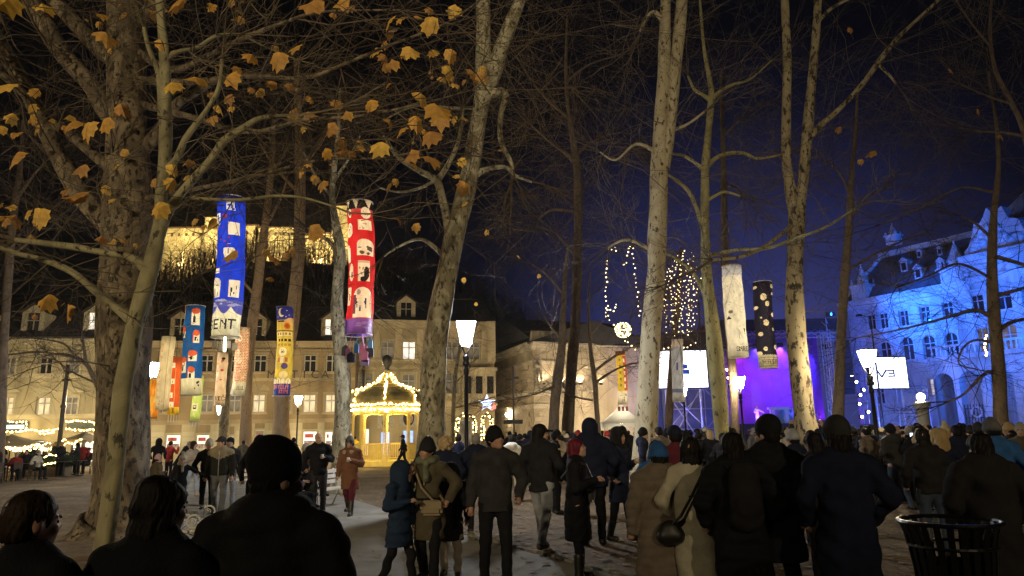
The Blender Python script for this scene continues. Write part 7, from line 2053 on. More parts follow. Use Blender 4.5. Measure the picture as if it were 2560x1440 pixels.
def person(label, x, y, H=1.75, yaw=0, hy=0, hp=0, arms=('down', 'down'), stride=0.0, coat='black', hem=.82, trous='black', shoe=None, boots=False, hair=('short', 'dark'), hat=None, extra=(), fat=1.0, puff=0.0,
           sit=False, lean=0.0, skin=None, collar=True, hooddown=False, h=None, group=None, z=0.0, scarf=None, twotone=None, child=False, hands=True, seed=None, legs=True, lock=None, sidelean=0.0, loc=True):
    """a standing, walking or sitting person: skin body, coat, trousers, shoes, hair or hat; arms = (left, right) poses; yaw 0 looks at the camera, 90 to the right, 180 away"""
    seed = seed if seed is not None else abs(hash(label)) % 9973 if False else sum(ord(c) * (i + 1) for i, c in enumerate(label)) % 9973
    rg = random.Random(seed)
    d = math.hypot(x, y)
    h = h or min(max(d * .00155, .011), .045)
    s = H / 1.75
    if not sidelean: sidelean = rg.uniform(-2.2, 2.2)
    if not lean: lean = rg.uniform(-1.5, 3.5)
    hs = (1.0 if not child else 1.16)           # children have larger heads for their height
    root = empty('person', (x, y, z), rad(yaw), label, 'person', group)
    skin = skin or SKIN
    zs = -.42 if sit else 0.0
    lm = Matrix.Rotation(rad(lean), 3, 'X') @ Matrix.Rotation(rad(sidelean), 3, 'Y')   # lean > 0 bends towards -y (forwards)
    hip = Vector((0, 0, .94 + zs)) * s
    def U(p):           # upper body point
        v = Vector(p) * s; v.z += zs * s
        return tuple(hip + lm @ (v - hip))
    def Lg(p): return tuple(Vector(p) * s)
    f = fat
    # joints
    sh = {-1: U((-.182 * (f * .5 + .5), .015, 1.392)), 1: U((.182 * (f * .5 + .5), .015, 1.392))}
    el, wr = {}, {}
    for i, sd in enumerate((-1, 1)):
        e, w = ARMS[arms[i]]
        el[sd] = U((sd * (.185 * (f * .5 + .5) + e[0]), .01 + e[1], 1.42 + e[2])); wr[sd] = U((sd * (.185 * (f * .5 + .5) + w[0]), .01 + w[1], 1.42 + w[2]))
    hipj, kn, an = {}, {}, {}
    for sd in (-1, 1):
        a = stride * sd
        if sit:
            hipj[sd] = Lg((sd * .1, 0, .50)); kn[sd] = Lg((sd * .13, -.44, .50)); an[sd] = Lg((sd * .13, -.42, .08))
        else:
            hipj[sd] = Lg((sd * .095, 0, .90)); kn[sd] = Lg((sd * .115, -.20 * a - .01 - .05 * abs(a), .49)); an[sd] = Lg((sd * .12, -.40 * a + (.06 if a < 0 else 0), .085 + (.05 if a < -.3 else 0)))
    hc = Vector(U((0, -.015, 1.615)))
    if child: hc.z -= .02
    HR = Matrix.Rotation(rad(hy), 3, 'Z') @ Matrix.Rotation(rad(-hp), 3, 'X') if True else None
    def hd(p): return tuple(hc + HR @ (Vector(p) * s * hs))
    Rn = [list(r) for r in HR]
    def E(c, r): return ('e', hd(c), tuple(q * s * hs for q in r), Rn)
    pr = [E((0, .012, .034), (.078, .097, .097)), E((0, -.028, -.045), (.060, .068, .075)), E((0, -.07, -.098), (.027, .026, .022)), E((0, -.078, .022), (.054, .022, .014)),
          ('c', hd((0, -.09, .012)), hd((0, -.113, -.022)), .009 * s * hs, .015 * s * hs), E((-.080, .012, -.012), (.011, .02, .030)), E((.080, .012, -.012), (.011, .02, .030)),
          E((-.036, -.078, -.03), (.024, .02, .02)), E((.036, -.078, -.03), (.024, .02, .02)), E((0, -.093, -.062), (.024, .012, .012)),
          ('c', tuple(hc + HR @ Vector((0, .015, -.06)) * s), U((0, .025, 1.44)), .055 * s, .062 * s),
          ('c', U((0, 0, 1.36)), U((0, 0, 1.0)), .125 * s, .125 * s, .65)]
    for sd in (-1, 1):
        pr += [('c', U((0, .01, 1.42)), sh[sd], .06 * s, .05 * s), ('c', sh[sd], el[sd], .048 * s, .038 * s), ('c', el[sd], wr[sd], .037 * s, .026 * s)]
        pr += [('c', hipj[sd], kn[sd], .08 * s, .055 * s), ('c', kn[sd], an[sd], .05 * s, .04 * s), ('c', U((0, 0, .98)), hipj[sd], .10 * s, .09 * s)]
        if hands:
            dv = (Vector(wr[sd]) - Vector(el[sd])).normalized(); pr.append(('c', wr[sd], tuple(Vector(wr[sd]) + dv * .075 * s), .027 * s, .032 * s, 1))
    V, F = blob(pr, h, .022)
    me = np_mesh('body', V, F, True)
    if hands and d < 24:     # fingers and thumb grow out of the palm
        mb = MB(); mb.v = [tuple(v) for v in V]; mb.f = [list(q) for q in F]
        for sd in (-1, 1):
            a, b = Vector(el[sd]), Vector(wr[sd]); dv = (b - a).normalized(); sv = dv.cross(Vector((0, 1, 0)) if abs(dv.y) < .8 else Vector((0, 0, 1))).normalized(); nv = dv.cross(sv)
            nv = nv if nv.dot(Vector((-sd, -.4, 0))) > 0 else -nv
            pb = b + dv * .08 * s
            for q, L in ((-.026, .062), (-.009, .074), (.009, .07), (.025, .056)):
                p0 = pb + sv * q * s; p1 = p0 + (dv * .8 + nv * .35) * L * .55 * s; p2 = p1 + (dv * .35 + nv * .9) * L * .5 * s
                mb.tube([p0, p1, p2], [.0095 * s, .009 * s, .007 * s], 6)
            ts = 1 if sv.dot(Vector((0, -1, 0))) > 0 else -1
            p0 = b + dv * .03 * s + sv * ts * .026 * s; p1 = p0 + (dv * .55 + sv * ts * .6 + nv * .3) * .045 * s; mb.tube([p0, p1, p1 + (dv * .8 + nv * .5) * .03 * s], [.0115 * s, .010 * s, .008 * s], 6)
        me2 = mb.mesh('body', True); bpy.data.meshes.remove(me); me = me2
    link('body', me, skin, root)
    if d < 19:
        for sd in (-1, 1):
            e = MB().ball((0, 0, 0), (.013 * s * hs, .008 * s * hs, .008 * s * hs), 7, 5).build('eye', EYE, root, True, loc=hd((sd * .032, -.0885, .0)), rot=HR.to_euler())
        MB().ball((0, 0, 0), (.024 * s * hs, .008 * s * hs, .007 * s * hs), 8, 5).build('lips', LIP, root, True, loc=hd((0, -.0985, -.062)), rot=HR.to_euler())
        if not child: MB().tube([(-.05 * s, 0, -.003 * s), (-.03 * s, -.006, .003 * s), (-.014 * s, -.004, 0)], .005 * s, 4).tube([(.05 * s, 0, -.003 * s), (.03 * s, -.006, .003 * s), (.014 * s, -.004, 0)], .005 * s, 4).build('eyebrows', HAIR['brown'], root, loc=hd((0, -.0935, .021)), rot=HR.to_euler())
    # coat
    hm = hem * s + zs * s if not sit else max(hem * s + zs * s, .42 * s)
    wch = .172 * f
    pr = [('c', U((0, .005, 1.37)), U((0, .0, 1.06)), wch * s, (wch * .97) * s, .70), ('c', U((0, 0, 1.08)), U((0, 0, min(.80, hem - .1))), wch * .97 * s, (wch * 1.08 if hem < .8 else wch) * s, .76, hm)]
    if hem < .7: pr.append(('c', U((0, 0, .82)), U((0, .01, hem - .2)), wch * 1.06 * s, wch * (1.14 if stride == 0 else 1.2) * s, .8, hm))
    for sd in (-1, 1):
        pr += [('c', U((0, .015, 1.445)), sh[sd], .078 * s, .066 * f * s), ('c', sh[sd], el[sd], .074 * f * s, .062 * f * s), ('c', el[sd], wr[sd], .061 * f * s, .046 * f * s)]
    if collar: pr.append(('c', U((0, .018, 1.43)), U((0, .012, 1.50)), .082 * s, .076 * s, 1.0))
    if hooddown: pr += [('e', U((0, .10, 1.45)), (.14 * s, .085 * s, .115 * s)), ('e', U((.09, .05, 1.47)), (.07 * s, .08 * s, .07 * s)), ('e', U((-.09, .05, 1.47)), (.07 * s, .08 * s, .07 * s))]
    pr.append(('C', U((0, -.0, 1.49)), U((0, -.03, 1.62)), .058 * s, .062 * s))
    V, F = blob(pr, h, .035)
    V = folds(V, seed, .0095 if not puff else .006, puff)
    cm = CL[coat] if isinstance(coat, str) else coat
    link('coat', np_mesh('coat', V, F, True), cm, root)
    if twotone:       # lighter shoulder yoke
        V2 = []
        zt_ = U((0, 0, 1.26))[2]
        keep = V[F].mean(1)
        m_ = keep[:, 2] > zt_ - .0 + np.abs(keep[:, 0]) * .45 - .02
        F2 = F[m_]; nrm = V - V[:, :].mean(0); nrm[:, 2] *= .2; nrm /= np.linalg.norm(nrm, axis=1, keepdims=True) + 1e-6
        used = np.unique(F2); mp_ = -np.ones(len(V), int); mp_[used] = np.arange(len(used))
        link('yoke', np_mesh('yoke', (V + nrm * .006)[used], mp_[F2], True), CL[twotone], root)
    # trousers
    if legs:
        pr = [('c', U((0, 0, 1.02)), U((0, .005, .93)), .135 * f * s, .15 * f * s, .72)]
        for sd in (-1, 1):
            pr += [('c', hipj[sd], kn[sd], .094 * (f * .6 + .4) * s, .068 * s), ('c', kn[sd], an[sd], .066 * s, (.05 if boots else .058) * s)]
        V, F = blob(pr, h, .025)
        V = folds(V, seed + 1, .005)
        link('trousers', np_mesh('trousers', V, F, True), CL[trous] if isinstance(trous, str) else trous, root)
        for sd in (-1, 1):
            a = Vector(an[sd]); pr = [('c', (a.x, a.y + .03 * s, .05 * s + a.z - .085 * s), (a.x + sd * .015, a.y - .15 * s, .04 * s + a.z - .085 * s), .048 * s, .04 * s), ('c', tuple(a), (a.x, a.y + .015 * s, a.z - .04 * s), .05 * s, .05 * s)]
            if boots: pr.append(('c', tuple(a + (Vector(kn[sd]) - a) * .55), tuple(a), .066 * s, .055 * s))
            V, F = blob(pr, max(h, .014), .02)
            V[:, 2] = np.maximum(V[:, 2], .004)
            link('shoe', np_mesh('shoe', V, F, True), shoe or SHOE, root)
    # head gear in head space
    def put(kind, mat, sc=1.0):
        o = link(HITEM.get(kind, 'hair'), head_item(kind, min(max(h, .012), .03)), mat, root, hc, HR.to_euler(), (s * hs * sc,) * 3)
        return o
    if hair: put(hair[0], HAIR[hair[1]] if hair[1] in HAIR else CL[hair[1]])
    if hat: put(hat[0], CL[hat[1]], 1.02)
    if scarf:
        pr = [('c', U((-.07, -.05, 1.49)), U((.07, -.05, 1.49)), .055 * s, .055 * s), ('c', U((-.08, .04, 1.50)), U((.08, .04, 1.5)), .055 * s, .055 * s), ('c', U((-.09, -.04, 1.49)), U((-.09, .04, 1.5)), .05 * s, .05 * s), ('c', U((.09, -.04, 1.49)), U((.09, .04, 1.5)), .05 * s, .05 * s), ('c', U((.02, -.11, 1.46)), U((.03, -.15, 1.28)), .045 * s, .05 * s)]
        V, F = blob(pr, h, .03); V = folds(V, 8, .008); link('scarf', np_mesh('scarf', V, F, True), CL[scarf], root)
    ctx = dict(root=root, U=U, wr=wr, el=el, sh=sh, s=s, hd=hd, HR=HR, h=h)
    for e in extra: e(ctx)
    return root

# accessories worn or held; worn straps are parts, bags and cups are things of their own
def world_of(root, p): return root.matrix_world @ Vector(p) if False else Vector(root.location) + Matrix.Rotation(root.rotation_euler[2], 3, 'Z') @ Vector(p)
def cup(side, label='paper cup held by a visitor', col='white'):
    def f(c):
        p = Vector(c['wr'][side]) + (Vector(c['wr'][side]) - Vector(c['el'][side])).normalized() * .09
        e = MB().lathe([(.0, -.05), (.028, -.05), (.036, .05), (.033, .05), (.03, .0)], 10).build('cup', CL[col], None, True, loc=world_of(c['root'], p)); tag(e, label, 'cup')
    return f
def phone(label):
    def f(c):
        p = (Vector(c['wr'][1]) + Vector(c['wr'][-1])) / 2 + Vector((0, -.03, .06))
        e = empty('phone', world_of(c['root'], p), c['root'].rotation_euler[2], label, 'phone')
        MB().box(-.04, .04, -.005, .005, -.07, .08).build('case', SHOE, e); MB().box(-.036, .036, .006, .008, -.066, .076).build('screen', glow('phone_glow', (.6, .75, 1), 3, False), e)
    return f
def shoulder_bag(side, zb, label, mat=None, w=.26, hh=.17, dx=.0, dy=-.15):
    def f(c):
        U = c['U']; m = mat or LEATHER
        p = U((side * .06 + dx, dy, zb)); e = empty('shoulder_bag', world_of(c['root'], p), c['root'].rotation_euler[2], label, 'bag')
        bm = bmesh.new(); bmesh.ops.create_cube(bm, size=1); bmesh.ops.scale(bm, vec=(w, .10, hh), verts=bm.verts); bmesh.ops.bevel(bm, geom=bm.edges[:], offset=.03, segments=2, affect='EDGES')
        me = bpy.data.meshes.new('pouch'); bm.to_mesh(me); bm.free(); link('pouch', me, m, e)
        a = Vector(U((-side * .13, -.13, 1.42))) - Vector(p); b = Vector(U((-side * .15, .0, 1.47))) - Vector(p); cpt = Vector(U((-side * .05, .19, 1.25))) - Vector(p)
        MB().tube([Vector((side * .1, 0, hh * .4)), Vector((side * .02, -.03, hh * .5)), a * .5 + Vector((0, -.055, 0)), a, b, cpt, Vector((side * .13, .05, hh * .4))], .016, 5).build('strap', m, e)
        MB().box(-w * .5, w * .5, -.058, -.052, -.01, hh * .45).build('flap', m, e)
    return f
def back_bag(sd, zb, label, mat, w=.2, hh=.2):
    def f(c):
        U = c['U']; p = U((sd * .26, .10, zb)); e = empty('shoulder_bag', world_of(c['root'], p), c['root'].rotation_euler[2], label, 'bag')
        V, F = blob([('e', (0, 0, 0), (w * .55, .07, hh * .55)), ('c', (-w * .3, 0, -.03), (w * .3, 0, -.03), .07, .07)], .014, .03); link('pouch', np_mesh('pouch', V, F, True), mat, e)
        q = Vector(p); pts = [Vector(U(t)) - q for t in ((-.12, -.06, 1.52), (-.12, .07, 1.51), (-.06, .19, 1.40), (.06, .225, 1.2), (.17, .215, 1.02), (.24, .14, .94))]
        MB().tube(pts, .014, 5).build('strap', mat, e)
    return f
def backpack(label, mat):
    def f(c):
        p = c['U']((0, .21, 1.22)); e = empty('backpack', world_of(c['root'], p), c['root'].rotation_euler[2], label, 'backpack')
        V, F = blob([('c', (0, 0, -.16), (0, .0, .14), .15, .13, .6), ('e', (0, .08, -.08), (.11, .05, .1))], .02, .04); link('pack', np_mesh('pack', V, F, True), mat, e)
        for sd in (-1, 1): MB().tube([(sd * .09, -.07, .2), (sd * .12, -.15, .24), (sd * .13, -.33, .18), (sd * .14, -.36, 0), (sd * .14, -.2, -.12)], .018, 5).build('strap', mat, e)
    return f
def zipline(col='lightgrey', z0=1.44, z1=.9):
    def f(c):
        a, b = Vector(c['U']((0, -.135, z0))), Vector(c['U']((0, -.148, z1)))
        MB().tube([a, a.lerp(b, .3) + Vector((0, -.012, 0)), a.lerp(b, .7) + Vector((0, -.006, 0)), b], .009, 5).build('zip', CL[col], c['root'])
    return f
def belt(col, z=1.02):
    def f(c):
        U = c['U']; s = c['s']; pts = [U((.172 * math.cos(a), .13 * math.sin(a), z)) for a in np.linspace(0, 2 * math.pi, 19)]
        MB().tube(pts, .018 * s, 5, False).build('belt', CL[col], c['root'])
    return f
def glasses(c):
    m = MB()
    for sd in (-1, 1): m.tube([Vector((sd * .032 + .022 * math.cos(a), 0, .02 * math.sin(a))) * c['s'] for a in np.linspace(0, 6.283, 11)], .004, 4, False)
    m.tube([(-.01, 0, 0), (.01, 0, 0)], .003, 4); m.build('glasses', SHOE, c['root'], loc=c['hd']((0, -.107, .0)), rot=c['HR'].to_euler())
def PP(px, d): return xat(px, d), d
def who(label, px, d, **k):
    x, y = PP(px, d)
    return person(label, x, y, **k)
# --- three dark onlookers close to the camera
who('boy with short brown hair and dark jacket, seen from behind at the left edge', 98, 2.75, H=1.54, yaw=172, hy=-22, coat='black', hair=('short', 'brown'), legs=True, fat=1.05, hem=.75, skin=SKIN2, h=.012, arms=('pocket', 'pocket'))
who('woman with long black hair in a black coat, between boy and big man', 408, 2.85, H=1.58, yaw=174, hy=-28, coat='black', hair=('long', 'dark'), fat=1.05, hem=.6, h=.012, arms=('pocket', 'pocket'), puff=.006)
who('big broad man in black beanie and hooded black jacket, seen from behind in front', 684, 2.9, H=1.685, yaw=174, hy=-38, hat=('tallbeanie', 'black'), hair=('short', 'dark'), coat='black2', fat=1.3, hem=.75, hooddown=True, puff=.012, h=.012, arms=('pocket', 'pocket'))
# --- people walking on the path
who('man in dark cap and two-tone track jacket walking up with grey trousers', 556, 16.6, H=1.78, yaw=8, hy=-35, hat=('cap', 'charcoal'), hair=('short', 'brown'), coat='trackblack', twotone='khaki', trous='grey', stride=.35, arms=('down', 'down'), extra=[zipline('lightgrey')], hem=.9, fat=1.12)
root = who('person in dark clothes half hidden behind the man in the track jacket', 527, 17.6, H=1.72, yaw=20, coat='black', trous='black', stride=.8, hat=('beanie', 'cream'), arms=('pocket', 'pocket'))
who('man with dark cap and dark collar looking over the track jacket man', 578, 18.5, H=1.76, yaw=10, hy=-15, hat=('cap', 'black'), coat='charcoal', trous='lightgrey', arms=('hold', 'down'), hem=.85)
who('woman in beige jacket and pale jeans with long brown hair', 487, 22.5, H=1.68, yaw=70, hy=30, hair=('long', 'brown'), coat='beige', trous='paleblue', shoe=SHOEW, stride=.3, arms=('hold', 'hold'), hem=.8)
who('girl in pale bobble hat and scarf with black coat, arm held out', 460, 17.3, H=1.36, yaw=25, hy=-10, hat=('pom', 'offwhite'), hair=('long', 'blond'), coat='black', scarf='beige', trous='black', arms=('down', 'out'), child=True)
who('person in pinkish beanie and olive coat sitting low beside the lamp', 397, 22, H=1.7, yaw=150, hat=('beanie', 'pink'), coat='olive', trous='black', sit=True, arms=('hold', 'hold'))
who('dark hooded figure standing under the cool lamp with back to the camera', 398, 29, H=1.78, yaw=185, coat='black', hat=('hood', 'black'), arms=('pocket', 'pocket'))
who('person in red jacket at the lit shop window', 428, 31, H=1.68, yaw=160, coat='red', hair=('short', 'dark'), arms=('phone', 'hold'), trous='black')
who('dark person bending forward beside the red jacket', 455, 29, H=1.75, yaw=100, lean=28, coat='black', hair=('short', 'grey'), arms=('fwd', 'fwd'), hem=.7)
who('man in black hood behind the big man, face to the camera', 649, 13.5, H=1.76, yaw=15, hy=-12, hat=('hood', 'black'), coat='black', arms=('pocket', 'pocket'))
who('bearded bald man all in black holding a cup', 800, 16.9, H=1.84, yaw=14, hy=25, hair=None, coat='black', trous='charcoal', arms=('pocket', 'hold'), fat=1.1, extra=[cup(1, 'white paper cup in the hand of the bearded man')], stride=.25)
_r = [o for o in scene.objects if o.get('label') == 'bearded bald man all in black holding a cup'][0]
who('woman in long brown quilted coat and grey beanie with fur collar, walking', 878, 16.5, H=1.72, yaw=-8, hy=10, hp=-14, hat=('beanie', 'grey'), hair=('long', 'brown'), coat='brown', hem=.58, trous='wine', boots=True, puff=.014, stride=.55, arms=('down', 'hold'), extra=[lambda c: link('fur_collar', head_item('furcollar', .025), CL['fur'], c['root'], c['hd']((0, 0, 0)), None, (c['s'],) * 3), cup(1, 'white cup in the hand of the woman in the brown coat')], fat=1.1)
who('grey-haired seated person in dark coat beside the bearded man', 766, 18, H=1.72, yaw=120, hair=('short', 'grey'), coat='black', sit=True, z=.28, arms=('hold', 'hold'))
who('seated person in black hood bent over a phone', 752, 17.2, H=1.66, yaw=60, lean=22, hp=-25, hat=('hood', 'black'), coat='black', sit=True, z=.12, arms=('phone', 'phone'))
who('person sitting on the far bench with a tan bag', 742, 16.6, H=1.6, yaw=100, coat='tan', hair=('bob', 'dark'), sit=True, arms=('hold', 'hold'))
who('dark walking man with flat cap passing before the pavilion', 1008, 38, H=1.78, yaw=-80, hat=('cap', 'black'), hair=('short', 'dark'), coat='black', stride=.9, arms=('fwd', 'back'), hem=.7)
who('man in bright yellow vest standing inside the pavilion railing', 889, 47, H=1.75, yaw=185, coat='yellow', hair=('short', 'dark'), z=0)
# --- family in the centre
who('woman in olive belted coat with grey scarf, dark beanie and tan bag walking up', 1072, 8.75, H=1.67, yaw=-12, hy=-18, hat=('beanie', 'black2'), hair=('short', 'brown'), coat='olive', hem=.56, trous='black', scarf='sage', arms=('strap', 'hips'), stride=.35,
    extra=[belt('black', 1.03), zipline('khaki', 1.36, 1.2), shoulder_bag(1, .93, 'tan leather shoulder bag on the olive coat', dx=.04)], skin=SKIN2, shoe=SHOE)
who('child in dark blue patterned quilted jacket held close by the olive-coated woman', 1002, 8.55, H=1.42, yaw=60, hy=40, hp=5, hat=('hood', 'camo'), coat='camo', hem=.6, trous='black', puff=.016, child=True, arms=('hold', 'down'), stride=.4, fat=1.05)
who('hooded child with glasses in a black coat and pale trousers', 1127, 9.3, H=1.36, yaw=0, hy=-8, hat=('hood', 'black'), coat='black', hem=.56, trous='beige', child=True, extra=[glasses], arms=('down', 'down'), stride=.2)
who('man in black beanie and dark jacket walking, looking up to the right', 1236, 8.6, H=1.80, yaw=6, hy=32, hp=10, hat=('beanie', 'black'), hair=('short', 'dark'), coat='charcoal', hem=.82, trous='black', arms=('down', 'pocket'), stride=.22, fat=1.12, skin=SKIN2)
for o in scene.objects:
    if o.get('label', '').startswith('man in black beanie and dark jacket walking'): pass
who('woman with blond fur hood and navy jacket, seen from behind', 1112, 13, H=1.68, yaw=178, hat=('curly', 'fur'), hair=None, coat='navy', puff=.01, fat=1.15, hem=.8, arms=('pocket', 'pocket')) if False else who('woman with blond curly hair and navy jacket, seen from behind', 1112, 13, H=1.68, yaw=178, hair=('curly', 'blond'), coat='navy', puff=.01, fat=1.15, hem=.8, arms=('pocket', 'pocket'))
who('young man with short dark hair and grey hood left of the blond woman', 1066, 14.5, H=1.72, yaw=140, hair=('short', 'dark'), coat='charcoal', hooddown=True, arms=('pocket', 'pocket'))
who('stout person in dark navy coat with greyish hair behind the walking man', 1192, 13.2, H=1.73, yaw=190, hair=('bun', 'grey'), coat='navy', fat=1.25, hem=.7, arms=('pocket', 'pocket'))
who('dark figure right behind the tall lamp post', 1148, 19.6, H=1.75, yaw=180, coat='navy', hair=('short', 'dark'), hem=.6, arms=('pocket', 'pocket'))
who('woman in white hooded top and white trousers, seen from behind', 1279, 19, H=1.70, yaw=176, hair=('short', 'dark'), coat='white', trous='white', hooddown=True, hem=.92, arms=('hold', 'hold'))
who('tall man in black jacket and light grey trousers, looking right', 1350, 11.2, H=1.86, yaw=150, hy=-55, hat=('cap', 'black'), hair=('bob', 'dark'), coat='black2', trous='lightgrey', shoe=SHOEB, boots=False, stride=.55, hem=.8, fat=1.15, arms=('pocket', 'pocket'))
who('woman with dark red hair in a long black coat and tall boots, in profile', 1437, 8.9, H=1.655, yaw=82, hp=16, hair=('bob', 'red'), coat='black', hem=.50, trous='black', boots=True, puff=.008, fat=1.1, arms=('hold', 'hold'), extra=[shoulder_bag(1, 1.02, 'small black bag of the red-haired woman', SHOE, .2, .14, dy=-.17)])
who('big man in dark hooded jacket standing with back to the camera', 1475, 11.6, H=1.93, yaw=178, hat=('hood', 'navy'), coat='navy', fat=1.32, trous='black', hem=.80, arms=('pocket', 'pocket'))
who('woman in black fur-edged hood and blue-grey coat holding a drink', 1543, 12, H=1.78, yaw=40, hy=12, hat=('furhood', 'black2'), hair=('long', 'dark'), coat='navy2', hem=.6, trous='black', boots=True, arms=('pocket', 'hold'), extra=[cup(1, 'pale cup in the hand of the hooded woman', 'cream')], stride=.2)
who('man in black knitted cap carrying a small child', 1386, 16, H=1.78, yaw=100, hat=('beanie', 'black'), coat='black', arms=('hold', 'hold'))
who('small child in pale coat held on the arm of the man in the knitted cap', 1403, 15.85, H=.95, yaw=-60, hat=('beanie', 'black2'), coat='beige', child=True, z=.72, arms=('hold', 'hold'), sit=False, legs=True, hem=.5)
who('man in dark beanie in profile leaning at the tall cream trunk', 1608, 17.5, H=1.80, yaw=75, hy=5, hat=('beanie', 'black'), coat='blue' if False else 'navy2', hooddown=True, arms=('hold', 'hold'), trous='black')
who('short person with blue hat and black hood behind the taupe coat', 1632, 9.2, H=1.58, yaw=175, hat=('beanie', 'black'), coat='blue', arms=('pocket', 'pocket'))
# --- close group right of centre, backs to the camera
who('woman in wide taupe quilted coat walking away to the left', 1638, 6.95, H=1.60, yaw=190, hat=('beanie', 'blue'), hair=('bob', 'dark'), coat='taupe', hem=.44, fat=1.3, trous='black', puff=.012, hooddown=True, arms=('down', 'down'), stride=.4)
who('woman with long black hair and pale yellowish coat beside the taupe coat', 1722, 6.8, H=1.66, yaw=178, hair=('long', 'dark'), coat='offwhite', hem=.42, trous='black', arms=('pocket', 'pocket'), extra=[back_bag(1, .86, 'round black bag on the pale yellowish coat', SHOE)])
who('man in a dark cap between the long-haired woman and the crowd', 1690, 9.5, H=1.79, yaw=185, hat=('cap', 'navy'), hair=('short', 'dark'), coat='wine', arms=('pocket', 'pocket'))
who('broad dark person with black hair and shiny shoulder strap', 1832, 6.3, H=1.70, yaw=182, hair=('bob', 'dark'), coat='black', hem=.55, fat=1.25, arms=('pocket', 'pocket'), extra=[backpack('black backpack on the broad dark person', CL['black2'])])
who('tall man in round black fur cap and black coat, head turned left', 1918, 6.6, H=1.81, yaw=168, hy=45, hat=('tallbeanie', 'black'), hair=('short', 'dark'), coat='black', hem=.58, fat=1.2, trous='black', arms=('down', 'down'))
who('stout person in dark grey wool hat and long dark coat, centre right', 2092, 5.9, H=1.78, yaw=180, hat=('tallbeanie', 'charcoal'), hair=('bob', 'dark'), coat='navy', hem=.5, fat=1.22, arms=('pocket', 'pocket'), trous='black')
who('person in dark jacket squeezed behind the stout person in the wool hat', 2035, 8.2, H=1.68, yaw=195, hair=('bob', 'dark'), coat='black2', arms=('pocket', 'pocket'), fat=1.1)
who('woman in grey beanie and light scarf raising a phone beside the mottled trunk', 1985, 11, H=1.70, yaw=190, hat=('beanie', 'lightgrey'), coat='navy', arms=('phone', 'phone'))
who('person with raised bare arms taking a photo under the mottled trunk', 2026, 12.5, H=1.70, yaw=180, hair=('short', 'brown'), coat='charcoal', arms=('raise', 'raise'))
who('man in black hood and dark trousers, hands in front, back to the camera', 2231, 15.8, H=1.78, yaw=185, hat=('beanie', 'black'), coat='charcoal', hooddown=True, trous='jeans', stride=.3, arms=('hold', 'hold'), shoe=SHOE)
who('woman with pale earmuffs, very long dark hair and blue jeans', 2308, 9.9, H=1.70, yaw=178, hair=('long', 'dark'), hat=('headband', 'cream'), coat='black2', hem=.86, trous='jeans', fat=1.1, arms=('hold', 'pocket'))
who('dark hooded woman in wide coat at the right front, hood down', 2446, 6.4, H=1.655, yaw=176, hair=('bob', 'dark'), coat='black2', hem=.5, fat=1.35, hooddown=True, arms=('pocket', 'pocket'))
who('person in yellow-edged hood and dark jacket beside the earmuff woman', 2352, 12.5, H=1.66, yaw=178, hat=('furhood', 'tan'), hair=None, coat='navy', puff=.01, hem=.75, trous='grey', arms=('pocket', 'pocket'))
who('woman in cream bobble hat and pale jacket turned to the right', 2362, 15, H=1.75, yaw=120, hat=('pom', 'cream'), hair=('long', 'blond'), coat='beige', arms=('pocket', 'hold'))
who('man in grey beanie and blue and black jacket near the right edge', 2480, 9.5, H=1.80, yaw=170, hat=('beanie', 'grey'), coat='blue', fat=1.15, arms=('pocket', 'pocket'), trous='black')
who('person in pale beige beanie and olive jacket at the right edge', 2550, 14, H=1.75, yaw=-40, hat=('beanie', 'beige'), coat='olive', trous='charcoal', arms=('hold', 'down'))
who('person in tan beanie next to the right edge', 2529, 15, H=1.76, yaw=-150, hat=('beanie', 'tan'), coat='black', arms=('pocket', 'hold'))
who('person in pink coat with fur-edged hood in the crowd', 2238, 18.5, H=1.74, yaw=150, hat=('furhood', 'pink'), hair=('long', 'brown'), coat='pink', arms=('pocket', 'pocket'))
who('grey-haired man holding a phone to his face beside the fur-hooded pink coat', 2272, 16.5, H=1.75, yaw=140, hair=('short', 'grey'), coat='black', arms=('phone', 'phone'))
who('person in bright blue jacket half hidden behind the grey-haired man', 2256, 17.3, H=1.64, yaw=180, hair=('short', 'brown'), coat='blue', arms=('pocket', 'pocket'))
who('dark-coated man with raised phone just right of the grey-haired man', 2292, 15.5, H=1.75, yaw=170, hair=('short', 'dark'), coat='black', fat=1.15, arms=('phone', 'phone'), extra=[phone('glowing phone held up in the crowd by the dark-coated man')])
who('person in grey knitted cap between earmuff woman and blue jacket', 2448, 13.5, H=1.76, yaw=165, hat=('beanie', 'charcoal'), coat='black', arms=('pocket', 'pocket'))
who('man with short dark hair and dark jacket behind the yellow-edged hood', 2388, 13.2, H=1.74, yaw=175, hair=('short', 'dark'), coat='navy', fat=1.15, arms=('pocket', 'pocket'))
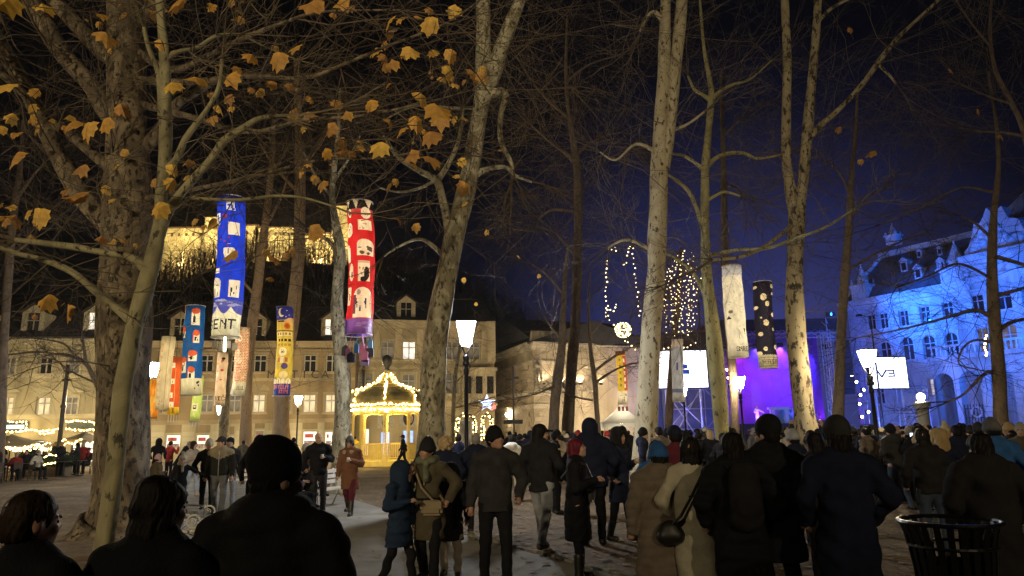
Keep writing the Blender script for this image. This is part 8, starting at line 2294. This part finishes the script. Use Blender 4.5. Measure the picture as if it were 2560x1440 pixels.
# --- cafe guests
cg = random.Random(31)
spots = [(12, 34, True), (48, 33, True), (74, 35, True), (100, 33.5, True), (20, 37, True), (60, 38, True), (88, 38.5, False), (118, 40, True), (157, 36.5, False), (198, 38, False), (212, 38.5, False), (225, 39, True), (186, 40, True), (140, 39, False), (5, 31.5, True), (-20, 34, True)]
proto = {}
GUEST = ['person in dark coat sitting at the cafe tables', 'person in dark coat standing at the cafe tables']
cc = ['black', 'charcoal', 'navy', 'taupe', 'red', 'offwhite']
for i, (px, d, sit) in enumerate(spots):
    c = cc[i % len(cc)] if i in (1, 4, 10) else ('black', 'charcoal', 'black2')[i % 3]
    x, y = PP(px, d)
    near = {12: 'at the left edge', 48: 'before the evergreen planter', 74: 'left of the dark pole', 100: 'in front of the pole', 20: 'under the wide parasol', 60: 'under the garland', 88: 'beside the upper garland', 118: 'behind the planter', 157: 'right of the dark pole', 198: 'under the small parasol', 212: 'beside the thick trunk', 225: 'right against the thick trunk', 186: 'behind the standing pair', 140: 'behind the dark pole', 5: 'nearest the left edge', -20: 'cut off by the frame edge'}[px]
    lb = {1: 'guest in red jacket sitting at the cafe tables', 3: 'guest in pale jacket sitting at the cafe tables', 4: 'guest in pink top sitting at the cafe tables'}.get(i, ('seated' if sit else 'standing') + ' cafe guest in dark coat ' + near)
    person(lb, x, y, H=cg.uniform(1.62, 1.8), yaw=cg.uniform(0, 360), coat={1: 'red', 3: 'offwhite', 4: 'pink'}.get(i, c), hair=(cg.choice(['short', 'bob', 'long']), cg.choice(['dark', 'brown', 'blond'])), hat=(('beanie', 'cream') if i in (3, 6) else None), sit=sit, h=.034, arms=(cg.choice(['hold', 'table', 'pocket']), cg.choice(['hold', 'table'])), group='cafe guests' if i not in (1, 3, 4) else None, hands=False, seed=100 + i, z=.04 if sit else 0)
# chairs and tables of the cafe
ch0 = None
for i, (px, d, sit) in enumerate(spots):
    if not sit: continue
    x, y = PP(px, d)
    if ch0 is None:
        ch0 = empty('cafe_chair', (x, y, 0), 0, 'dark cafe chair under a guest', 'chair', 'cafe chairs')
        MB().box(-.21, .21, -.2, .2, .40, .44).build('seat', M['wood_dark'], ch0); MB().box(-.2, .2, .2, .23, .5, .88).build('backrest', M['wood_dark'], ch0)
        for sx in (-.19, .19):
            for sy in (-.18, .19): MB().tube([(sx, sy, 0), (sx, sy, .41)], .018, 5).build('leg', M['black_iron'], ch0)
        o = ch0
    else: o = copy_tree(ch0)
    o.location = (x, y, 0); o.rotation_euler = (0, 0, cg.uniform(0, 6))
tb0 = None
for i, (px, d) in enumerate(((30, 34.2), (62, 34), (88, 36), (40, 37.5), (168, 36.3), (206, 37.6), (110, 38.6))):
    x, y = PP(px, d)
    if tb0 is None:
        tb0 = empty('cafe_table', (x, y, 0), 0, 'small round cafe table among the guests', 'table', 'cafe tables')
        MB().lathe([(0, .73), (.36, .73), (.36, .76), (0, .76)], 14).build('tabletop', M['wood_dark'], tb0); MB().tube([(0, 0, .02), (0, 0, .73)], .03, 6).lathe([(.24, 0), (.22, .03), (.03, .05)], 12).build('leg', M['black_iron'], tb0)
        o = tb0
    else: o = copy_tree(tb0)
    o.location = (x, y, 0)
# --- singer
p = at(1897, 1056, SY + 1.5)
who('singer in long white dress with one arm stretched out on stage', 1897, SY + 1.5, H=1.72, yaw=0, hair=('long', 'blond'), coat='white', hem=.06, trous='white', arms=('hold', 'out'), z=zd, h=.03, lean=0)
# --- the crowd before the stage: one of each kind built, the rest copied
KINDS = [dict(label='person in dark hat and dark coat', hat=('beanie', 'black'), hair=('short', 'dark'), coat='black'),
         dict(label='person with short dark hair', hair=('short', 'dark'), coat='navy'),
         dict(label='person with long dark hair', hair=('long', 'dark'), coat='charcoal'),
         dict(label='person with hood up', hat=('hood', 'black'), hair=None, coat='black'),
         dict(label='person with blond hair', hair=('bob', 'blond'), coat='taupe'),
         dict(label='person with brown hair and raised hands', hair=('short', 'brown'), coat='black2', arms=('phone', 'phone')),
         dict(label='person in pale hat', hat=('beanie', 'cream'), hair=('long', 'brown'), coat='grey'),
         dict(label='person with grey hair', hair=('short', 'grey'), coat='navy2'),
         dict(label='person in bobble hat', hat=('pom', 'pink'), hair=None, coat='black'),
         dict(label='person in dark cap', hat=('cap', 'black'), hair=('short', 'brown'), coat='charcoal'),
         dict(label='person in red hat', hat=('beanie', 'red'), hair=None, coat='navy')]
protos = []
for i, kd in enumerate(KINDS):
    kk = dict(kd); lb = kk.pop('label'); kk.setdefault('arms', ('pocket', 'pocket'))
    protos.append(person(lb, 8, 30 + i, H=1.75, yaw=0, h=.032, group='crowd before the stage', hands=False, seed=300 + i, fat=1.1, **kk))
cr = random.Random(12)
placed = []
used = set()
MARKS = ((1300, 'before the stone side wing'), (1400, 'before the concert hall'), (1500, 'near the thin curved tree'), (1590, 'before the marquee'), (1655, 'beside the tall cream trunk'), (1725, 'below the left screen'), (1775, 'left of the slender trunk'), (1830, 'right of the slender trunk'), (1880, 'before the warm stage lamp'), (1930, 'before the singer'), (1975, 'before the drum kit'), (2045, 'beside the mottled forked trunk'), (2120, 'near the thin dark trunk'), (2185, 'by the warm lamp post'), (2262, 'below the V3 screen'), (2330, 'near the globe lamp'), (2410, 'before the portico'), (2485, 'left of the dark edge tree'), (2540, 'right of the dark edge tree'), (9999, 'at the right edge'))
def where(px, d):
    m = [t for x_, t in MARKS if px < x_][0]
    return m + (', front rows' if d < 22 else ', mid-crowd' if d < 33 else ', far back')
def crowd(px, d):
    x, y = PP(px, d)
    for (a, b) in placed:
        if (a - x) ** 2 + (b - y) ** 2 < .45 ** 2: return False
    for t in TREES.values():
        if (t[1].x - x) ** 2 + (t[1].y - y) ** 2 < .75 ** 2: return False
    placed.append((x, y))
    wts = [9, 9, 5, 6, 2.2, 3, 2.4, 2, 1.1, 3, .8]
    k = cr.choices(range(len(protos)), wts)[0]
    if k in used: o = copy_tree(protos[k])
    else: o = protos[k]; used.add(k)
    for ch in o.children:
        if ch.name.startswith('coat') and k:
            ch.material_slots[0].link = 'OBJECT'; ch.material_slots[0].material = CL[cr.choice(['black', 'black2', 'navy', 'charcoal', 'navy2', 'taupe', 'olive', 'grey', 'beige', 'wine', 'blue', 'black', 'navy'])]
    o['label'] = 'crowd ' + KINDS[k]['label'] + ', ' + where(px, d)
    s = cr.uniform(.93, 1.05)
    o.location = (x, y, 0); o.scale = (s, s, s); o.rotation_euler = (0, 0, rad(180 + cr.gauss(0, 28) + 8))
    return True
n = 0
for tries in range(4000):
    if n >= 255: break
    if cr.random() < .72: px, d = cr.uniform(1640, 2620), cr.uniform(17, 50)
    else: px, d = cr.uniform(1240, 1660), cr.uniform(24, 48)
    d = d if cr.random() < .6 else cr.uniform(17, 30)
    if px < 1640 and d < 24: continue
    if crowd(px, d): n += 1
for i in range(len(protos)):
    if i not in used: crowd_x = protos[i]; crowd_x.location = (xat(1700 + i * 40, 33), 33, 0); crowd_x.rotation_euler = (0, 0, rad(180))
# loose people between the trees on the left, far
lk = random.Random(5)
for px, d, k in ((610, 36, 1), (735, 33, 0), (838, 35, 3), (1098, 40, 2), (1235, 34, 1), (1312, 27, 0), (1222, 29, 9)):
    o = copy_tree(protos[k]); x, y = PP(px, d); o.location = (x, y, 0); o.rotation_euler = (0, 0, lk.uniform(0, 6))
    o['label'] = {610: 'small far person standing by the slim leaning trunk', 735: 'small far person between stout brown trunk and bearded man', 838: 'small far hooded person beside the grey bent trunk', 1098: 'small far person right of the pavilion', 1235: 'small far person before the light arches', 1312: 'dark-hatted far person right of the white-clad woman', 1222: 'far person in cap left of the white-clad woman'}[px]; o['group'] = 'far people under the trees'

# ------------------------------------------------------------------ street furniture near the camera
# black slatted litter bin
bx, by = at(2372, 1306, 4.3).x, 4.3
bin_ = empty('litter_bin', (bx, by, 0), 0, 'black slatted metal litter bin with flared rim at the right front', 'litter bin')
zr = at(2376, 1303, 4.3).z; rr_ = .262
MB().tube([(rr_ * math.cos(a), rr_ * math.sin(a), zr) for a in np.linspace(0, 2 * math.pi, 33)], .014, 6, False).build('rim', M['black_iron'], bin_)
for zz, r_ in ((zr - .13, .225), (.12, .175), (zr * .5, .19)):
    MB().tube([(r_ * math.cos(a), r_ * math.sin(a), zz) for a in np.linspace(0, 2 * math.pi, 33)], .010, 5, False).build('hoop', M['black_iron'], bin_)
sl = MB(); sl.add([(-.0, -.016, 0), (0, .016, 0)], [])
prof_ = [(.262, zr), (.243, zr - .06), (.226, zr - .13), (.208, zr - .28), (.191, zr * .5), (.176, .12), (.176, .04)]
mb = MB()
for (r_, zz), (r2, z2) in zip(prof_[:-1], prof_[1:]):
    mb.add([(r_, -.017, zz), (r_, .017, zz), (r2, .017, z2), (r2, -.017, z2), (r_ - .008, -.017, zz), (r_ - .008, .017, zz), (r2 - .008, .017, z2), (r2 - .008, -.017, z2)], [(0, 3, 2, 1), (4, 5, 6, 7), (0, 4, 7, 3), (1, 2, 6, 5)])
sm = mb.mesh('slat')
for k in range(24): link('slat', sm, M['black_iron'], bin_, None, (0, 0, k * 2 * math.pi / 24))
MB().lathe([(.0, .05), (.176, .05), (.176, .0), (0, 0)], 20).build('base', M['black_iron'], bin_)
MB().lathe([(0, .08), (.163, .08), (.178, zr - .22)], 20).build('liner', plain('bin_liner', (.015, .015, .016), .3), bin_)

# white cast-iron park benches with wooden slats
def bench(px, d, yaw, label):
    e = empty('park_bench', (xat(px, d), d, 0), rad(yaw), label, 'bench', 'white park benches')
    for j in range(4): MB().box(-.8, .8, -.24 + j * .125, -.14 + j * .125, .43, .46).build('slat', M['white_wood'], e)
    for j in range(3): MB().box(-.8, .8, .27 + j * .025, .295 + j * .025, .55 + j * .13, .64 + j * .13).build('slat', M['white_wood'], e)
    for sx in (-.72, .72):
        m = MB()
        m.tube([(sx, -.30, 0), (sx, -.22, .15), (sx, -.2, .3), (sx, -.24, .42), (sx, .25, .42), (sx, .3, .6), (sx, .38, .92)], .022, 6)
        m.tube([(sx, .36, 0), (sx, .28, .16), (sx, .22, .3), (sx, .24, .42)], .022, 6)
        m.tube([(sx, -.24, .42)] + [(sx, -.16 + .09 * math.cos(a) - .02, .57 + .09 * math.sin(a)) for a in np.linspace(3.6, -2.4, 14)], .015, 5)
        m.tube([(sx, -.12, .66), (sx, .1, .68), (sx, .3, .68)], .018, 5)
        for q in (0, .05): m.tube([(sx, -.16 + (.045 - q * .5) * math.cos(a), .57 + (.045 - q * .5) * math.sin(a)) for a in np.linspace(0, 6.28, 9)], .008, 4)
        m.tube([(sx, .0, .2), (sx, -.12, .26), (sx, -.19, .3)], .014, 5); m.tube([(sx, .0, .2), (sx, .14, .26), (sx, .22, .3)], .014, 5)
        m.build('iron_end', M['white_iron'], e)
bench(488, 11.2, 105, 'white iron and wood park bench seen end-on behind the black-haired woman')
bench(826, 18.4, 70, 'white park bench behind the woman in the brown coat')
bench(604, 23, 20, 'small white park bench at the right of the track jacket man')
# ------------------------------------------------------------------ thin night haze over the whole square
hm = bpy.data.materials.new('night_haze'); hm.use_nodes = True
_n = hm.node_tree
for q in list(_n.nodes):
    if q.type == 'BSDF_PRINCIPLED': _n.nodes.remove(q)
_v = _n.nodes.new('ShaderNodeVolumePrincipled'); _v.inputs['Color'].default_value = (.85, .88, .95, 1); _v.inputs['Density'].default_value = 0.00028; _v.inputs['Anisotropy'].default_value = 0.3
_n.links.new(_v.outputs[0], _n.nodes['Material Output'].inputs['Volume'])
tag(MB().box(-505, 505, -305, 705, -1.0, 80).build('haze', hm), kind='stuff')

# smoke hanging over the stage deck
sm_ = bpy.data.materials.new('stage_smoke'); sm_.use_nodes = True
_n = sm_.node_tree
for q in list(_n.nodes):
    if q.type == 'BSDF_PRINCIPLED': _n.nodes.remove(q)
_v = _n.nodes.new('ShaderNodeVolumePrincipled'); _v.inputs['Color'].default_value = (.9, .9, .95, 1); _v.inputs['Density'].default_value = 0.07; _v.inputs['Anisotropy'].default_value = 0.2
_n.links.new(_v.outputs[0], _n.nodes['Material Output'].inputs['Volume'])
xl, xr, zd, zt = STG
o = tag(MB().box(xl + .4, xr - .4, .6, 8, zd + .02, zt + .5).build('stage_smoke', sm_, None), kind='stuff'); o.location = (s0.x, SY, 0)

_tc = _n.nodes.new('ShaderNodeTexCoord'); _nz = _n.nodes.new('ShaderNodeTexNoise'); _nz.inputs['Scale'].default_value = .35; _nz.inputs['Detail'].default_value = 2
_mr = _n.nodes.new('ShaderNodeMapRange'); _mr.inputs['From Min'].default_value = .38; _mr.inputs['From Max'].default_value = .68; _mr.inputs['To Min'].default_value = .01; _mr.inputs['To Max'].default_value = .17
_n.links.new(_tc.outputs['Object'], _nz.inputs['Vector']); _n.links.new(_nz.outputs['Fac'], _mr.inputs['Value']); _n.links.new(_mr.outputs[0], _v.inputs['Density'])
scene.cycles.volume_max_steps = 64
scene.cycles.volume_step_rate = 2.0
